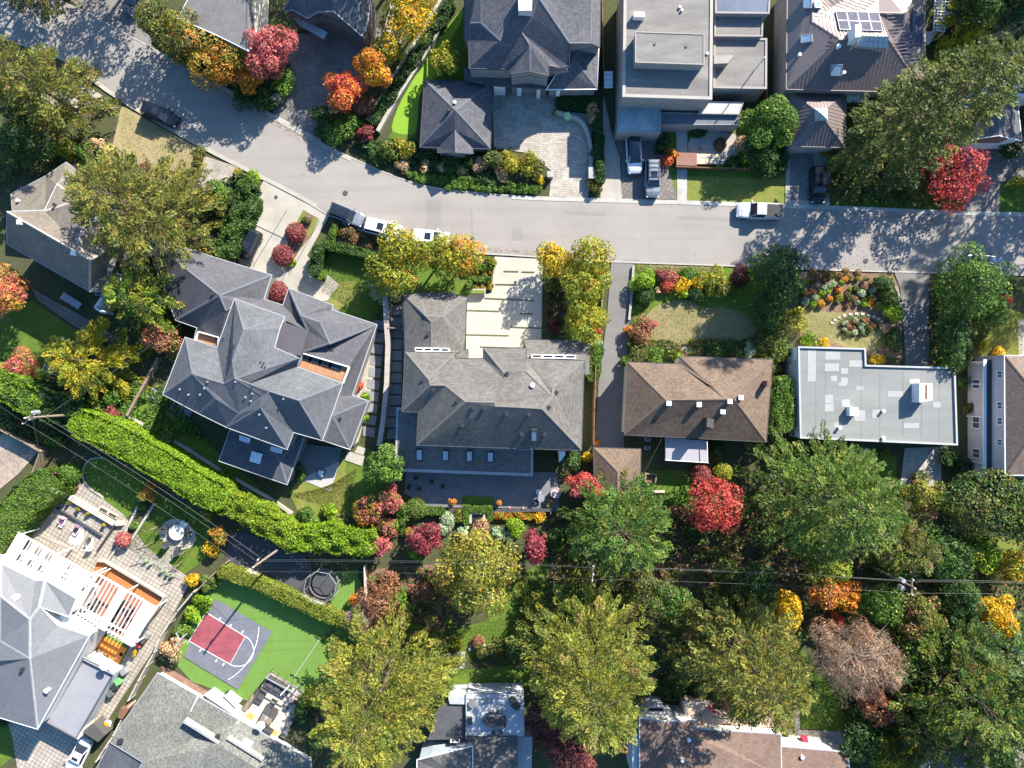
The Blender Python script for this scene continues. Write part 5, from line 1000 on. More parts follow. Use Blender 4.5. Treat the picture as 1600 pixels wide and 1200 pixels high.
def rel(x, y, lu, lv): return para(x, y, lu*.86, lu*.5, -lv*.5, lv*.86)
boxes('outdoor_sofa', 'long dark corner sofa under the sliding canopy rail of the sunken patio', 'sofa', z, [('seat', rel(400, 270, 330, 110), .1, .45, SOFA), ('backrest', rel(420, 230, 360, 45), .1, .85, SOFA)]+[('cushion', rel(430+88*k, 300+52*k, 80, 70), .45, .58, CUSH) for k in range(3)])
boxes('outdoor_sofa', 'dark two seat sofa against the left rail of the sunken patio', 'sofa', z, [('seat', rel(310, 380, 120, 200), .1, .45, SOFA), ('backrest', rel(280, 390, 40, 240), .1, .85, SOFA)]+[('cushion', rel(320-30*k, 410+60*k, 80, 60), .45, .58, CUSH) for k in range(2)])
boxes('patio_table', 'large dark square table with inset panels in the middle of the sunken patio', 'table', z, [('tabletop', rel(410, 590, 180, 290), .4, .46, SOFA), ('panel', rel(400, 620, 80, 110), .46, .49, CUSH), ('panel', rel(490, 680, 80, 110), .46, .49, CUSH), ('panel', rel(350, 730, 150, 90), .46, .48, WOOD), ('base', rel(410, 640, 130, 220), .05, .4, SOFA)])
boxes('ottoman', 'low olive grey ottoman beside the sofa in the sunken patio', 'ottoman', z, [('seat', rel(475, 525, 80, 55), .1, .4, M('olive_cushion', (.16, .15, .1), None, 2, .9)), ('feet', rel(480, 530, 70, 45), .03, .1, BLACK)])
boxes('grill', 'black outdoor grill cabinet on the orange paving beside the shake roof', 'grill', z, [('cabinet', rel(360, 920, 130, 60), .05, .9, BLACK), ('lid', rel(368, 930, 110, 42), .9, 1.1, DARKTRIM)])
for k, (x, y) in enumerate(((770, 540), (640, 620))): boxes('patio_chair', ('dark patio chair by the railing in the right corner of the sunken patio', 'dark patio chair beside the pale path of the sunken patio')[k], 'chair', z, [('seat', rel(x, y, 60, 55), .38, .45, CUSH), ('backrest', rel(x+60, y-30, 55, 14), .45, .9, BLACK), ('leg', rel(x, y, 8, 8), .04, .38, BLACK), ('leg', rel(x+44, y+26, 8, 8), .04, .38, BLACK), ('leg', rel(x-22, y+42, 8, 8), .04, .38, BLACK)])
boxes('outdoor_sofa', 'grey covered settee on the lower right edge of the sunken patio', 'sofa', z, [('seat', rel(640, 930, 70, 120), .1, .5, M('grey_cover', (.16, .15, .15), None, 2, .9)), ('backrest', rel(700, 800, 60, 150), .1, .6, M('grey_cover', (.16, .15, .15)))])
cr = [z(x, y, 1.0) for x, y in ((400, 180), (990, 540), (830, 730))]
ra = empty('railing', (cr[0].x, cr[0].y, 0), 'thin dark railing round the sunken patio beside the turf', 'railing')
for path in ([(455, 165), (990, 520)], [(455, 165), (60, 660)], [(990, 520), (830, 740)]):
    P = [z(x, y, 1.0) for x, y in path]; strip_mb(P, .06, .95, 1.0).build('top_rail', BLACK, ra); n = 6
    for i in range(n+1): p = P[0].lerp(P[1], i/n); mb = MB(); mb.box((p.x, p.y, 0), (.05, .05, .96)); mb.build('post', BLACK, ra)
boxes('canopy_rail', 'pale retractable awning bar crossing the sunken patio', 'awning', z, [('bar', [(390, 258), (398, 250), (760, 440), (752, 450)], 2.3, 2.4, METAL), ('arm', [(580, 480), (700, 350), (708, 356), (588, 490)], 2.35, 2.45, WHITE), ('post', [(385, 250), (398, 250), (398, 265), (385, 265)], 0, 2.3, METAL), ('post', [(750, 440), (764, 440), (764, 455), (750, 455)], 0, 2.3, METAL)])
def heater(px, py, zt, label):
    p = W(px, py, zt); e = empty('patio_heater', (p.x, p.y, 0), label, 'patio heater'); mb = MB(); mb.cyl((p.x, p.y, 0), .25, .5, 12); mb.build('base', METAL, e)
    mb = MB(); mb.cyl((p.x, p.y, .5), .04, zt-.7, 8); mb.build('pole', METAL, e); mb = MB(); mb.cyl((p.x, p.y, zt-.12), .52, .14, 20, .2); mb.build('reflector', WHITE, e); mb = MB(); mb.cyl((p.x, p.y, zt-.38), .13, .26, 10); mb.build('burner', BLACK, e)
heater(161, 1042, 4.2, 'patio heater with a white disc between the orange deck and the grey flat roof'); heater(407, 1134, 2.4, 'patio heater with a white disc at the lower edge of the sunken patio')
# pergola terrace furniture
z = conv(0, 820, 3.3333)
CH = M('charcoal_resin', (.05, .05, .055), (.035, .035, .04), 3, .7)
def chair(px, py, ang, label, mat=CH, group=None, s=1.0, name='patio_chair', back=.9):
    c = W(px, py, .4); e = empty(name, (c.x, c.y, .06), label, 'chair', group, ang)
    def q(nm, cx, cy, cz, a, b, h): mb = MB(); mb.box((cx*s, cy*s, cz*s), (a*s, b*s, h*s)); mb.local(nm, mat, e)
    q('seat', 0, 0, .4, .52, .52, .07); q('backrest', -.27, 0, .42, .07, .54, back-.4)
    for x in (-.22, .22):
        for y in (-.22, .22): q('leg', x, y, 0, .05, .05, .4)
    for y in (-.28, .28): q('armrest', 0, y, .6, .45, .05, .05)
    return e
def table(px, py, a, b, ang, mat, label, h=.74, round_=False, legs=True, name='patio_table'):
    c = W(px, py, h); e = empty(name, (c.x, c.y, .06), label, 'table', None, ang)
    mb = MB(); (mb.cyl((0, 0, h-.05), a/2, .05, 24) if round_ else mb.box((0, 0, h-.05), (a, b, .05))); mb.local('tabletop', mat, e)
    if round_: mb = MB(); mb.cyl((0, 0, 0), .1, h-.05, 10); mb.local('pedestal', mat, e)
    else:
        for x in (-.42, .42):
            for y in (-.4, .4): mb = MB(); mb.box((a*x, b*y, 0), (.06, .06, h-.05)); mb.local('leg', mat, e)
    return e
chair(150, 1017, 2.6, 'black rounded tub chair at the left of the orange deck', s=1.35); chair(166, 1027, 1.2, 'black rounded tub chair near the white disc heater on the orange deck', s=1.35); table(158, 1020, .6, .6, 0, WOOD, 'tiny round wooden side table between two black chairs on the orange deck', .5, True); chair(175, 1036, -1, 'small brown chair at the lower corner of the orange deck', WOOD, s=.8)
DT = M('dark_table', (.06, .05, .05), None, 2, .6)
for k, (x, y) in enumerate(((590, 500), (620, 450), (650, 405), (640, 520), (660, 470), (690, 430), (500, 400), (470, 370), (510, 430))):
    chair(x/3.3333, 820+y/3.3333, .5+(k//3 % 2)*3.14, 'dark dining chair under the open rafters of the brick terrace pergola', DT, 'dining chairs under the brick terrace pergola')
table(192, 963, 1.0, 2.6, -.52, M('brown_table', (.25, .14, .1), None, 2, .6), 'long brown dining table under the brick terrace pergola'); 
boxes('outdoor_sofa', 'pale grey sofa near the house under the brick terrace pergola', 'sofa', z, [('seat', rel(430, 430, 90, 40), .1, .45, M('pale_cushion', (.5, .48, .46), None, 2, .9)), ('backrest', rel(420, 455, 95, 14), .1, .8, M('pale_cushion', (.5, .48, .46)))])
boxes('outdoor_sofa', 'dark sofa at the left end of the brick terrace pergola', 'sofa', z, [('seat', rel(455, 355, 50, 60), .1, .45, CUSH), ('backrest', rel(440, 350, 16, 70), .1, .8, CUSH)])
def bin_(px, py, mat, label, lid=None):
    c = W(px, py, 1.0); e = empty('wheelie_bin', (c.x, c.y, 0), label, 'bin'); mb = MB(); mb.box((c.x, c.y, .1), (.62, .7, .85), .5); mb.build('bin_body', mat, e); mb = MB(); mb.box((c.x, c.y, .95), (.7, .8, .09), .5); mb.build('lid', lid or mat, e)
bin_(192, 1050, M('bin_grey', (.2, .2, .21), None, 2, .6), 'grey lidded bin at the top of the row beside the flat roof'); bin_(183, 1066, M('bin_green', (.12, .35, .12), None, 2, .6), 'bright green wheelie bin beside the grey flat roof'); bin_(178, 1074, BLACK, 'black wheelie bin just below the green one'); bin_(171, 1084, M('bin_brown', (.1, .1, .09), None, 2, .7), 'dark grey bin at the lower end of the row by the flat roof')
bin_(887, 181, M('bin_lime', (.3, .55, .25), None, 2, .6), 'pale green bin at the end of the curved cobbled drive wall')
# brown gate box
mb = MB(); mb.prism([W(x, y, 1.9) for x, y in ((188, 1107), (201, 1109), (191, 1124), (184, 1122))], 0, 1.9); tag(mb.build('gate', BROWNWOOD), 'dark brown wooden gate at the narrow paved side yard', 'gate')
# yard patio of the bottom-left house
z = conv(0, 730, 4.706)
garden_wall([(73, 762), (100, 772), (178, 818), (192, 817)], .55, .55, PALEWOOD, 'wide pale stone wall along the upper side of the paved yard')
for q, m, h0, lab in (([(70, 780), (45, 822)], CONC, .4, 'low wall on the left side of the raised paved patio'), ([(80, 789), (140, 826), (158, 838)], DARKTRIM, .5, 'thin dark edging rail across the raised paved patio'), ([(45, 828), (120, 862), (152, 800)], CONC, .15, 'pale border step of the raised paved patio'), ([(179, 820), (150, 862)], DARKTRIM, .8, 'dark rail at the right end of the raised paved patio'), ([(166, 878), (192, 830)], DARKTRIM, .15, 'dark drain line across the yard pavers')): strip('patio_edging', q, .12 if m is DARKTRIM else .35, h0, m, lab, 'edging', at=h0)
sheet('patio_inlay', [(118, 815), (135, 815), (128, 853), (108, 848)], M('pale_inlay', (.5, .46, .42), None, 1, .8))
garden_wall([(220, 780), (190, 845), (166, 880)], .18, .35, KERB, 'thin kerb wall between the planter strip and the yard'); garden_wall([(241, 787), (198, 856)], .2, .4, CONC, 'pale kerb along the left edge of the small back lawn')
sheet('planting_bed', [(222, 782), (240, 786), (200, 852), (192, 846)], SOIL)
for x, y in ((162, 795), (176, 803)):
    boxes('raised_planter', 'small timber framed raised planter above the stone yard wall', 'planter', W, [('frame', [(x-7, y-4), (x+8, y+3), (x+5, y+9), (x-9, y+2)], 0, .45, PALEWOOD), ('soil', [(x-5, y-2.5), (x+6, y+3), (x+4, y+7), (x-7, y+1.5)], .3, .47, SOIL)], 'raised planters by the yard wall')
fence([(105, 800), (105.4, 800.5)], .2, CONC, 'short post at the corner of the raised paved patio') if 0 else None
strip('lawn_edging', smooth([(160, 716), (140, 718), (129, 735), (131, 752), (142, 765), (160, 778), (153, 790)], 3), .2, .2, CONC, 'curved pale kerb round the shaded back lawn', 'edging', at=.2)
table(276, 832, 1.9, 1.9, 0, M('pale_round_table', (.5, .47, .43), None, 1, .8), 'pale round stone table on the circular patio', .75, True)
table(285, 822, 1.2, .9, .9, M('pale_round_table', (.5, .47, .43)), 'pale rectangular bench table behind the round stone table', .7)
for k, (x, y, a, lab) in enumerate(((262, 850, .8, 'black patio chair left of the round stone table'), (258, 828, 0, 'dark patio chair at the upper left of the circular patio'), (294, 834, 3.1, 'black patio chair right of the round stone table'), (280, 858, 1.6, 'black patio chair below the round stone table'))): chair(x, y, a, lab, s=1.3)
WHT = M('white_resin', (.7, .68, .68), (.6, .58, .58), 2, .6)
def lounger(px, py, ang, label, cush, L=1.5):
    c = W(px, py, .4); e = empty('lounge_chair', (c.x, c.y, .06), label, 'lounge chair', None, ang)
    for nm, x, y, zz, a, b, h, m in (('seat', .1, 0, .3, L*.55, .62, .1, cush), ('backrest', -.5, 0, .35, .12, .64, .6, cush), ('armrest', 0, -.36, .5, .8, .09, .06, WHT), ('armrest', 0, .36, .5, .8, .09, .06, WHT), ('leg', .4, -.3, 0, .06, .06, .3, WHT), ('leg', .4, .3, 0, .06, .06, .3, WHT), ('leg', -.4, -.3, 0, .06, .06, .3, WHT), ('leg', -.4, .3, 0, .06, .06, .3, WHT), ('footrest', .68, 0, .2, .4, .55, .08, WHT)): mb = MB(); mb.box((x, y, zz), (a, b, h)); mb.local(nm, m, e)
lounger(98, 814, -2.0, 'reclining chair with a pink cushion on the raised paved patio', M('pink_cushion', (.6, .3, .36), None, 2, .9)); lounger(120, 827, -2.1, 'white reclining chair with dark cushions in the middle of the raised paved patio', M('plum_cushion', (.2, .12, .16), None, 2, .9)); lounger(141, 852, 1.5, 'white cushioned reclining chair at the right end of the raised paved patio', WHT); chair(140, 843, 1.4, 'dark chair behind the white recliner on the raised paved patio', s=.9)
def pot(px, py, r, pal, label, h=.45, mat=None, group=None, fh=.5, name='potted_plant', fr=None):
    c = W(px, py, h); e = empty(name, (c.x, c.y, .05), label, 'potted plant', group); mb = MB(); mb.cyl((0, 0, 0), r*.7, h, 12, r); mb.local('pot', mat or TERRA, e)
    C, Nn, T, col = blob_points(fr or r*1.25, fh, h-.05, 160, 3, pal, .1, None); s = .1*(.6+.8*rng.random(len(C))); leaf_mesh('foliage', C, Nn, T, s, s*.6, col, e)
for k, (x, y, pal) in enumerate(((87, 778, P_SAGE), (97, 781, P_RED), (108, 785, P_GREEN), (123, 795, P_YGREEN), (138, 803, P_YGREEN), (163, 820, P_YGREEN), (75, 785, P_ORANGE))): pot(x, y, .25, pal, ('pale green potted plant by the upper wall of the raised patio', 'bright red potted flower by the upper wall of the raised patio', 'dark green potted plant near the red one on the raised patio', 'yellow green potted plant above the pink recliner', 'yellow green potted plant right of the patio rail middle', 'yellow green potted plant by the right end of the raised patio', 'orange potted plant at the left corner of the raised patio')[k], .35)
for x, y in ((228, 876), (237, 880), (254, 892), (262, 897), (270, 899)): pot(x, y, .2, P_SAGE, 'small potted plant on the pale border below the back lawn', .3, STONE, 'small pots along the lawn border')
pot(211, 1019, .35, P_YELLOW, 'bright yellow potted flower beside the white pergola end', .5, BLACK); pot(167, 1132, .5, P_YELLOW, 'bright yellow potted flowers in the narrow side yard above the white car', .5, WHITE, fr=.7)
boxes('bicycle_rack', 'dark cluttered rack of garden things against the pergola wall', 'rack', conv(0, 820, 3.3333), [('crate', [(735, 585), (760, 600), (745, 625), (720, 610)], 0, .8, DARKTRIM), ('crate', [(760, 560), (782, 573), (768, 597), (745, 582)], 0, .6, M('bin_grey', (.2, .2, .21))), ('crate', [(715, 615), (738, 628), (728, 645), (704, 632)], 0, .5, M('red_crate', (.35, .05, .04), None, 2, .6))])
sheet('lawn', [(232, 876), (225, 880), (218, 866), (224, 862)], CONC)
garden_wall([(220, 866), (284, 903)], .5, .12, CONC, 'pale paved border below the small back lawn', 'lawn_border')
for k, (a, b) in enumerate((((210, 850), (248, 822)), ((200, 893), (238, 848)), ((250, 922), (285, 878)), ((318, 826), (292, 860)))):
    p = W(*b, 0); q0 = Vector((p.x, p.y, 0)); pl = empty('washing_line_post', q0, 'slim dark post of the washing line on the small back lawn', 'post', 'washing line posts'); mb = MB(); mb.cyl((q0.x, q0.y, 0), .04, 2.3, 8); mb.build('pole', WOOD, pl); strip_mb([q0+Vector((-.7, -.2, 2.3)), q0+Vector((.7, .2, 2.3))], .06, 2.22, 2.3).build('crossbar', WOOD, pl)
# ---------------------------------------------------------------- sports court
crt = empty('sports_court', (W(350, 1005).x, W(350, 1005).y, 0), 'small grey and red tiled basketball court on the artificial turf', 'sports court')
LAYER[0] += .003
ang = math.degrees(math.atan2(-(972-935), 426-337))
sheet('court_surface', [(337, 935), (426, 987), (372, 1077), (287, 1025)], paver('court_tile', (.15, .155, .18), 30, .31, .31, 0, .08, .02, .7, .14), 'thing', crt)
LAYER[0] += .006
sheet('court_key', [(324, 957), (384, 994), (360, 1037), (296, 1001)], paver('court_tile_red', (.28, .07, .085), 30, .31, .31, 0, .08, .015, .75, .14), 'thing', crt)
def line(path, wd=.07): LAYER[0] += .002; strip('court_line', path, wd, .02+LAYER[0], WHITE, parent=crt)
line([(324, 957), (384, 994), (360, 1037), (296, 1001)]); line([(320, 961), (293, 1006)], .05)
fc = (372, 1015.5); line([(fc[0]+25*math.cos(math.radians(a)), fc[1]+25*math.sin(math.radians(a))) for a in range(-59, 122, 12)])
line([(310+95*math.cos(math.radians(a)), 979+95*math.sin(math.radians(a))) for a in range(0, 66, 6)])
for x, y, dx, dy in ((343, 968, 3, -3), (360, 978, 3, -3), (315, 1014, -3, 3), (340, 1030, -3, 3), (351, 1036, -3, 3), (379, 988, 2, -3)): line([(x, y), (x+dx*.8, y+dy)], .16)
hp = W(291, 978); hd = W(308, 990)-hp; hd.z = 0; hd.normalize(); hs = Vector((-hd.y, hd.x, 0)); hoop = empty('basketball_hoop', hp, 'basketball hoop with a clear backboard at the end of the court', 'basketball hoop')
mb = MB(); mb.tube([hp, hp+Vector((0, 0, 2.6)), hp+hd*1.0+Vector((0, 0, 3.2))], .07, 8); mb.build('pole', METAL, hoop)
bp = hp+hd*1.05+Vector((0, 0, 2.7)); mb = MB(); mb.hexa([bp+hs*a+hd*b+Vector((0, 0, c)) for c in (0, 1.0) for a, b in ((-.8, 0), (-.8, .04), (.8, .04), (.8, 0))]); mb.build('backboard', M('backboard', (.55, .57, .6), None, 1, .2, .5), hoop)
rc = bp+hd*.35+Vector((0, 0, .3)); mb = MB(); mb.tube([rc+Vector((math.cos(a)*.23, math.sin(a)*.23, 0)) for a in [i*math.pi/8 for i in range(17)]], .018, 5, cap=False); mb.build('rim', M('orange_metal', (.6, .16, .03), None, 2, .5), hoop)
nb = MB()
for i in range(10): a = i*.628; nb.tube([rc+Vector((math.cos(a)*.23, math.sin(a)*.23, 0)), rc+Vector((math.cos(a+.3)*.14, math.sin(a+.3)*.14, -.4))], .008, 3)
nb.build('net', WHITE, hoop, 'stuff')
gl = [W(500, 998, 0), W(461, 1056, 0)]; go = empty('practice_goal', gl[0], 'thin white framed practice goal lying along the turf', 'goal')
for a, b in ((0, 1),): strip_mb([gl[0], gl[1]], .08, .3, .36).build('crossbar', M('grey_pole', (.3, .34, .3), None, 2, .5), go)
for p in gl:
    t = Vector((.55, -.3, 0)); strip_mb([p-t, p+t], .07, .1, .16).build('foot', BLACK, go)
# trampoline
tp = W(506, 912, .9); tr = empty('trampoline', (tp.x, tp.y, 0), 'round trampoline with a black mat inside a net enclosure', 'trampoline')
mb = MB(); mb.cyl((tp.x, tp.y, .8), 1.45, .03, 32); mb.build('mat', DARKASP, tr); c8 = [tp+Vector((math.cos(i*math.pi/16)*1.78, math.sin(i*math.pi/16)*1.78, 0)) for i in range(33)]
mb = MB(); mb.tube(c8, .12, 6, cap=False); mb.build('padded_rim', M('grey_pad', (.1, .1, .11), None, 2, .7), tr)
oc = [tp+Vector((math.cos(i*math.pi/4+.2)*2.0, math.sin(i*math.pi/4+.2)*2.0, 1.7)) for i in range(9)]; mb = MB(); mb.tube(oc, .035, 6, cap=False); mb.build('top_ring', METAL, tr)
for p in oc[:8]: mb = MB(); mb.tube([Vector((p.x, p.y, 0)), p], .035, 6); mb.build('net_pole', METAL, tr); 
for i in range(4): p = oc[i*2]; mb = MB(); mb.tube([Vector((p.x, p.y, 0)), Vector((p.x*.97+tp.x*.03, p.y*.97+tp.y*.03, .85))], .04, 6); mb.build('leg', METAL, tr)
nb = MB()
for i in range(8):
    a, b = oc[i], oc[i+1]
    for k in range(9): t = k/9; p = a.lerp(b, t); q = Vector((tp.x+(p.x-tp.x)*.86, tp.y+(p.y-tp.y)*.86, .9)); nb.tube([q, p], .008, 3, cap=False)
nb.build('net', BLACK, tr, 'stuff')
# ---------------------------------------------------------------- bottom-centre house with white deck
Hh = House('white_deck_house', 'dark roofed house at the bottom edge with a pale roof deck', at=(760, 1140)); z = conv(660, 1040, 7.5)
mb = MB(); mb.prism([z(x, y, 3.2) for x, y in ((525, 340), (1160, 335), (1190, 360), (1195, 830), (525, 835))], 0, 3.2); dk = mb.build('roof_deck', M('pale_deck_membrane', (.36, .37, .385), (.31, .32, .335), .6, .8), Hh.e)
Hh.tier(z, 'a 525 840 3.4;b 1105 835 3.4;c 1105 1400 4.2;d 590 1400 4.2', 'a b c d', 'a b c d', SH_GREY, M('blue_siding', (.3, .34, .38), None, 1, .8), DARKTRIM)
Hh.tier(z, 'a -60 1110 4.6;b 585 950 4.6;c 590 1400 4.6;d -60 1400 4.6;e 90 1070 4.9', 'a e b c d', 'a e b c d', SH_GREY, M('blue_siding', (.3, .34, .38)), WHITE, name='upper_roof')
mb = MB(); mb.prism([z(x, y, 3) for x, y in ((200, 440), (515, 460), (515, 860), (60, 870))], 0, 3); mb.build('low_roof', SH_SLATED, Hh.e)
mb = MB(); mb.prism([z(x, y, 3.3) for x, y in ((300, 365), (520, 360), (510, 455), (320, 450))], 0, 3.3); mb.build('white_parapet', OFFWHITE, Hh.e)
a = z(325, 900, 3.6); b = z(435, 900, 3.6); wy = a.y; Hh.window(Vector((a.x, wy, 0)), Vector((b.x, wy, 0)), 2.3, 3.7, Vector((0, 1)), mull=1)
mb = MB(); mb.prism([z(1110, 835, 2.4), z(1290, 835, 2.4), z(1280, 1200, 2.4), z(1110, 1200, 2.4)], 0, 2.4); mb.build('side_landing', M('pale_landing', (.33, .33, .34), None, 1, .8), Hh.e)
strip_mb([z(515, 345, 3.5), z(515, 860, 3.4)], .12, 3, 3.5).build('parapet', OFFWHITE, Hh.e)
for y_ in (342, 398): strip_mb([z(525, y_, 4.1 if y_ == 342 else 3.5), z(1160, y_-4, 4.1 if y_ == 342 else 3.5)], .06, 3.2, 3.3).build('glass_rail', METAL, Hh.e)
zb = lambda x, y, z0=0: z(x, y, 3.5)
def deck(nm, label, cat, specs, grp=None):
    c = z(specs[0][1][0][0], specs[0][1][0][1], 3.4); e = empty(nm, (c.x, c.y, 3.2), label, cat, grp)
    for n_, q, z0, z1, m in specs: mb = MB(); mb.prism([z(x, y, z1) for x, y in q], z0, z1); mb.build(n_, m, e)
R4 = lambda x0, y0, x1, y1: [(x0, y0), (x1, y0), (x1, y1), (x0, y1)]
deck('dining_table', 'dark rectangular dining table on the pale roof deck', 'table', [('tabletop', R4(745, 600, 985, 725), 3.86, 3.94, DT), ('leg', R4(760, 615, 780, 635), 3.2, 3.86, DT), ('leg', R4(950, 615, 970, 635), 3.2, 3.86, DT), ('leg', R4(760, 690, 780, 710), 3.2, 3.86, DT), ('leg', R4(950, 690, 970, 710), 3.2, 3.86, DT)])
GCH = M('grey_chair', (.14, .14, .14), None, 2, .7)
for x, y, lab in ((810, 570, 'grey chair left of two above the dark table on the roof deck'), (895, 565, 'grey chair right of two above the dark table on the roof deck'), (725, 660, 'grey chair at the left end of the dark table on the roof deck')): deck('dining_chair', lab, 'chair', [('seat', R4(x-32, y-25, x+32, y+25), 3.6, 3.66, GCH), ('backrest', R4(x-32, y-34, x+32, y-24), 3.66, 4.05, GCH), ('leg', R4(x-30, y-20, x-22, y-12), 3.2, 3.6, GCH), ('leg', R4(x+22, y-20, x+30, y-12), 3.2, 3.6, GCH)])
deck('bench', 'black bench below the dark table on the roof deck', 'bench', [('seat', R4(815, 770, 940, 810), 3.55, 3.62, BLACK), ('leg', R4(820, 775, 835, 805), 3.2, 3.55, BLACK), ('leg', R4(920, 775, 935, 805), 3.2, 3.55, BLACK)])
c = z(585, 450, 3.7); mb = MB(); mb.cyl((c.x, c.y, 3.2), .42, .5, 18); mb.cyl((c.x, c.y, 3.7), .46, .05, 18); tag(mb.build('fire_pit', GCH), 'round dark fire pit table in the upper left corner of the roof deck', 'fire pit')
deck('storage_box', 'small dark storage box against the left parapet of the roof deck', 'box', [('bin_body', R4(535, 612, 582, 690), 3.2, 3.75, GCH), ('lid', R4(533, 610, 584, 693), 3.75, 3.8, DARKTRIM)])
c = z(1085, 460, 3.7); mb = MB(); mb.prism([z(x, y, 3.8) for x, y in ((1015, 400), (1045, 375), (1090, 390), (1150, 470), (1140, 530), (1080, 520), (1030, 470))], 3.2, 3.8); tag(mb.build('covered_hammock', BLACK), 'dark covered oval lounge seat at the right of the roof deck', 'lounge seat')
deck('side_table', 'small tilted dark stool near the upper rail of the roof deck', 'stool', [('seat', [(715, 420), (775, 385), (785, 410), (730, 445)], 3.6, 3.66, GCH), ('leg', [(735, 415), (760, 400), (765, 412), (742, 426)], 3.2, 3.6, GCH)])
e0 = z(1150, 640, 3.2)
# ---------------------------------------------------------------- bottom house with pinkish-brown roof
I = House('brown_roofed_house', 'pinkish brown roofed house at the bottom edge with a beige terrace on top', at=(1110, 1160)); z = conv(980, 1060, 4.571)
I.tier(z, 'a 92 285 4.2;b 280 318 4.6;c 485 300 4.2;d 485 362 4.2;e 1095 402 4.2;f 1100 700 5.2;g 285 700 5.6;h 92 700 4.6', 'a b g h;b c d e f g', 'a b c d e f g h', SH_PINKB, CREAM, OFFWHITE, gut=.12)
I.tier(z, 'a 1102 490 3.6;b 1570 530 3.6;c 1590 700 4.2;d 1102 700 4.4', 'a b c d', 'a b c d', SH_PINKB, CREAM, OFFWHITE, name='side_roof', gut=.12)
strip_mb([z(70, 400, 4), z(65, 700, 4)], 1.0, 0, 3.9).build('side_wall', M('grey_siding', (.4, .43, .46), None, 1, .8), I.e)
I.vent([(980+x/4.571, 1060+y/4.571) for x, y in ((437, 432), (390, 578))], WHITE, .18, .35); I.vent([(980+1245/4.571, 1060+555/4.571)], M('pink_vent', (.6, .45, .45)), .2, .3)
mb = MB(); mb.prism([z(x, y, 2.6) for x, y in ((95, 260), (150, 195), (262, 200), (270, 240), (390, 270), (400, 300), (280, 318), (100, 285))], 0, 2.6); mb.build('rear_bay', M('pale_bay', (.33, .33, .33), None, 1, .7), I.e)
for q in ((158, 215, 262, 232), (190, 282, 292, 296)): 
    mb = MB(); mb.prism([z(x, y, 2.75) for x, y in R4(*q)], 2.4, 2.75); mb.build('bay_window', DGLASS, I.e)
BEIGE = M('beige_terrace', (.36, .295, .23), (.31, .25, .195), .8, .8)
mb = MB(); mb.prism([z(x, y, 2.4) for x, y in ((390, 155), (600, 165), (620, 278), (1095, 312), (1095, 400), (485, 365), (485, 300), (410, 295))], 0, 2.4); tb = mb.build('terrace', BEIGE, I.e)
for path in (((390, 158), (605, 170), (528, 268), (412, 262), (390, 158)), ((605, 170), (622, 282), (1095, 318)), ((528, 268), (525, 350))): strip_mb([z(x, y, 3.3) for x, y in path], .06, 3.24, 3.3).build('railing', BLACK, I.e)
for x, y in ((390, 158), (605, 170), (528, 268), (412, 262), (622, 282), (690, 290), (790, 297), (885, 305), (980, 312), (1090, 320)): p = z(x, y, 3.3); mb = MB(); mb.box((p.x, p.y, 2.4), (.06, .06, .88)); mb.build('rail_post', BLACK, I.e)
zz = conv(980, 1060, 4.571)
def raised(nm, label, cat, specs):
    c = zz(*specs[0][1][0], 2.4); e = empty(nm, (c.x, c.y, 2.4), label, cat)
    for n_, q, z0, z1, m in specs: mb = MB(); mb.prism([zz(x, y, z1) for x, y in q], z0, z1); mb.build(n_, m, e)
raised('doormat', 'brown square mat on the beige terrace beside the brown roof', 'mat', [('mat', R4(687, 325, 747, 370), 2.4, 2.44, BROWNWOOD), ('border', R4(683, 321, 751, 374), 2.4, 2.425, WOOD)])
raised('parasol', 'closed bright red parasol leaning on the beige terrace rail', 'parasol', [('canopy', [(582, 212), (600, 205), (628, 240), (618, 256)], 3.0, 3.6, M('red_fabric', (.5, .03, .06), None, 2, .8)), ('pole', [(590, 215), (594, 213), (622, 250), (618, 252)], 2.4, 3.0, BLACK)])
for x, y in ((512, 335), (540, 330), (576, 352), (630, 355), (666, 360)):
    c = zz(x, y, 2.7); e = empty('potted_plant', (c.x, c.y, 2.4), 'small terracotta pot on the beige terrace by the brown roof', 'potted plant', 'small pots on the beige terrace'); mb = MB(); mb.cyl((0, 0, 0), .13, .3, 10, .2); mb.local('pot', TERRA, e); C, Nn, T, col = blob_points(.2, .3, .28, 60, 1, P_RUST if x < 570 else P_GREEN, .08); leaf_mesh('foliage', C, Nn, T, np.full(len(C), .08), np.full(len(C), .05), col, e)
mb = MB(); P0 = [zz(x, y, 1.0) for x, y in ((680, 278), (712, 232), (762, 278))]; mb.tube(P0, .07, 5); tag(mb.build('garden_trestle', BROWNWOOD), 'brown A shaped timber trestle on the red bark yard', 'trestle')
raised('white_stack', 'jumble of pale folded garden covers behind the lower brown roof', 'cover', [('cover', [(1110, 465), (1240, 455), (1360, 500), (1120, 490)], 1.0, 1.6, M('grey_cover_sheet', (.25, .25, .26), None, 1, .8)), ('cover', [(1375, 470), (1420, 475), (1470, 520), (1380, 512)], 1.0, 1.6, M('grey_cover_sheet', (.25, .25, .26))), ('red_cover', [(1250, 430), (1290, 425), (1300, 470), (1260, 475)], 1.0, 1.7, M('red_fabric', (.5, .03, .06)))])
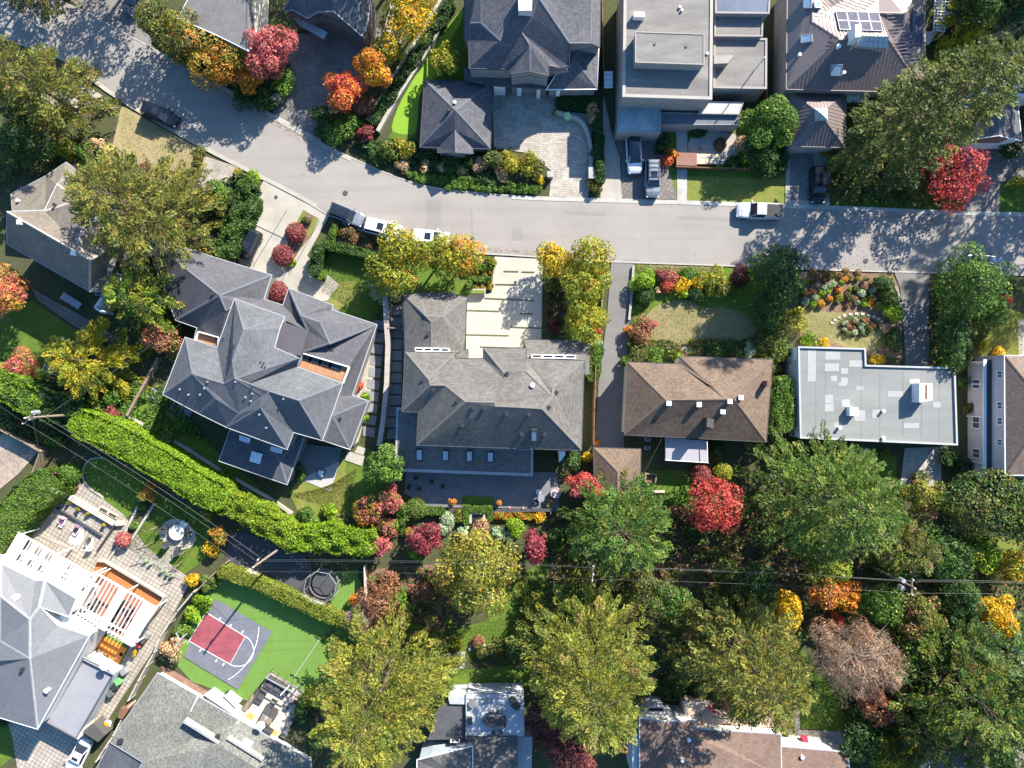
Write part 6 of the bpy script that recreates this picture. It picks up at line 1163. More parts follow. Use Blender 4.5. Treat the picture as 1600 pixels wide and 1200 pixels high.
# partly hidden roofs at the bottom right
J = House('corner_house', 'tan roofed house mostly hidden under the trees at the bottom right corner', at=(1530, 1190)); z = conv(1200, 900, 4)
J.tier(z, 'a 1000 1085 3.4;b 1130 1105 3.4;c 1400 1090 3.4;d 1900 1110 3.4;e 1900 1500 5;f 1040 1500 4.6;g 1420 1300 5', 'a b g f;b c d e g;f g e', 'a b c d e f', SH_TAN, CREAM, WHITE)
pool = sheet('pool_cover', [(1535, 990), (1600, 985), (1650, 985), (1650, 1030), (1590, 1022), (1550, 1003)], M('blue_pool_cover', (.05, .2, .3), (.06, .24, .34), .8, .4, .4))

# ---------------------------------------------------------------- walls, fences
garden_wall([(601, 463), (606, 540), (604, 600), (598, 660), (592, 697)], .5, 1.7, M('pale_grey_wall', (.32, .28, .25), (.26, .23, .2), .8, .85), 'long pale wall between the two grey houses')
fence([(606, 512), (632, 513)], 1.8, WOOD, 'short wooden gate fence at the start of the dark slab path')
garden_wall([(700, -20), (641, 78), (607, 132), (575, 188)], .3, .8, CONC, 'upper of two pale walls flanking the clipped shrub strip')
garden_wall([(705, 12), (660, 90), (618, 155), (590, 205)], .4, .9, CONC, 'lower of two pale walls flanking the clipped shrub strip')
garden_wall(smooth([(868, 175), (888, 180), (910, 192), (920, 215), (924, 240), (923, 262)], 3), .35, .7, KERB, 'curved low wall beside the cobbled drive')
mb = MB(); p = W(925, 270, 1.1); mb.box((p.x, p.y, 0), (.75, 1.3, 1.05)); mb.box((p.x, p.y, 1.05), (.85, 1.4, .1)); tag(mb.build('gate_pillar', STONE), 'stone gate pillar at the right side of the cobbled drive', 'pillar')
mb = MB(); p = W(860, 272, 1.0); mb.box((p.x, p.y, 0), (.7, .6, .95)); mb.box((p.x, p.y, .95), (.8, .7, .1)); tag(mb.build('gate_pillar', STONE), 'stone gate pillar at the left side of the cobbled drive', 'pillar')
mb = MB(); p = W(433, 152, 1.2); mb.box((p.x, p.y, 0), (.7, .7, 1.2)); mb.box((p.x, p.y, 1.2), (.85, .85, .12)); tag(mb.build('gate_pillar', STONE), 'stone gate pillar at the left of the shaded brick driveway', 'pillar')
fence([(941, -20), (942, 60), (944, 135)], 1.9, BROWNWOOD, 'brown fence between the slate house and the modern flat house')
fence([(1199, 70), (1198, 120), (1199, 165)], 1.8, BROWNWOOD, 'brown fence between the flat house and the metal roofed house')
boxes('planter_bench', 'brick and timber planter bench beside the round front patio of the modern house', 'bench', W, [('brick_base', [(1057, 238), (1089, 239), (1089, 259), (1057, 258)], 0, .9, M('red_brown_brick', (.22, .12, .09), (.17, .09, .07), 6, .9)), ('timber_seat', [(1089, 240), (1127, 241), (1123, 256), (1089, 256)], .3, .6, M('pale_timber', (.5, .38, .25), (.44, .33, .22), 2, .7)), ('slat', [(1095, 243), (1120, 244), (1119, 247), (1095, 246)], .6, .64, PALEWOOD), ('slat', [(1102, 251), (1118, 252), (1117, 255), (1102, 254)], .6, .64, PALEWOOD)])
fence([(1057, 260), (1110, 262), (1178, 263)], 1.0, BROWNWOOD, 'low dark fence along the front of the modern house garden')
boxes('water_bowl', 'small round stone ornament on the pale round patio', 'ornament', W, [('base', [(1096, 228), (1101, 226), (1104, 230), (1099, 232)], 0, .4, STONE), ('bowl', [(1095, 227), (1101, 225), (1105, 230), (1099, 233)], .4, .55, CONC)])
fence([(944, 440), (940, 480)], .6, WOOD, 'low wooden edge along the lane by the yellow tree'); fence([(931, 570), (929, 640), (928, 695)], 1.8, BROWNWOOD, 'brown fence along the lane beside the centre house')
garden_wall([(990, 415), (986, 470), (983, 500)], .2, .4, STONE, 'low stone edge on the right of the lane')
garden_wall([(1399, 448), (1404, 460), (1407, 480)], .2, .4, CONC, 'short pale curb at the corner of the right hand lane')
garden_wall([(250, 610), (195, 645)], .2, .3, KERB, 'low kerb left of the slate house corner') if 0 else None
garden_wall([(196, 648), (290, 700), (345, 735)], .3, .5, CONC, 'pale retaining wall behind the lime hedge, upper stretch'); garden_wall([(366, 747), (420, 778), (456, 803)], .3, .5, CONC, 'pale retaining wall beside the dark gravel strip'); garden_wall([(505, 818), (532, 818)], .3, .5, CONC, 'short pale wall by the red tipped shrubs')
sheet('planting_bed', [(372, 752), (410, 770), (440, 800), (400, 790), (368, 770)], DARKPAV)
garden_wall([(247, 560), (225, 600), (198, 650)], .25, .9, WOOD, 'weathered plank edge between the yellow conifer and the slate house', 'garden_edge')
fence([(0, 672), (35, 690), (62, 706)], 1.6, WOOD, 'weathered fence along the upper edge of the left brown patio'); fence([(62, 706), (50, 738)], 1.6, WOOD, 'short weathered fence turning down at the left brown patio')
fence([(82, 740), (62, 780), (38, 815), (0, 870)], 1.6, WOOD, 'wooden fence along the right side of the big left hedge')
fence([(302, 925), (277, 955), (250, 995), (240, 1020), (215, 1065), (200, 1095)], 1.7, PALEWOOD, 'pale wooden fence between the paved side yard and the sports court'); fence([(200, 1105), (176, 1150), (150, 1190)], 1.7, PALEWOOD, 'pale wooden fence beside the shake roof lower corner'); fence([(352, 880), (325, 905), (305, 925)], 1.6, WOOD, 'weathered fence by the yellow shrub at the turf corner')
garden_wall([(385, 893), (440, 920), (500, 945), (545, 970)], .45, .9, PALEWOOD, 'stone retaining wall above the clipped turf hedge')
fence([(569, 885), (570, 930), (571, 985)], 1.6, PALEWOOD, 'pale fence between the trampoline lawn and the rust shrubs')
garden_wall([(690, 800), (740, 800), (830, 797), (875, 797)], .3, .6, DARKTRIM, 'dark retaining wall along the shaded patio edge')
boxes('water_feature', 'square cream stone fountain basin framed by clipped hedge', 'fountain', W, [('basin_wall', [(733, 800), (759, 800), (759, 804), (733, 804)], 0, .8, CONC), ('basin_wall', [(733, 804.3), (737, 804.3), (737, 818), (733, 818)], 0, .8, CONC), ('basin_wall', [(755, 804.3), (759, 804.3), (759, 818), (755, 818)], 0, .8, CONC), ('water', [(737, 804.5), (755, 804.5), (755, 815), (737, 815)], 0, .5, DGLASS)])
boxes('fire_table', 'square pale fire table on the shaded slate patio of the gabled house', 'fire table', W, [('base', [(497, 733), (508, 735), (505, 746), (495, 744)], .02, .45, SLATE), ('top', [(498, 735), (506, 736), (504, 744), (497, 742)], .45, .5, WHITE)])
boxes('picnic_table', 'long grey table on the shaded patio behind the tan roofed house', 'table', W, [('tabletop', [(99, 456), (128, 474), (122, 483), (93, 466)], .7, .76, GREYTRIM), ('leg', [(99, 459), (101, 460), (100, 462), (98, 461)], .02, .7, GREYTRIM), ('leg', [(122, 474), (124, 475), (123, 477), (121, 476)], .02, .7, GREYTRIM), ('leg', [(96, 465), (98, 466), (97, 468), (95, 467)], .02, .7, GREYTRIM), ('leg', [(119, 480), (121, 481), (120, 483), (118, 482)], .02, .7, GREYTRIM)])
def lattice(label, quad, n, m, mat, zt, cat='trellis', name='trellis'):
    e = empty(name, (quad[0].x, quad[0].y, 0), label, cat)
    for i in range(n+1): strip_mb([lerpq(quad, i/n, 0), lerpq(quad, i/n, 1)], .08, zt-.1, zt).build('slat', mat, e)
    for j in range(m+1): strip_mb([lerpq(quad, 0, j/m), lerpq(quad, 1, j/m)], .08, zt, zt+.08).build('slat', mat, e)
    for u in (0, 1):
        for v in (0, 1): p = lerpq(quad, u, v); mb = MB(); mb.box((p.x, p.y, 0), (.1, .1, zt-.1)); mb.build('post', mat, e)
lattice('white open lattice pergola at the top right beside the metal roof', [W(1462, -12, 2.4), W(1485, -12, 2.4), W(1476, 49, 2.4), W(1459, 48, 2.4)], 4, 12, WHITE, 2.4)
lattice('grey slatted arbour beside the yellow conifer and the shaded lawn', [W(93, 527, 2.2), W(107, 534, 2.2), W(80, 585, 2.2), W(66, 577, 2.2)], 1, 8, GREYTRIM, 2.2, 'arbour', 'arbour')
boxes('white_bench', 'white double seat with two round chairs behind the pale flat roof', 'bench', W, [('bench_seat', [(1328, 702), (1345, 702), (1345, 709), (1328, 709)], .1, .5, M('pale_wicker', (.4, .41, .42), None, 2, .7)), ('round_seat', [(1319, 700), (1323, 698), (1327, 701), (1326, 707), (1320, 707)], .1, .6, WHITE), ('round_seat', [(1347, 702), (1352, 699), (1358, 702), (1359, 707), (1353, 710), (1347, 708)], .1, .6, WHITE)])
boxes('compost_box', 'square wooden compost box beside the small garage', 'compost box', W, [('side_panel', [(1008, 739), (1027, 741), (1027, 743), (1008, 741)], 0, .9, WOOD), ('side_panel', [(1025, 743.2), (1027, 743.2), (1025, 756), (1023, 756)], 0, .9, WOOD), ('side_panel', [(1008, 741.2), (1010, 741.4), (1010, 754), (1008, 754)], 0, .9, WOOD), ('heap', [(1010, 743), (1023, 744), (1022, 755), (1010, 754)], 0, .5, MULCH)])
boxes('garden_bench', 'small grey bench on the sunlit lawn beside the small garage', 'bench', W, [('seat', [(1019, 766), (1039, 766), (1039, 770), (1019, 770)], .4, .46, PALEWOOD), ('leg', [(1020, 767), (1022, 767), (1022, 769), (1020, 769)], 0, .4, PALEWOOD), ('leg', [(1036, 767), (1038, 767), (1038, 769), (1036, 769)], 0, .4, PALEWOOD)])
for k, (x, y) in enumerate(((1013, 687), (1012, 700))): boxes('heat_pump', ('pale heat pump nearest the eave of the brown bungalow', 'pale heat pump further from the brown bungalow eave')[k], 'heat pump', W, [('case', [(x-4, y-3), (x+4, y-3), (x+4, y+3), (x-4, y+3)], .05, .8, GREYTRIM), ('fan_grille', [(x-2.5, y-2), (x+2.5, y-2), (x+2.5, y+2), (x-2.5, y+2)], .8, .83, DARKTRIM)])
# centre patio furniture and pots
for x, y in ((639, 760), (650, 747), (655, 763), (675, 752), (692, 760), (660, 785)): pot(x, y, .22, P_DGREEN, 'small dark potted plant on the shaded slate patio of the centre house', .4, BLACK, 'dark pots on the shaded patio')
pot(709, 783, .35, P_ORANGE, 'bright orange potted maple at the sunlit edge of the centre patio', .45, BLACK, fh=1.2, fr=.7); pot(780, 785, .32, P_ORANGE, 'orange and green potted plant right of the small dark lawn square', .45, WHITE, fh=.9, fr=.55)
for x, y, p_, l_ in ((796, 794, P_PINK, 'small pink potted flower on the dark retaining wall'), (817, 794, P_PEACH, 'small peach potted flower on the dark retaining wall')): pot(x, y, .16, p_, l_, .3, WHITE)
table(845, 778, .9, .9, 0, M('glass_table', (.2, .22, .25), None, 1, .2, .6), 'small round glass table in the sunlit corner of the centre patio', .7, True)
for x, y, a, l_ in ((841, 768, -1.5, 'white wire chair above the glass table on the centre patio'), (853, 783, 2.8, 'dark wire chair right of the glass table on the centre patio'), (838, 783, .4, 'dark wire chair left of the glass table on the centre patio')): chair(x, y, a, l_, WHITE if 'white' in l_ else CH, s=.95)
c = W(868, 770, .6); mb = MB(); mb.cyl((c.x, c.y, .05), .55, .75, 16, .62); mb.tube([c+Vector((math.cos(i*.3927)*.62, math.sin(i*.3927)*.62, .2)) for i in range(17)], .06, 5, cap=False); tag(mb.build('barrel_planter', M('pinkish_barrel', (.42, .33, .33), (.25, .2, .2), 2, .7)), 'round pale barrel at the right corner of the centre patio', 'barrel')
pot(856, 788, .25, P_YGREEN, 'yellow potted plant by the wire chairs on the centre patio', .35); pot(862, 783, .2, P_REDOR, 'orange potted plant below the pale barrel', .35)
sheet('lawn', [(722, 774), (771, 776), (772, 790), (722, 790)], LAWN)
sheet('terrace', [(768, 798), (850, 798), (850, 812), (772, 812)], SOIL)
mb = MB(); o = W(788, 745, 2.2); mb.tube([Vector((o.x, o.y, 0)), Vector((o.x, o.y, 2.1)), Vector((o.x+.3, o.y+.5, 2.4))], .05, 6); tag(mb.build('garden_lamp', BLACK), 'slim black bent lamp post at the low roof of the centre house', 'lamp')
boxes('concrete_planter', 'cream concrete trough with a clipped green top beside the cream driveway', 'planter', W, [('trough', [(732, 451), (759, 451), (758, 461), (732, 461)], 0, .7, CONC), ('hedge_top', [(734, 453.5), (757, 453.5), (757, 458.5), (734, 458.5)], .6, .9, M('clipped_green', (.12, .17, .02), (.09, .13, .02), 6, .9))])
# ---------------------------------------------------------------- utility poles and wires
def pole(px, py, h, label, xf=True, ang=0.0):
    t = W(px, py, h); e = empty('utility_pole', (t.x, t.y, 0), label, 'utility pole'); mb = MB(); mb.tube([Vector((t.x, t.y, 0)), Vector((t.x, t.y, h))], [.17, .11], 10); mb.build('pole', WOOD, e)
    d = Vector((math.cos(ang), math.sin(ang), 0)); strip_mb([t-d*.9-Vector((0, 0, .5)), t+d*.9-Vector((0, 0, .5))], .09, h-.6, h-.45).build('crossarm', WOOD, e)
    for s in (-1, 0, 1): q = t+d*s*.8; mb = MB(); mb.cyl((q.x, q.y, h-.45 if s else h), .07, .22, 8); mb.build('insulator', WHITE, e)
    if xf:
        for s in (-.45, .35): q = t+Vector((-d.y, d.x, 0))*.4*1+d*s; mb = MB(); mb.cyl((q.x, q.y, h-2.2), .24, .85, 14); mb.build('transformer', METAL, e)
    return t, d
p1 = pole(40, 653, 10.5, 'wooden utility pole with a pale transformer by the left lime hedge', True, .9); p2 = pole(396, 886, 10.5, 'wooden utility pole beside the dark gravel yard above the turf', False, 1.1); p3 = pole(927, 897, 10.5, 'utility pole in the trees below the green cedar', False, 1.5); p4 = pole(1429, 919, 10.5, 'utility pole with two white transformers among the lower right trees', True, 1.5)
WIRE = M('power_wire', (.09, .09, .09), (.07, .07, .07), 1, .5, .4, .3)
def wire(a, b, sag, r=.011, label='thin overhead power wire between the utility poles', grp='overhead power wires'):
    mb = MB(); n = 20; mb.tube([a.lerp(b, i/n)-Vector((0, 0, sag*4*(i/n)*(1-i/n))) for i in range(n+1)], r, 4, cap=False); tag(mb.build('power_wire', WIRE), label, 'wire', grp)
off0 = W(-150, 540, 10.5); off4 = W(1800, 930, 10.5)
seq = [(off0, p1[1]), p1, p2, p3, p4, (off4, p4[1])]
for k, ((a, da), (b, db)) in enumerate(zip(seq, seq[1:])):
    sp = ('off the left edge from the left pole', 'from the left pole to the gravel yard pole', 'from the gravel yard pole to the pole below the cedar', 'from the pole below the cedar to the transformer pole', 'from the transformer pole off the right edge')[k]
    for s in (-1.05, 1.05): wire(a+da*s*.6+Vector((0, 0, -.2)), b+db*s*.6+Vector((0, 0, -.2)), .8, .0095, ('lower' if s > 0 else 'upper')+' thin power wire '+sp)
    wire(a+Vector((0, 0, -3)), b+Vector((0, 0, -3)), .9, .013, 'lowest thicker cable '+sp)
wire(W(66, 735, 1.5), p1[0]-Vector((0, 0, 1)), .1, .03, 'stay wire running down from the left utility pole to the yard', None)
wire(W(290, 500, 4), p1[0]-Vector((0, 0, 3)), .5, .02, 'service wire from the left pole to the gabled house mast', None); wire(W(1034, 686, 3.6), W(1000, 752, 3), .1, .025, 'service wire from the brown bungalow eave to the small garage', None)
# ---------------------------------------------------------------- vehicles
PW = M('white_car_paint', (.55, .56, .58), (.5, .51, .53), .8, .25, .6, 0, .02); PB = M('black_car_paint', (.006, .007, .01), (.01, .011, .015), .8, .12, .5, 0, .02); PS = M('silver_car_paint', (.25, .26, .28), (.21, .22, .24), .8, .25, .6, .4, .02); PG = M('grey_car_paint', (.1, .1, .12), (.08, .08, .1), .8, .25, .6, .3, .02)
car(210, -6, (-.5, 1), 4.7, 1.9, 1.65, PG, 'grey car cut off by the top edge on the side road'); car(250, 178, (50, 21), 4.7, 1.9, 1.7, PB, 'black suv standing on the road beside the dry verge'); car(387, 387, (-.47, 1), 4.8, 1.95, 1.7, PB, 'black suv on the concrete driveway of the gabled house', roofmat=M('glossy_black_roof', (.01, .012, .015), None, 1, .1, .7))
car(541, 335, (50, 20), 4.5, 1.85, 1.6, PS, 'silver car with a dark glass roof parked at the kerb', roofmat=DGLASS); car(599, 357, (50, 13), 5.0, 1.95, 1.8, PW, 'white suv parked under the edge of the yellow green street trees'); car(672, 371, (50, 5), 4.8, 1.9, 1.6, PW, 'white car almost hidden by the yellow green street trees')
car(991, 241, (.05, 1), 4.7, 1.9, 1.65, PW, 'white suv parked on the paved drive in front of the modern flat house', roofmat=M('panorama_roof', (.02, .025, .035), None, 1, .1, .7)); car(1020, 278, (0, 1), 4.8, 1.9, 1.75, PS, 'silver suv with roof bars at the kerb below the modern house', rack=True); car(1187, 329, (-1, -.03), 5.7, 2.0, 1.85, M('pale_grey_paint', (.4, .41, .42), (.36, .37, .38), .8, .25, .6, 0, .02), 'pale pickup truck with a black bed cover on the road', 'pickup'); car(1279, 288, (0, 1), 4.6, 1.9, 1.6, PB, 'black car parked below the metal roofed garage')
car(1538, 410, (1, .05), 4.6, 1.85, 1.5, M('blue_car_paint', (.04, .07, .13), None, 1, .25, .6), 'blue car on the road half hidden by the dense evergreen', 'sedan'); car(121, 1183, (-.5, 1), 4.7, 1.85, 1.45, PW, 'white sedan in the bottom left paved yard', 'sedan')
# ---------------------------------------------------------------- trees
conifer(1376, 226, 6.1, 25, P_SPRUCE+[(.15, .16, .035, 3)], 'towering leaning dark conifer between the metal roofed house and the red tree', p=.44, at=.1, name='spruce_tree', per=9)
conifer(908, 1000, 8.6, 24, P_GOLDC+P_OLIVE[:1], 'tall golden green conifer left of its twin at the bottom centre', p=.52, at=.12, name='spruce_tree')
conifer(1138, 1000, 7.9, 20, P_OLIVE+[(.2, .17, .03, 3)], 'olive green conifer above the beige terrace and brown roof', p=.52, at=.12, name='spruce_tree')
conifer(608, 1048, 8.8, 21, P_GOLDC, 'wide golden conifer between the turf and the roof deck at the bottom', p=.55, at=.12, name='spruce_tree')
conifer(1265, 768, 9.2, 20, P_MIXG+P_CEDAR[:2], 'broad green conifer between the bright red maple and the pale flat roof house', p=.68, at=.15, name='fir_tree')
conifer(965, 820, 7.2, 12, P_CEDAR, 'dense green cedar below the small garage', p=.5, at=.3, name='cedar_tree', z0=.8)
conifer(255, 345, 7.8, 18, P_OLIVE+[(.2, .17, .035, 4)], 'big olive conifer between the tan roofed house and the concrete driveway', p=.55, at=.15, name='fir_tree')
conifer(98, 160, 5.4, 15, P_OLIVE+[(.17, .15, .03, 2)], 'large olive conifer at the top left corner beside the wide asphalt turnaround', p=.6, at=.15, name='fir_tree')
tree(40, 215, 3.6, 7, P_DGREEN, 'dark green tree at the left edge below the corner conifer', 'broadleaf_tree'); tree(20, 150, 3.4, 8, P_DOLIVE, 'dark olive tree at the left edge beside the corner conifer', 'broadleaf_tree')
conifer(152, 565, 5.3, 8, P_YELLOW[2:]+P_YGREEN[:2]+[(.33, .26, .02, 4)], 'golden yellow cedar below the dark patio of the tan roofed house', p=.55, at=.3, name='golden_cedar', z0=.5)
conifer(232, 465, 4.6, 10, P_GREEN+P_YGREEN[:2]+P_DOLIVE, 'green and yellow tipped conifer left of the gabled house garage', p=.6, at=.3, name='conifer_tree', z0=.5)
conifer(1480, 1065, 8.2, 14, P_CEDAR+P_OLIVE+[(.14, .18, .03, 4)], 'broad mixed green conifer at the lower right', p=.5, at=.3, name='fir_tree')
conifer(1575, 1040, 6.6, 15, P_CEDAR+[(.12, .17, .07, 5)], 'blue green conifer at the right edge below the blue pool cover', p=.55, at=.3, name='fir_tree')
conifer(1545, 1135, 6.5, 13, P_CEDAR+P_DGREEN, 'dark green conifer at the bottom right corner', p=.5, at=.3, name='fir_tree')
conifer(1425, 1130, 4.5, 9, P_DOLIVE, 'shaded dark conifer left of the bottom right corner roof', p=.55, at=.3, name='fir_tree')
conifer(1400, 850, 4.2, 9, P_OLIVE, 'slim olive conifer at the right flank of the broad green conifer', p=.6, at=.3)
tree(1540, 788, 5.9, 8, P_DGREEN+P_DOLIVE+[(.16, .17, .025, 3)], 'wide dark evergreen below the mauve house', 'broadleaf_tree', squash=(1.1, .72), base=.12); tree(1600, 800, 4.2, 8, P_DGREEN+P_YGREEN[1:2], 'dark evergreen at the right edge below the mauve house', 'broadleaf_tree')
tree(1516, 445, 4.9, 9, P_GREEN+P_DGREEN, 'tall dense evergreen with a sunlit top beside the right hand lane', 'broadleaf_tree', base=.08, dens=420, K=34); tree(1485, 530, 3.4, 6, P_DGREEN, 'shaded lower part of the dense evergreen, given darker leaves, along the right hand lane', 'broadleaf_tree', base=.05, squash=(.7, 1.25), dens=420); tree(1545, 490, 2.4, 4.5, P_GREEN, 'light green bush at the foot of the dense evergreen', 'broadleaf_tree', base=.05)  # second tree: the evergreen's shaded lower part, shade put into its dark leaf colour
tree(1214, 430, 3.5, 7.5, P_DGREEN, 'round dark green clipped tree at the kerb left of the flower garden', 'broadleaf_tree', base=.08, dens=620, leaf=.15, K=30, lob=(.3, .4)); tree(1200, 485, 2.6, 4.5, P_DGREEN, 'dark green tree in the shade below the round clipped tree', 'broadleaf_tree', base=.05)
# deciduous trees, top row
tree(248, 32, 3.0, 6.5, P_DOLIVE+P_YGREEN[1:2], 'dark green tree at the kerb left of the orange maples', 'deciduous_tree'); tree(300, 62, 3.3, 6.5, P_ORGREEN+P_OLIVE, 'bronze green maple next to the dark kerb tree', 'maple_tree')
tree(345, 100, 4.2, 6.5, P_ORGREEN, 'big orange and green maple at the corner of the kerb and shaded brick driveway', 'maple_tree'); tree(385, 118, 2.3, 5, P_ORANGE, 'small orange maple between the green orange maple and the pink tree', 'maple_tree')
tree(421, 78, 3.7, 7.5, P_PINK, 'pink leaved tree beside the shaded brick driveway', 'maple_tree', lob=(.2, .34), K=30); tree(540, 141, 3.0, 5.5, P_REDOR, 'fiery red orange tree at the right of the brick driveway', 'maple_tree', K=22); tree(582, 112, 2.7, 6, P_ORANGE+P_YELLOW[1:2], 'amber tree behind the fiery red orange one', 'maple_tree', K=20)
tree(608, 76, 2.3, 5.5, P_YGREEN+P_YELLOW[:1], 'yellow tree between the amber tree and the upper pale wall', 'maple_tree'); tree(640, 22, 3.7, 7, P_YELLOW[1:]+P_ORANGE[1:2]+P_YGREEN[:2], 'golden orange tree at the top edge above the pale walls', 'maple_tree'); shrub(565, 168, 1.6, 2.6, P_RUST, 'rusty brown bush between the fiery tree and the amber tree')
tree(693, 94, 2.2, 4.8, P_YGREEN[:2]+P_YELLOW[2:], 'small yellow green tree on the putting green', 'deciduous_tree')
tree(1203, 188, 3.6, 6.5, P_GREEN, 'bright green tree between the modern house and the metal garage roof', 'deciduous_tree', K=20, lob=(.28, .42)); tree(1192, 235, 2.6, 3.8, P_DGREEN, 'dark bushy tree right of the pale round patio', 'deciduous_tree')
tree(1497, 277, 4.0, 6.5, P_RED+[(.2, .03, .05, 4)], 'red and crimson tree below the towering leaning conifer', 'maple_tree', squash=(1.15, 1.2), K=40); tree(1478, 235, 1.8, 6, P_RED[:2]+P_REDOR, 'bright scarlet crown right against the towering conifer', 'maple_tree')
conifer(1506, 40, 3.4, 6, P_YELLOW[2:]+[(.4, .34, .02, 5)], 'yellow tipped cypress behind the towering conifer at the top right', p=.6, at=.4, name='cypress_tree', z0=.4)
tree(1530, 8, 3.8, 8, P_DGREEN, 'dark green tree at the top right edge above the yellow cypress', 'broadleaf_tree'); tree(1590, 5, 4, 8, P_DGREEN, 'dark green tree in the top right corner', 'broadleaf_tree')
for x, y, r, h, p_, l_ in ((1705, 130, 8, 20, P_SPRUCE, 'tall conifer just past the right edge beside the white gabled house'), (1740, 260, 7.5, 18, P_SPRUCE, 'tall conifer just past the right edge above the road'), (1700, -60, 8, 22, P_SPRUCE, 'tall conifer past the top right corner'), (1560, -120, 7, 19, P_SPRUCE, 'tall conifer past the top edge above the white lattice')): conifer(x, y, r, h, p_, l_, p=.5, name='spruce_tree')
conifer(50, -50, 5.5, 13, P_DOLIVE, 'dark conifer past the top left edge that shades the asphalt', p=.5); tree(160, -75, 5, 10, P_DGREEN, 'dark tree past the top edge that shades the turnaround', 'broadleaf_tree'); tree(480, -120, 6, 12, P_DGREEN, 'dark tree past the top edge behind the shaded gables', 'broadleaf_tree')
tree(590, -75, 5.5, 12, P_DGREEN, 'dark tree past the top edge above the golden orange tree', 'broadleaf_tree')
# left side
tree(-2, 455, 3.9, 7, P_ORGREEN+P_PINK[:1]+[(.48, .17, .09, 4)], 'salmon and orange tree at the left edge above the shaded lawn', 'maple_tree', K=24); shrub(34, 572, 2.3, 3.2, P_PINK[:3]+P_ORGREEN[:3], 'pink and orange bush above the left lime hedge'); tree(252, 530, 2.4, 4, P_RUST+[(.3, .1, .06, 3), (.1, .12, .03, 2)], 'reddish brown small tree at the corner of the gabled house', 'maple_tree')
tree(240, 700, .1, .2, P_GREEN, 'x') if 0 else None
shrub(275, 548, 1.2, 2, P_DOLIVE, 'dark olive bush beside the reddish brown small tree'); shrub(182, 622, 1.2, 2.2, P_GREEN, 'green leafy bush below the yellow cedar'); shrub(176, 648, 1.2, 2, P_CRIMSON+P_RUST, 'dark red bush behind the big lime hedge')
# street trees
tree(622, 384, 2.9, 7, P_YGREEN, 'yellow green street tree nearest the white suv, at the left of the kerb cluster', 'street_tree'); tree(612, 428, 3.2, 6.5, P_YGREEN, 'yellow green street tree below the upper left one beside the hedged lawn', 'street_tree'); tree(685, 396, 3.1, 7, P_YGREEN, 'yellow green street tree in the middle of the kerb cluster over a hidden car', 'street_tree'); tree(722, 398, 3.0, 7, P_YGREEN+P_ORANGE[1:2], 'orange tipped street tree nearest the cream driveway on its left', 'street_tree')
tree(868, 406, 2.6, 6, P_YELLOW+P_YGREEN[:1], 'amber yellow street tree at the right mouth of the cream driveway', 'street_tree'); tree(915, 402, 3.3, 7, P_YGREEN+P_YELLOW[2:], 'tallest yellow green tree at the kerb beside the asphalt lane', 'street_tree'); tree(916, 452, 3.0, 7, P_YGREEN, 'middle yellow green tree of the row beside the asphalt lane', 'street_tree'); tree(912, 500, 3.0, 6.5, P_YGREEN+P_YELLOW[2:], 'lowest yellow green tree of the row beside the asphalt lane', 'street_tree')
conifer(598, 448, 1.6, 3.5, [(.3, .32, .14, 4), (.22, .26, .1, 2), (.16, .2, .12, 2)], 'pale cream and green conifer at the end of the long pale wall', p=.7, at=.4, name='variegated_conifer', z0=.2)
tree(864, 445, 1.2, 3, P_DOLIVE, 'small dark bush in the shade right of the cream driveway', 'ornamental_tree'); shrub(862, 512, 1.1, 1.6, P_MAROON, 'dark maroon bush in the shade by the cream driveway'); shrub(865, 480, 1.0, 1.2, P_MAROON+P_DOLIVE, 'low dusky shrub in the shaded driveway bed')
# south gardens
tree(602, 730, 3.1, 6, P_GREEN+[(.13, .2, .04, 3)], 'fresh green round tree below the two long slab paths', 'deciduous_tree', K=22, lob=(.24, .36)); tree(607, 783, 2.3, 4, P_PIERIS+P_PINK[:2], 'red tipped bush right below the fresh green tree', 'pieris_tree', K=14); tree(577, 800, 2.2, 3.8, P_PIERIS+P_ORANGE[:1], 'orange tipped bush at the lower corner of the back lawn', 'pieris_tree'); tree(604, 825, 1.6, 3.4, P_PIERIS, 'small red and green bush between the red tipped bushes and the crimson tree', 'pieris_tree'); tree(592, 850, 1.6, 3.6, P_PINK, 'coral pink bush at the right end of the lime hedge', 'pieris_tree')
tree(668, 838, 2.6, 4.5, P_CRIMSON, 'crimson maple left of the big yellow green tree', 'maple_tree', K=18); tree(836, 852, 2.3, 4.5, P_CRIMSON, 'crimson maple right of the big yellow green tree', 'maple_tree', squash=(.8, 1.2), rz=.2)
tree(745, 890, 5.9, 9.5, P_GOLDC+[(.28, .2, .03, 2)], 'big round yellow green tree below the fountain basin', 'deciduous_tree', K=60, lob=(.2, .32), leaf=.15, dens=430); tree(915, 758, 2.4, 4.5, P_RED+P_PINK[:1], 'coral red maple beside the small garage', 'maple_tree', squash=(1.15, .8), K=16)
tree(1117, 794, 3.8, 6.5, P_RED, 'bright red maple beside the broad green conifer', 'maple_tree', K=48, squash=(1.0, 1.12), lob=(.24, .34), dens=420); tree(1445, 776, 2.7, 5, P_YGREEN[:2]+P_RUST[1:2], 'olive yellow tree below the stone patio of the flat house', 'deciduous_tree')
tree(1470, 868, 4.0, 7, P_DGREEN+P_GREEN[:1], 'dark green tree under the power lines at the right', 'broadleaf_tree'); tree(1398, 880, 2.4, 5, P_LIME[2:]+P_GREEN[:2], 'lime green bushy tree at the foot of the broad green conifer', 'deciduous_tree'); tree(1582, 885, 2.8, 5, P_YELLOW[:1]+P_YGREEN, 'yellow tree at the right edge above the power lines', 'maple_tree'); tree(1535, 862, 2.6, 5, P_LIME+P_YGREEN[:1], 'lime and yellow bush beside the sunlit grass at the right', 'deciduous_tree')
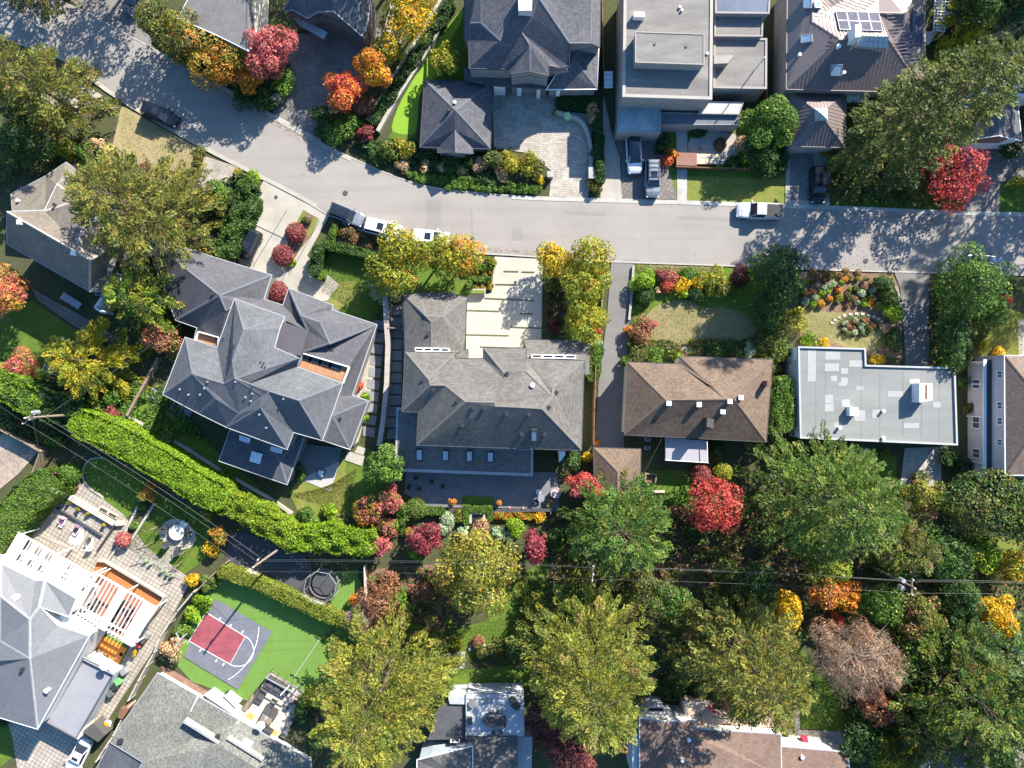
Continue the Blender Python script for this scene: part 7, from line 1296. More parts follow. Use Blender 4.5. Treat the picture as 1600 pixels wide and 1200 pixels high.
tree(1230, 956, 2.6, 6, P_YELLOW, 'golden yellow tree right of the olive conifer', 'maple_tree', K=16, squash=(.85, 1.15)); tree(1287, 925, 2.3, 5.5, P_ORANGE+P_RUST[:1], 'orange tree beside the golden yellow one', 'maple_tree'); tree(1322, 932, 2.1, 5, P_ORANGE, 'smaller amber orange tree right of the orange tree', 'maple_tree'); tree(1374, 944, 3.0, 6, P_GREEN+P_LIME[2:], 'fresh green tree below the transformer pole', 'deciduous_tree'); tree(1434, 962, 3.3, 6, P_OLIVE+P_RUST[1:2], 'olive bronze tree right of the fresh green tree', 'deciduous_tree', K=26, lob=(.2, .32))
shrub(1303, 966, 1.0, 3, P_RED[:2]+P_REDOR, 'small scarlet bush at the top of the bare tree'); bare_tree(1340, 1026, 6.6, 9, [(.27, .19, .135, 4), (.2, .14, .1, 3), (.24, .12, .07, 2.5)], 'leafless grey twigged tree in the lower right garden', 10500, squash=(1.15, .8), rz=-.65, twig=(.55, .022)); tree(1553, 963, 3.2, 6, P_YELLOW+P_ORANGE[1:2], 'yellow tree beside the blue pool cover', 'maple_tree', K=20); conifer(1497, 990, 3.0, 9, P_DGREEN+[(.12, .16, .04, 2)], 'slim dark conifer left of the yellow pool side tree', p=.6, at=.4)
tree(885, 1140, 5.4, 8, P_MAROON, 'dark maroon tree below the golden conifer at the bottom', 'maple_tree', squash=(.85, 1.1), K=30); tree(908, 1180, 2.2, 6, P_MAROONL, 'reddish maroon crown at the bottom edge right of the dark maroon tree', 'maple_tree')
tree(1045, 935, 2.6, 7, P_CEDAR, 'narrow green tree between the two bottom conifers', 'deciduous_tree'); tree(815, 1010, 2.8, 6, P_DGREEN, 'dark green tree at the left foot of the golden conifer', 'broadleaf_tree'); tree(590, 938, 3.0, 4.5, P_RUST, 'rust brown tree by the trampoline fence', 'deciduous_tree', dens=200); bare_tree(565, 965, 2.8, 4, P_TWIG, 'small leafless bush between the turf hedge and the golden conifer', 3500); tree(1370, 1105, 2.6, 6, [(.3, .1, .05, 3), (.2, .09, .05, 3)], 'dim russet tree below the leafless tree', 'maple_tree', dens=220); tree(1345, 1150, 3.4, 5, P_DGREEN, 'dark shaded tree beside the narrow shaded lawn', 'broadleaf_tree'); tree(1400, 1185, 3.2, 6, P_YGREEN[:2]+P_YELLOW[:1]+P_DOLIVE, 'olive and yellow tree at the bottom edge right of the brown roof', 'deciduous_tree')
shrub(626, 934, 1.4, 2.4, P_GREEN, 'fresh green bush among the rust shrubs'); shrub(556, 936, 1.1, 1.8, P_ORANGE[:3], 'orange bush beside the trampoline lawn'); shrub(655, 925, 1.6, 2.2, P_RUST, 'rust brown shrub left of the big yellow green tree'); shrub(632, 958, 1.0, 1.4, P_YGREEN[1:2]+P_RUST, 'yellow olive low shrub below the fresh green bush'); shrub(610, 905, 1.7, 2.2, P_RUST, 'rust brown shrub just below the power lines'); shrub(700, 930, 1.8, 2.4, P_RUST+P_DOLIVE, 'dusky brown shrub under the edge of the yellow green tree')
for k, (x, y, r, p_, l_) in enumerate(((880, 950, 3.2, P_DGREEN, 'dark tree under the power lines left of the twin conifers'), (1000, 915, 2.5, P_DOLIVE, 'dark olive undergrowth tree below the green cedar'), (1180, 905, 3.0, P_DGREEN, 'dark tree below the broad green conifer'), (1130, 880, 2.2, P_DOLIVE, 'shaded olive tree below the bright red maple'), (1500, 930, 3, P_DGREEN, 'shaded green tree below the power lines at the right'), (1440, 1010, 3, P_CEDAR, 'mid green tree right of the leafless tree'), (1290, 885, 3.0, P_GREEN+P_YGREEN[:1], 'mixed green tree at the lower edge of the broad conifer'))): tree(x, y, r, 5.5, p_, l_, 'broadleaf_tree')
# ---------------------------------------------------------------- hedges
hedge([(122, 662), (160, 677), (215, 705), (265, 735), (312, 765), (340, 778)], 3.6, 4.2, P_LIME, 'long thick lime green hedge behind the gabled house', dens=120, lump=.12)
hedge([(345, 782), (385, 800), (425, 825), (455, 842)], 2.9, 3.6, P_LIME+P_YGREEN[:2], 'lumpy yellow lime hedge continuing right of the long lime hedge', lump=.32, dens=110); hedge([(450, 842), (500, 842), (545, 846), (578, 850)], 3.0, 3.4, P_LIME, 'lime hedge along the power line below the yellowing back lawn', lump=.4, dens=120)
hedge([(-40, 585), (10, 605), (50, 632)], 3.4, 4, P_LIME[:1]+P_GREEN[:2], 'lime green hedge at the left edge by the utility pole', dens=120, lump=.25); hedge([(30, 615), (70, 632), (115, 648)], 3.4, 3.8, P_DGREEN, 'dark green hedge between the two lime hedges', dens=110, lump=.3)
hedge([(72, 755), (35, 785), (10, 815), (-20, 850)], 4.2, 3.4, P_GREEN+[(.14, .2, .03, 3)], 'big clipped green hedge at the left edge beside the brown patio', dens=130, lump=.15)
hedge([(345, 893), (400, 912), (460, 940), (530, 972)], 1.5, 1.9, [(.17, .2, .025, 4), (.13, .16, .02, 3)], 'neat clipped olive hedge along the top of the turf', dens=150, lump=.06)
hedge([(1222, 598), (1226, 630), (1224, 665)], 2.7, 3.2, P_GREEN+P_LIME[2:], 'bright green clipped hedge left of the pale flat roof house', dens=130, lump=.2)
hedge([(704, 2), (672, 52), (640, 100), (612, 142), (583, 188)], 1.3, 1.3, P_DGREEN+[(.07, .12, .04, 3)], 'strip of clipped dark shrubs between the two pale walls', dens=150, lump=.3)
hedge([(505, 382), (540, 388), (575, 398), (592, 404)], 1.2, 1.6, P_GREEN+P_DGREEN, 'clipped green hedge along the top of the small front lawn', dens=160, lump=.08); hedge([(497, 388), (495, 405), (488, 425)], 1.3, 1.8, P_DGREEN, 'lumpy dark hedge down the left side of the small front lawn', dens=160, lump=.25); hedge([(523, 354), (515, 375)], .8, .9, P_LIME[2:]+P_GREEN, 'short olive hedge above the small front lawn corner', dens=160)
hedge([(497, 425), (500, 433)], 1.0, 1.3, P_LIME[2:], 'small olive bush at the lower end of the dark lawn hedge', dens=160)
hedge([(935, 545), (929, 570), (926, 590)], 1.5, 1.6, P_GREEN+P_LIME[2:], 'green strip hedge between the centre house and the lane', dens=150); hedge([(933, 180), (936, 220), (938, 280)], 1.2, 1.4, P_DGREEN, 'dark green strip hedge between the cobbled drive and the concrete drive', dens=120, lump=.12)
hedge([(876, 157), (900, 158), (925, 160)], 2.0, 1.0, P_DGREEN, 'dark clipped block hedge in front of the slate house', dens=130, lump=.05); hedge([(380, 290), (390, 300), (375, 330), (358, 372), (350, 395)], 2.4, 2.6, P_GREEN+P_DGREEN, 'thick green hedge along the left of the concrete driveway', dens=140, lump=.35)
hedge([(665, 799), (691, 799)], 1.0, .9, P_GREEN, 'small clipped box hedge below the shaded patio', dens=170, lump=.03); hedge([(727, 797), (728, 818)], .8, 1.0, P_GREEN, 'clipped box hedge left of the fountain basin', dens=170, lump=.03); hedge([(727, 796), (766, 797)], .8, 1.0, P_GREEN, 'clipped box hedge above the fountain basin', dens=170, lump=.03); hedge([(764, 797), (765, 812)], .7, 1.0, P_GREEN, 'clipped box hedge right of the fountain basin', dens=170, lump=.03)
hedge([(774, 805), (800, 806), (848, 805)], 1.0, .6, P_ORANGE+P_YGREEN, 'low orange and yellow flower strip beside the fountain', 'flower_strip', dens=160, cat='flower bed'); hedge([(716, 800), (717, 812)], 1.0, .9, P_YGREEN[:1]+P_DOLIVE, 'clipped bronze hedge block left of the fountain', dens=160)
hedge([(762, 405), (772, 412)], .7, .7, P_YGREEN[:2], 'small yellow green hedge at the upper left of the cream driveway', dens=170); hedge([(735, 437), (765, 436)], .7, .7, P_GREEN, 'small green box hedge left of the cream driveway', dens=170)
hedge([(728, 418), (770, 416)], .7, .7, P_LIME[2:], 'low clipped lime hedge beside the orange tipped street tree', dens=170); hedge([(733, 440), (733, 455)], .6, .9, P_GREEN, 'narrow green hedge left of the driveway flower bed', dens=170)
# ---------------------------------------------------------------- shrubs
SHR = '''462 364 1.25 1.6 MAROONL|round dark red clipped bush highest of three on the concrete driveway
442 399 1.3 1.6 MAROONL|round dark red clipped bush in the middle of the concrete driveway strip
434 456 1.3 1.7 MAROONL|round dark red clipped bush in the roof notch of the gabled house
480 345 .7 .6 DOLIVE|dusky low shrub in the upper driveway strip of the gabled house
455 412 .6 .6 LIME|small lime shrub below the middle red ball on the driveway
150 225 1.1 1.3 PEACH|pale peach hydrangea at the left of the dry verge
130 240 1.6 2 GREEN|green bush beside the peach hydrangea at the left
105 235 1.5 2 YGREEN|yellow green bush left of the green bush near the peach hydrangea
160 255 1.4 1.6 GREEN|green bush at the lower left corner of the dry verge
228 258 .8 .5 CRIMSON|small flat red shrub on the dry verge
372 268 .8 .9 YGREEN|olive bush at the foot of the small paved drive
395 275 1.3 1.5 LIME|lime bush beside the top of the concrete driveway
340 300 1.8 2.4 GREEN|green bush between the olive conifer and the paved drive
330 320 1.6 2.2 OLIVE|olive bush at the upper right edge of the big olive conifer
445 135 1.8 2.4 GREEN|light green bush by the gate pillar of the brick driveway
412 150 2.0 2.2 DGREEN|dark green bush at the kerb below the pink tree
380 148 1.8 2.0 DGREEN|dark green bush at the kerb below the orange maples
270 75 1.3 2 DGREEN|dark bush at the kerb under the bronze maple
505 178 1.7 2.2 DGREEN|dark green bush at the right mouth of the brick driveway
528 208 2.0 2.2 GREEN|light green bush at the kerb right of the brick driveway
548 190 1.6 2 GREEN|green bush behind the maroon one at the kerb
510 205 1.5 2 DGREEN|dark bush at the kerb corner of the brick driveway
572 212 1.3 1.8 CRIMSON|maroon red bush at the end of the two pale walls
605 232 1.5 1.8 MIXG|olive bush below the putting green, left of two
633 235 1.5 1.7 YGREEN|yellow olive bush below the putting green, right of two
590 250 1.2 1.3 DGREEN|dark bush at the kerb below the olive bush
660 238 1.2 1.4 DGREEN|dark green bush at the lower left of the pavilion garage
700 248 1.5 1.5 DGREEN|dark green bush below the gable of the pavilion garage
735 248 1.3 1.5 DGREEN|dark green bush at the lower right of the pavilion garage
770 247 1.6 1.8 DOLIVE|olive green bush right of the pavilion garage
798 250 1.5 1.8 YGREEN|yellow green bush in the middle of the kerb bed
822 258 1.6 1.8 YGREEN|yellow green bush near the right end of the kerb bed
838 265 1.3 1.5 DOLIVE|olive bush at the right end of the kerb bed
630 258 1.1 1.0 PEACH|peach hydrangea at the left end of the kerb bed
664 256 1.0 1.0 PEACH|peach hydrangea below the left corner of the pavilion garage
690 262 1.0 1.0 PEACH|peach hydrangea below the small gable of the pavilion garage
722 264 1.0 1.0 PEACH|peach hydrangea right of the small gable of the pavilion garage
752 257 1.2 1.1 PEACH|large peach hydrangea left of the kerb bed's olive bush
785 272 1.1 1.0 PEACH|peach and yellow hydrangea in the lower middle of the kerb bed
842 279 .8 1.0 YELLOW|small yellow plant at the right end of the kerb bed
868 175 .5 .8 LIME|small lime plant at the left end of the curved drive wall
925 178 1.2 1.5 PEACH|cream flowered bush above the curved drive wall
927 292 1.1 1.2 DOLIVE|olive bush below the right gate pillar
928 240 .9 1.2 DGREEN|dark bush outside the curved drive wall
1041 252 .9 1.1 REDOR|orange red shrub left of the planter bench
1050 240 .9 1.2 ORANGE|orange yellow shrub above the planter bench
1035 228 1.2 1.2 DGREEN|dark green shrub beside the modern house's paved drive
1090 200 1.2 .8 DGREEN|dark green low shrub above the pale round patio
1125 226 .8 .6 RUST|small dusky shrub in the centre of the pale round patio
1160 225 1.0 1.2 PEACH|cream flowered shrub right of the pale round patio
1145 255 .9 1.0 DGREEN|dark green shrub at the lower right of the round patio
1195 265 2.0 2.0 DGREEN|dark shrub at the right end of the modern house garden
1215 215 1.8 2 GREEN|green shrub left of the metal roofed garage
1220 250 1.5 1.8 DGREEN|dark green shrub below the bright green tree
1310 250 1.5 2 YGREEN|yellow green shrub right of the black car
1288 240 .7 1 ORANGE|small orange shrub at the garage corner above the black car
1310 300 1.6 1.6 DOLIVE|dark olive shrub at the kerb right of the black car
1580 235 1.6 2 DGREEN|dark bush below the white gabled garage
1590 285 1.0 1.2 YGREEN|small yellow green bush at the right edge by the shaded drive
1005 440 1.55 1.9 LIME|round lime green bush at the top of the bungalow front garden
1042 446 .9 1.1 RED|scarlet shrub right of the round lime bush
1050 432 1.1 1.3 PINK|pinkish shrub above the scarlet shrub
1036 430 1.0 1.2 MAROONL|dusky red shrub left of the pinkish shrub
1064 446 1.2 1.5 YELLOW|golden shrub right of the scarlet shrub
1068 458 .9 1.2 LIME|lime shrub below the golden shrub
1091 444 1.2 1.4 YELLOW|bright yellow shrub in the middle of the bungalow garden border
1028 452 .6 .7 PEACH|small cream shrub below the scarlet shrub
1112 438 1.8 2.2 YGREEN|yellow green bush right of the bright yellow shrub
1130 450 1.5 2.0 OLIVE|olive bush beside the dark plum shrub
1155 432 1.6 2.2 MAROON|dark plum shrub left of the round clipped tree
1078 432 1.2 .8 GREEN|low green ground shrub above the bungalow border
1006 462 1.3 1.2 DGREEN|dark green shrub in the shade below the round lime bush
1085 462 1.4 1.0 DGREEN|dark low shrub under the bungalow garden border
1000 515 1.7 2.2 RUST|rust and brown bush left on the bungalow dry lawn
985 515 .8 1.4 ORANGE|small orange bush beside the rust bush at the lane
1012 508 1.2 1.8 PINK|pinkish brown bush right of the rust bush
990 535 1.1 1.2 DGREEN|dark green bush below the rust bush at the lane
996 556 1.4 1.6 DOLIVE|dark olive bush at the upper left eave of the bungalow
978 562 .9 1.4 GREEN|green bush at the lane beside the bungalow eave
1024 560 1.3 .9 GREEN|bright green low bush above the bungalow eave
1056 556 .9 .9 LIME|yellow lime bush above the bungalow eave notch
1120 548 1.8 1.4 DGREEN|dark shaded bush above the bungalow eave
1150 552 1.3 1.3 DOLIVE|olive shaded bush at the top right of the bungalow
1172 548 1.2 1.4 SAGE|pale sage domed bush by the bungalow's top right corner
1195 530 1.8 2.4 DOLIVE|dark olive bush left of the flat house's yellow bush
1240 500 1.6 2.4 YGREEN|bright yellow bush at the left end of the oval bed lawn
1222 515 1.7 2.6 OLIVE|olive bush left of the bright yellow bush
1212 545 1.9 2.4 MIXG|olive green bush beside the pale curved bay
1205 575 1.6 2.0 OLIVE|yellowish olive bush between bungalow and flat house
1264 532 1.1 .9 LIME|lime low shrub above the flat roof, left of two
1286 535 1.0 .8 YELLOW|yellow low shrub above the flat roof, right of two
1395 485 1.5 1.8 LIME|lime shrub at the edge of the right hand lane
1388 465 1.4 2.0 DGREEN|dark evergreen shrub at the lane corner of the flower garden
1385 445 1.4 2.0 DGREEN|dark round shrub nearest the road beside the right hand lane
1368 562 .9 .8 YELLOW|small golden shrub right of the flat roof notch
1395 530 1.4 1.4 DGREEN|dark shrub along the lane right of the oval bed
1385 515 .8 .8 PEACH|pinkish shrub at the right tip of the oval bed lawn
1570 472 1.0 1.2 RED|red bush beside the white step at the right edge
1558 485 1.0 1.2 SAGE|pale green bush left of the red bush at the right edge
1562 555 1.2 .9 YELLOW|yellow low bush above the mauve house
1535 540 1.1 1.2 YGREEN|yellow green bush left above the mauve house
1480 570 1.5 2.0 GREEN|green bush above the right corner of the flat roof
1505 600 .9 1.2 GREEN|small green bush between flat roof and mauve house
1512 640 .8 1.4 DOLIVE|spiky dark plant beside the mauve wall
1480 715 1.6 1.8 DGREEN|dark green bush below the flat roof corner
1500 725 1.4 1.6 DGREEN|dark green bush at the foot of the mauve wall
1435 745 1.3 1.6 DOLIVE|dark olive bush beside the stone patio
1340 716 .8 .8 YGREEN|small yellow green bush below the white round seats
1385 712 .7 .6 YGREEN|small bush right of the white seats behind the flat house
1095 742 1.25 1.7 MAROONL|round maroon bush above the bright red maple
1129 737 1.2 1.7 YGREEN|round pale olive bush right of the round maroon bush
1120 700 1.6 1.8 DGREEN|dark green bush right of the bungalow deck
1118 712 .7 1.2 YGREEN|yellow green bush beside the bungalow deck
1065 775 1.5 1.6 GREEN|light green bush left of the bright red maple
1060 795 1.3 1.4 RUST|brownish bush below the sunlit lawn by the cedar
1090 830 1.6 2 DGREEN|dark bush at the foot of the bright red maple
895 722 1.7 2.2 DGREEN|dark green bush below the right corner of the centre roof
918 714 .9 1.6 YELLOW|yellow bush at the corner of the small garage
931 515 .8 1.8 RED|narrow scarlet bush below the yellow green lane trees
932 535 .7 .9 SAGE|small sage bush below the narrow scarlet bush
933 692 .5 .5 ORANGE|tiny orange bush at the lane corner of the small garage
805 822 1.45 1.8 LIME|round lime bush left of the right crimson maple
700 812 1.0 1.1 SAGE|pale sage shrub right of the clipped box below the patio
693 828 1.2 1.3 SAGE|sage shrub above the left crimson maple
722 830 1.0 1.2 SAGE|sage shrub at the upper left of the big yellow green tree
778 830 1.1 1.2 SAGE|sage shrub at the upper right of the big yellow green tree
795 838 .9 1.0 SAGE|small sage shrub left of the lime bush
750 822 1.4 1.6 PEACH|peach tinted shrub above the big yellow green tree
840 808 .9 .9 YELLOW|yellow bush at the end of the orange flower strip
865 840 1.5 1.6 DGREEN|dark bush in the shade right of the crimson maple
870 852 1.0 1.6 LIME|yellow lime shrub right of the right crimson maple
650 795 1.3 1.6 MIXG|round olive bush at the lower left of the shaded patio
630 800 1.3 1.6 GREEN|green bush right of the red tipped bush
625 820 1.2 1.8 GREEN|green bush between the coral bush and the crimson maple
650 865 1.1 1.4 LIME|lime bush below the left crimson maple
640 835 .9 1.2 YGREEN|yellow green bush left of the left crimson maple
515 800 1.2 1.4 LIME|yellow lime low bush at the lower edge of the back lawn
480 806 1.6 1.5 GREEN|green bush at the lower left of the back lawn
425 795 1.3 1.2 LIME|lime bush at the left corner of the yellowing back lawn
472 742 .9 1.2 GREEN|bright green bush at the left of the slate patio
450 740 1.0 1.2 DGREEN|dark bush beside the dark porch roof
460 725 1.2 1.4 DGREEN|dark bush under the eave by the slate patio
570 620 .8 1.0 LIME|lime plant on the gravel strip beside the gabled house
560 605 .7 .8 REDOR|red plant on the gravel strip beside the gabled house
568 655 .7 .8 LIME|small lime plant lower on the gravel strip
262 697 1.7 2.2 GREEN|green leafy bush above the middle of the long lime hedge
350 748 1.2 1.4 YGREEN|yellow olive bush at the right end of the long lime hedge
240 672 1.3 1.2 GREEN|olive bush behind the middle of the long lime hedge
110 740 1.35 1.8 GREEN|round green bush at the lower end of the left path
113 760 .7 .7 OLIVE|small olive bush below the round green bush
85 690 1.0 1.2 GREEN|green bush under the left utility pole
234 768 1.3 2.6 ORGREEN|orange green young tree by the power wire
193 843 .95 1.4 PINK|red round bush at the corner of the paved yard
222 790 .9 .7 GREEN|dark leafy plants in the planter strip
212 822 .7 .7 GREEN|green plants at the lower end of the planter strip
332 862 1.2 1.5 YELLOW|yellow bush above the fence corner of the turf
342 832 1.5 2.2 ORGREEN|orange green bush right of the circular patio
325 805 .9 1.2 YGREEN|small olive bush under the power wire right of the circular patio
299 908 1.1 1.6 YELLOW|bright yellow bush at the fence beside the paved yard
330 910 1.4 1.6 MIXG|round olive bush right of the bright yellow bush
318 942 1.3 1.4 LIME|lime bush along the fence above the court
302 962 1.3 1.4 LIME|yellow green bush along the fence left of the court
288 985 1.1 1.3 GREEN|green bush along the fence near the hoop
270 1016 1.6 2.0 PEACH|peach cream bush at the fence below the court corner
405 795 .9 1.0 OLIVE|small olive bush by the wall beside the gravel strip
370 790 1.5 2.0 YGREEN|yellow green bush above the dark gravel yard
490 1090 1.6 2.0 YGREEN|yellow bush right of the sunken patio
470 1115 1.4 1.6 DGREEN|dark bush beside the sunken patio settee
500 1150 1.6 2 DGREEN|dark bush between the shake roof and golden conifer
690 1095 1.0 1.2 DGREEN|dark bush at the edge of the white parapet
712 1005 1.2 1.2 YGREEN|yellow olive shrub above the stone steps
745 1005 1.3 1.0 RUST|brown shrub right of the stone steps
752 1018 1.3 1.2 DOLIVE|olive shrub at the right end of the boulders
780 1015 1.6 1.6 DOLIVE|dark olive shrub in the shade right of the steps
692 1008 .9 .9 SAGE|sage shrub left of the stone steps
1145 1095 .9 1.2 LIME|bright lime bush on the red bark yard
1115 1088 1.8 2.2 DGREEN|dark green bush above the beige terrace rail
1060 1075 1.8 2 DGREEN|dark bush left of the beige terrace
1085 1080 1.3 1.6 DGREEN|dark green bush at the beige terrace corner
1225 1150 .7 .9 GREEN|small green bush at the right end of the beige terrace
1335 1120 2.0 2.2 DGREEN|dark shrub at the edge of the narrow shaded lawn
1420 1165 1.4 2.4 YELLOW|yellow tree top at the bottom edge right of the olive tree
1265 1075 .8 1.0 DGREEN|dark low shrub on the narrow shaded lawn
0 1125 1.6 1.4 DGREEN|dark bush at the left edge below the pale roof
20 640 1.0 1.2 DGREEN|dark bush at the left edge beside the pole
885 545 .5 .5 DGREEN|tiny dark shrub by the side roof of the centre house'''
PAL = {k[2:]: v for k, v in globals().items() if k.startswith('P_') and isinstance(v, list)}
for ln in SHR.split('\n'):
    a, lab = ln.split('|'); x, y, r, h, p_ = a.split(); r = float(r)
    clipped = 'round' in lab or 'clipped' in lab
    shrub(float(x), float(y), r, float(h), PAL[p_], lab, leaf=.1 if clipped else .13, dens=700 if clipped else 430, K=1 if clipped and r < 1.4 else None, mixlobe=.15 if clipped else .45)
# small repeated plants
def rows(pts, r, h, pal, label, group, name='shrub', jit=1.5, leaf=.09):
    for x, y in pts: shrub(x+random.uniform(-jit, jit), y+random.uniform(-jit, jit), r*random.uniform(.85, 1.15), h*random.uniform(.85, 1.15), pal, label, name, leaf, 520, 1, group, mixlobe=.2)
rows([(313, 236), (310, 246), (308, 256), (305, 266)], .55, .8, [(.1, .11, .02, 3), (.13, .13, .025, 2)], 'small olive box ball in the row of four beside the dry verge', 'box balls beside the dry verge', 'box_ball', .5)
kp = []
for k in range(22): kp.append((640+k*9.6, 268+k*1.25+(4 if k < 8 else 0)))
for k in range(21): kp.append((652+k*9.4, 281+k*.75))
for k in range(16): kp.append((700+k*9.2, 292+k*.45))
rows(kp, .42, .5, P_GREEN, 'small round green box plant in the rows along the curved kerb bed', 'box plants along the kerb bed', 'box_plant')
kp = []
for k in range(9): kp.append((597-k*0+k*.1, 262+k)) if 0 else None
fl = [(x, y) for x in range(1258, 1392, 13) for y in range(440, 482, 11)]
for i, (x, y) in enumerate(fl):
    pal, lab, g = ((P_YGREEN, 'yellow green low perennial in the mixed flower garden by the lane', 'yellow green perennials'), (P_DOLIVE, 'dark low perennial in the mixed flower garden by the lane', 'dark perennials'), (P_RUST, 'rusty low perennial in the mixed flower garden by the lane', 'rusty perennials'), (P_SAGE, 'sage grey low perennial in the mixed flower garden by the lane', 'sage perennials'), (P_LIME, 'lime low perennial in the mixed flower garden by the lane', 'lime perennials'), (P_ORANGE, 'orange low perennial in the mixed flower garden by the lane', 'orange perennials'))[(i*7+i//4*3) % 6]
    shrub(x+random.uniform(-5, 5), y+random.uniform(-5, 5), random.uniform(.4, .85), random.uniform(.4, .9), pal, lab, 'perennial', .1, 380, 2, g)
for k in range(16):
    a = k*2.4; r_ = math.sqrt((k+.5)/16); pal, lab, g = ((P_SAGE, 'sage plant inside the oval flower bed', 'sage plants of the oval bed'), (P_RUST, 'rusty plant inside the oval flower bed', 'rusty plants of the oval bed'), (P_DOLIVE, 'dark green plant inside the oval flower bed', 'dark plants of the oval bed'))[k % 3]
    shrub(1340+r_*28*math.cos(a), 511+r_*13*math.sin(a), random.uniform(.35, .7), random.uniform(.4, .8), pal, lab, 'perennial', .1, 380, 2, g)
rows([(525+k*11+random.uniform(-3, 3), 352+k*4+(k % 2)*9) for k in range(8)], .7, .7, P_RUST+P_DOLIVE, 'dry brown perennial in the mulch strip by the kerb below the silver car', 'dry brown perennials at the kerb', 'perennial', 2)
rows([(742+(k % 3)*12, 445+(k//3)*5) for k in range(6)]+[(745, 425), (757, 428), (766, 423)], .4, .5, P_YELLOW[:1]+P_YGREEN+P_RUST, 'small yellow perennial in the bed left of the cream driveway', 'yellow driveway perennials', 'perennial')
rows([(700+k*3, 40+0) for k in range(0)], .4, .5, P_GREEN, 'x', 'x')
rows([(1268+k*9, 426+(k % 2)*6) for k in range(9)], .4, .35, P_YGREEN[1:2]+P_RUST, 'low dry tuft on the verge above the mixed flower garden', 'dry verge tufts', 'grass_tuft', 3)
rows([(860+(k % 3)*10, 425+k*7) for k in range(14)], .45, .5, P_DOLIVE+P_MAROON, 'low dusky plant in the shaded bed right of the cream driveway', 'dusky plants of the shaded bed', 'perennial', 4)
# sunlit grass tufts standing in the lawns: one mass nobody could count
def grass(name, quad, n, pal, h=.055):
    P = [W(x, y, 0) for x, y in quad]; u = rng.random((n, 1)); v = rng.random((n, 1)); Q = [np.array(p) for p in P]
    C = (Q[0]*(1-u)+Q[1]*u)*(1-v)+(Q[3]*(1-u)+Q[2]*u)*v; C[:, 2] = LAYER[0]+.05+rng.random(n)*.05; Nn = rng.normal(size=(n, 3)); T = rng.normal(size=(n, 3))*.5; T[:, 2] += 1
    s = h*(.6+rng.random(n)); o = leaf_mesh(name, C, Nn, T, s, s*.35, jitter(pick(pal, n), .3)); o['kind'] = 'stuff'
PG1 = [(.09, .14, .02, 3), (.14, .16, .03, 2), (.06, .1, .016, 2)]; PDRY = [(.4, .32, .16, 4), (.28, .22, .1, 3), (.14, .15, .04, 1.5)]
grass('grass', [(193, 168), (318, 236), (305, 283), (192, 258)], 2500, PDRY); grass('grass', [(1005, 482), (1160, 478), (1180, 540), (1008, 538)], 2500, PDRY+PG1[:1]); grass('grass', [(1255, 487), (1375, 500), (1378, 545), (1255, 520)], 1500, PDRY); grass('grass', [(455, 770), (515, 760), (560, 728), (545, 803)], 6000, [(.2, .19, .04, 3), (.14, .17, .03, 3)]); grass('grass', [(505, 395), (600, 412), (590, 500), (505, 455)], 5000, PG1); grass('grass', [(990, 412), (1130, 417), (1130, 428), (995, 424)], 2500, PDRY+PG1); grass('grass', [(202, 855), (245, 775), (328, 815), (270, 910)], 6000, PG1); grass('grass', [(690, 990), (830, 950), (840, 1010), (700, 1060)], 5000, PG1); grass('grass', [(1495, 560), (1560, 480), (1600, 492), (1600, 556)], 4000, [(.2, .19, .04, 3), (.14, .17, .03, 3)])
# fallen leaves under the autumn trees
def litter(quad, n, pal):
    P = [np.array(W(x, y, 0)) for x, y in quad]; u = rng.random((n, 1)); v = rng.random((n, 1)); C = (P[0]*(1-u)+P[1]*u)*(1-v)+(P[3]*(1-u)+P[2]*u)*v; C[:, 2] = LAYER[0]+.02
    Nn = rng.normal(size=(n, 3))*.25; Nn[:, 2] += 1; s = .05*(.6+rng.random(n)); o = leaf_mesh('fallen_leaves', C, Nn, rng.normal(size=(n, 3)), s, s*.7, jitter(pick(pal, n))); o['kind'] = 'stuff'
litter([(660, 379), (950, 400), (950, 408), (660, 385)], 350, P_YELLOW+P_RUST); litter([(1225, 325), (1560, 335), (1560, 425), (1225, 415)], 700, P_RUST+P_RED[:1]); litter([(240, 78), (500, 225), (492, 232), (235, 86)], 300, P_ORANGE+P_RUST); litter([(690, 880), (1420, 900), (1420, 930), (690, 920)], 2500, P_RUST+P_ORANGE[:1]); litter([(1180, 700), (1420, 760), (1420, 830), (1180, 800)], 600, P_RUST)

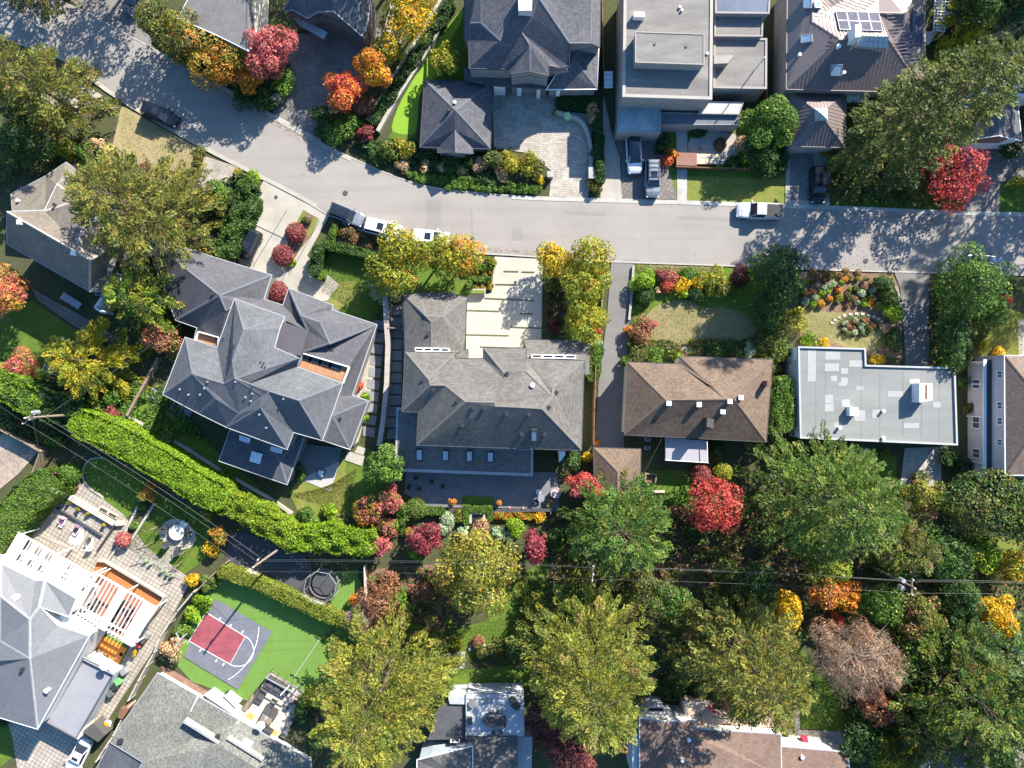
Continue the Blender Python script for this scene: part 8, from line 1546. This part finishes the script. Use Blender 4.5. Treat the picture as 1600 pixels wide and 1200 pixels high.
def undergrowth(quad, n, pal, hmax=.7, leaf=.2):
    P = [np.array(W(x, y, 0)) for x, y in quad]; u = rng.random((n, 1)); v = rng.random((n, 1)); C = (P[0]*(1-u)+P[1]*u)*(1-v)+(P[3]*(1-u)+P[2]*u)*v; x, y = C[:, 0], C[:, 1]
    hh = np.clip(.45+.35*np.sin(x*1.7+np.sin(y*1.3)*1.5)+.3*np.sin(y*2.1+x*.6)+rng.normal(0, .12, n), 0, 1); keep = hh > .12; C[:, 2] = .1+hh*hmax
    C = C[keep]; hh = hh[keep]; n = len(C); Nn = rng.normal(size=(n, 3))*.5; Nn[:, 2] += 1; s = leaf*(.45+1.1*rng.random(n)**1.5); k = pick(pal, n); m = .75+.5*np.sin(C[:, :1]*.9+2)*np.sin(C[:, 1:2]*.8)
    o = leaf_mesh('undergrowth', C, Nn, rng.normal(size=(n, 3)), s, s*.6, jitter(k*(1+.35*(m-.75)))); o['kind'] = 'stuff'
U = P_GREEN+P_DOLIVE+P_RUST[:1]
undergrowth([(1245, 880), (1640, 850), (1640, 1010), (1245, 1000)], 9000, U+P_LIME[2:3]); undergrowth([(1340, 1000), (1640, 1000), (1640, 1210), (1335, 1210)], 9000, U); undergrowth([(860, 800), (1250, 790), (1250, 915), (860, 905)], 8000, U+P_RUST)
undergrowth([(575, 890), (690, 885), (690, 985), (575, 990)], 3000, P_RUST+U[:3]); undergrowth([(800, 900), (1250, 900), (1110, 1090), (850, 1120)], 8000, U); undergrowth([(-40, 600), (120, 640), (110, 700), (-40, 670)], 3000, U); undergrowth([(550, 240), (800, 300), (800, 232), (560, 215)], 3000, P_DGREEN)
undergrowth([(-40, 200), (130, 215), (110, 262), (-40, 300)], 3000, U); undergrowth([(240, 50), (400, 130), (420, 170), (270, 95)], 2500, P_DGREEN); undergrowth([(1300, 235), (1500, 250), (1500, 328), (1300, 318)], 4000, U); undergrowth([(1450, 440), (1600, 440), (1500, 580), (1450, 590)], 3500, U); undergrowth([(330, 285), (395, 270), (360, 400), (310, 420)], 2500, P_DGREEN); undergrowth([(985, 560), (1200, 555), (1185, 530), (990, 532)], 2500, U); undergrowth([(90, 590), (250, 600), (330, 690), (180, 650)], 3000, P_GREEN)
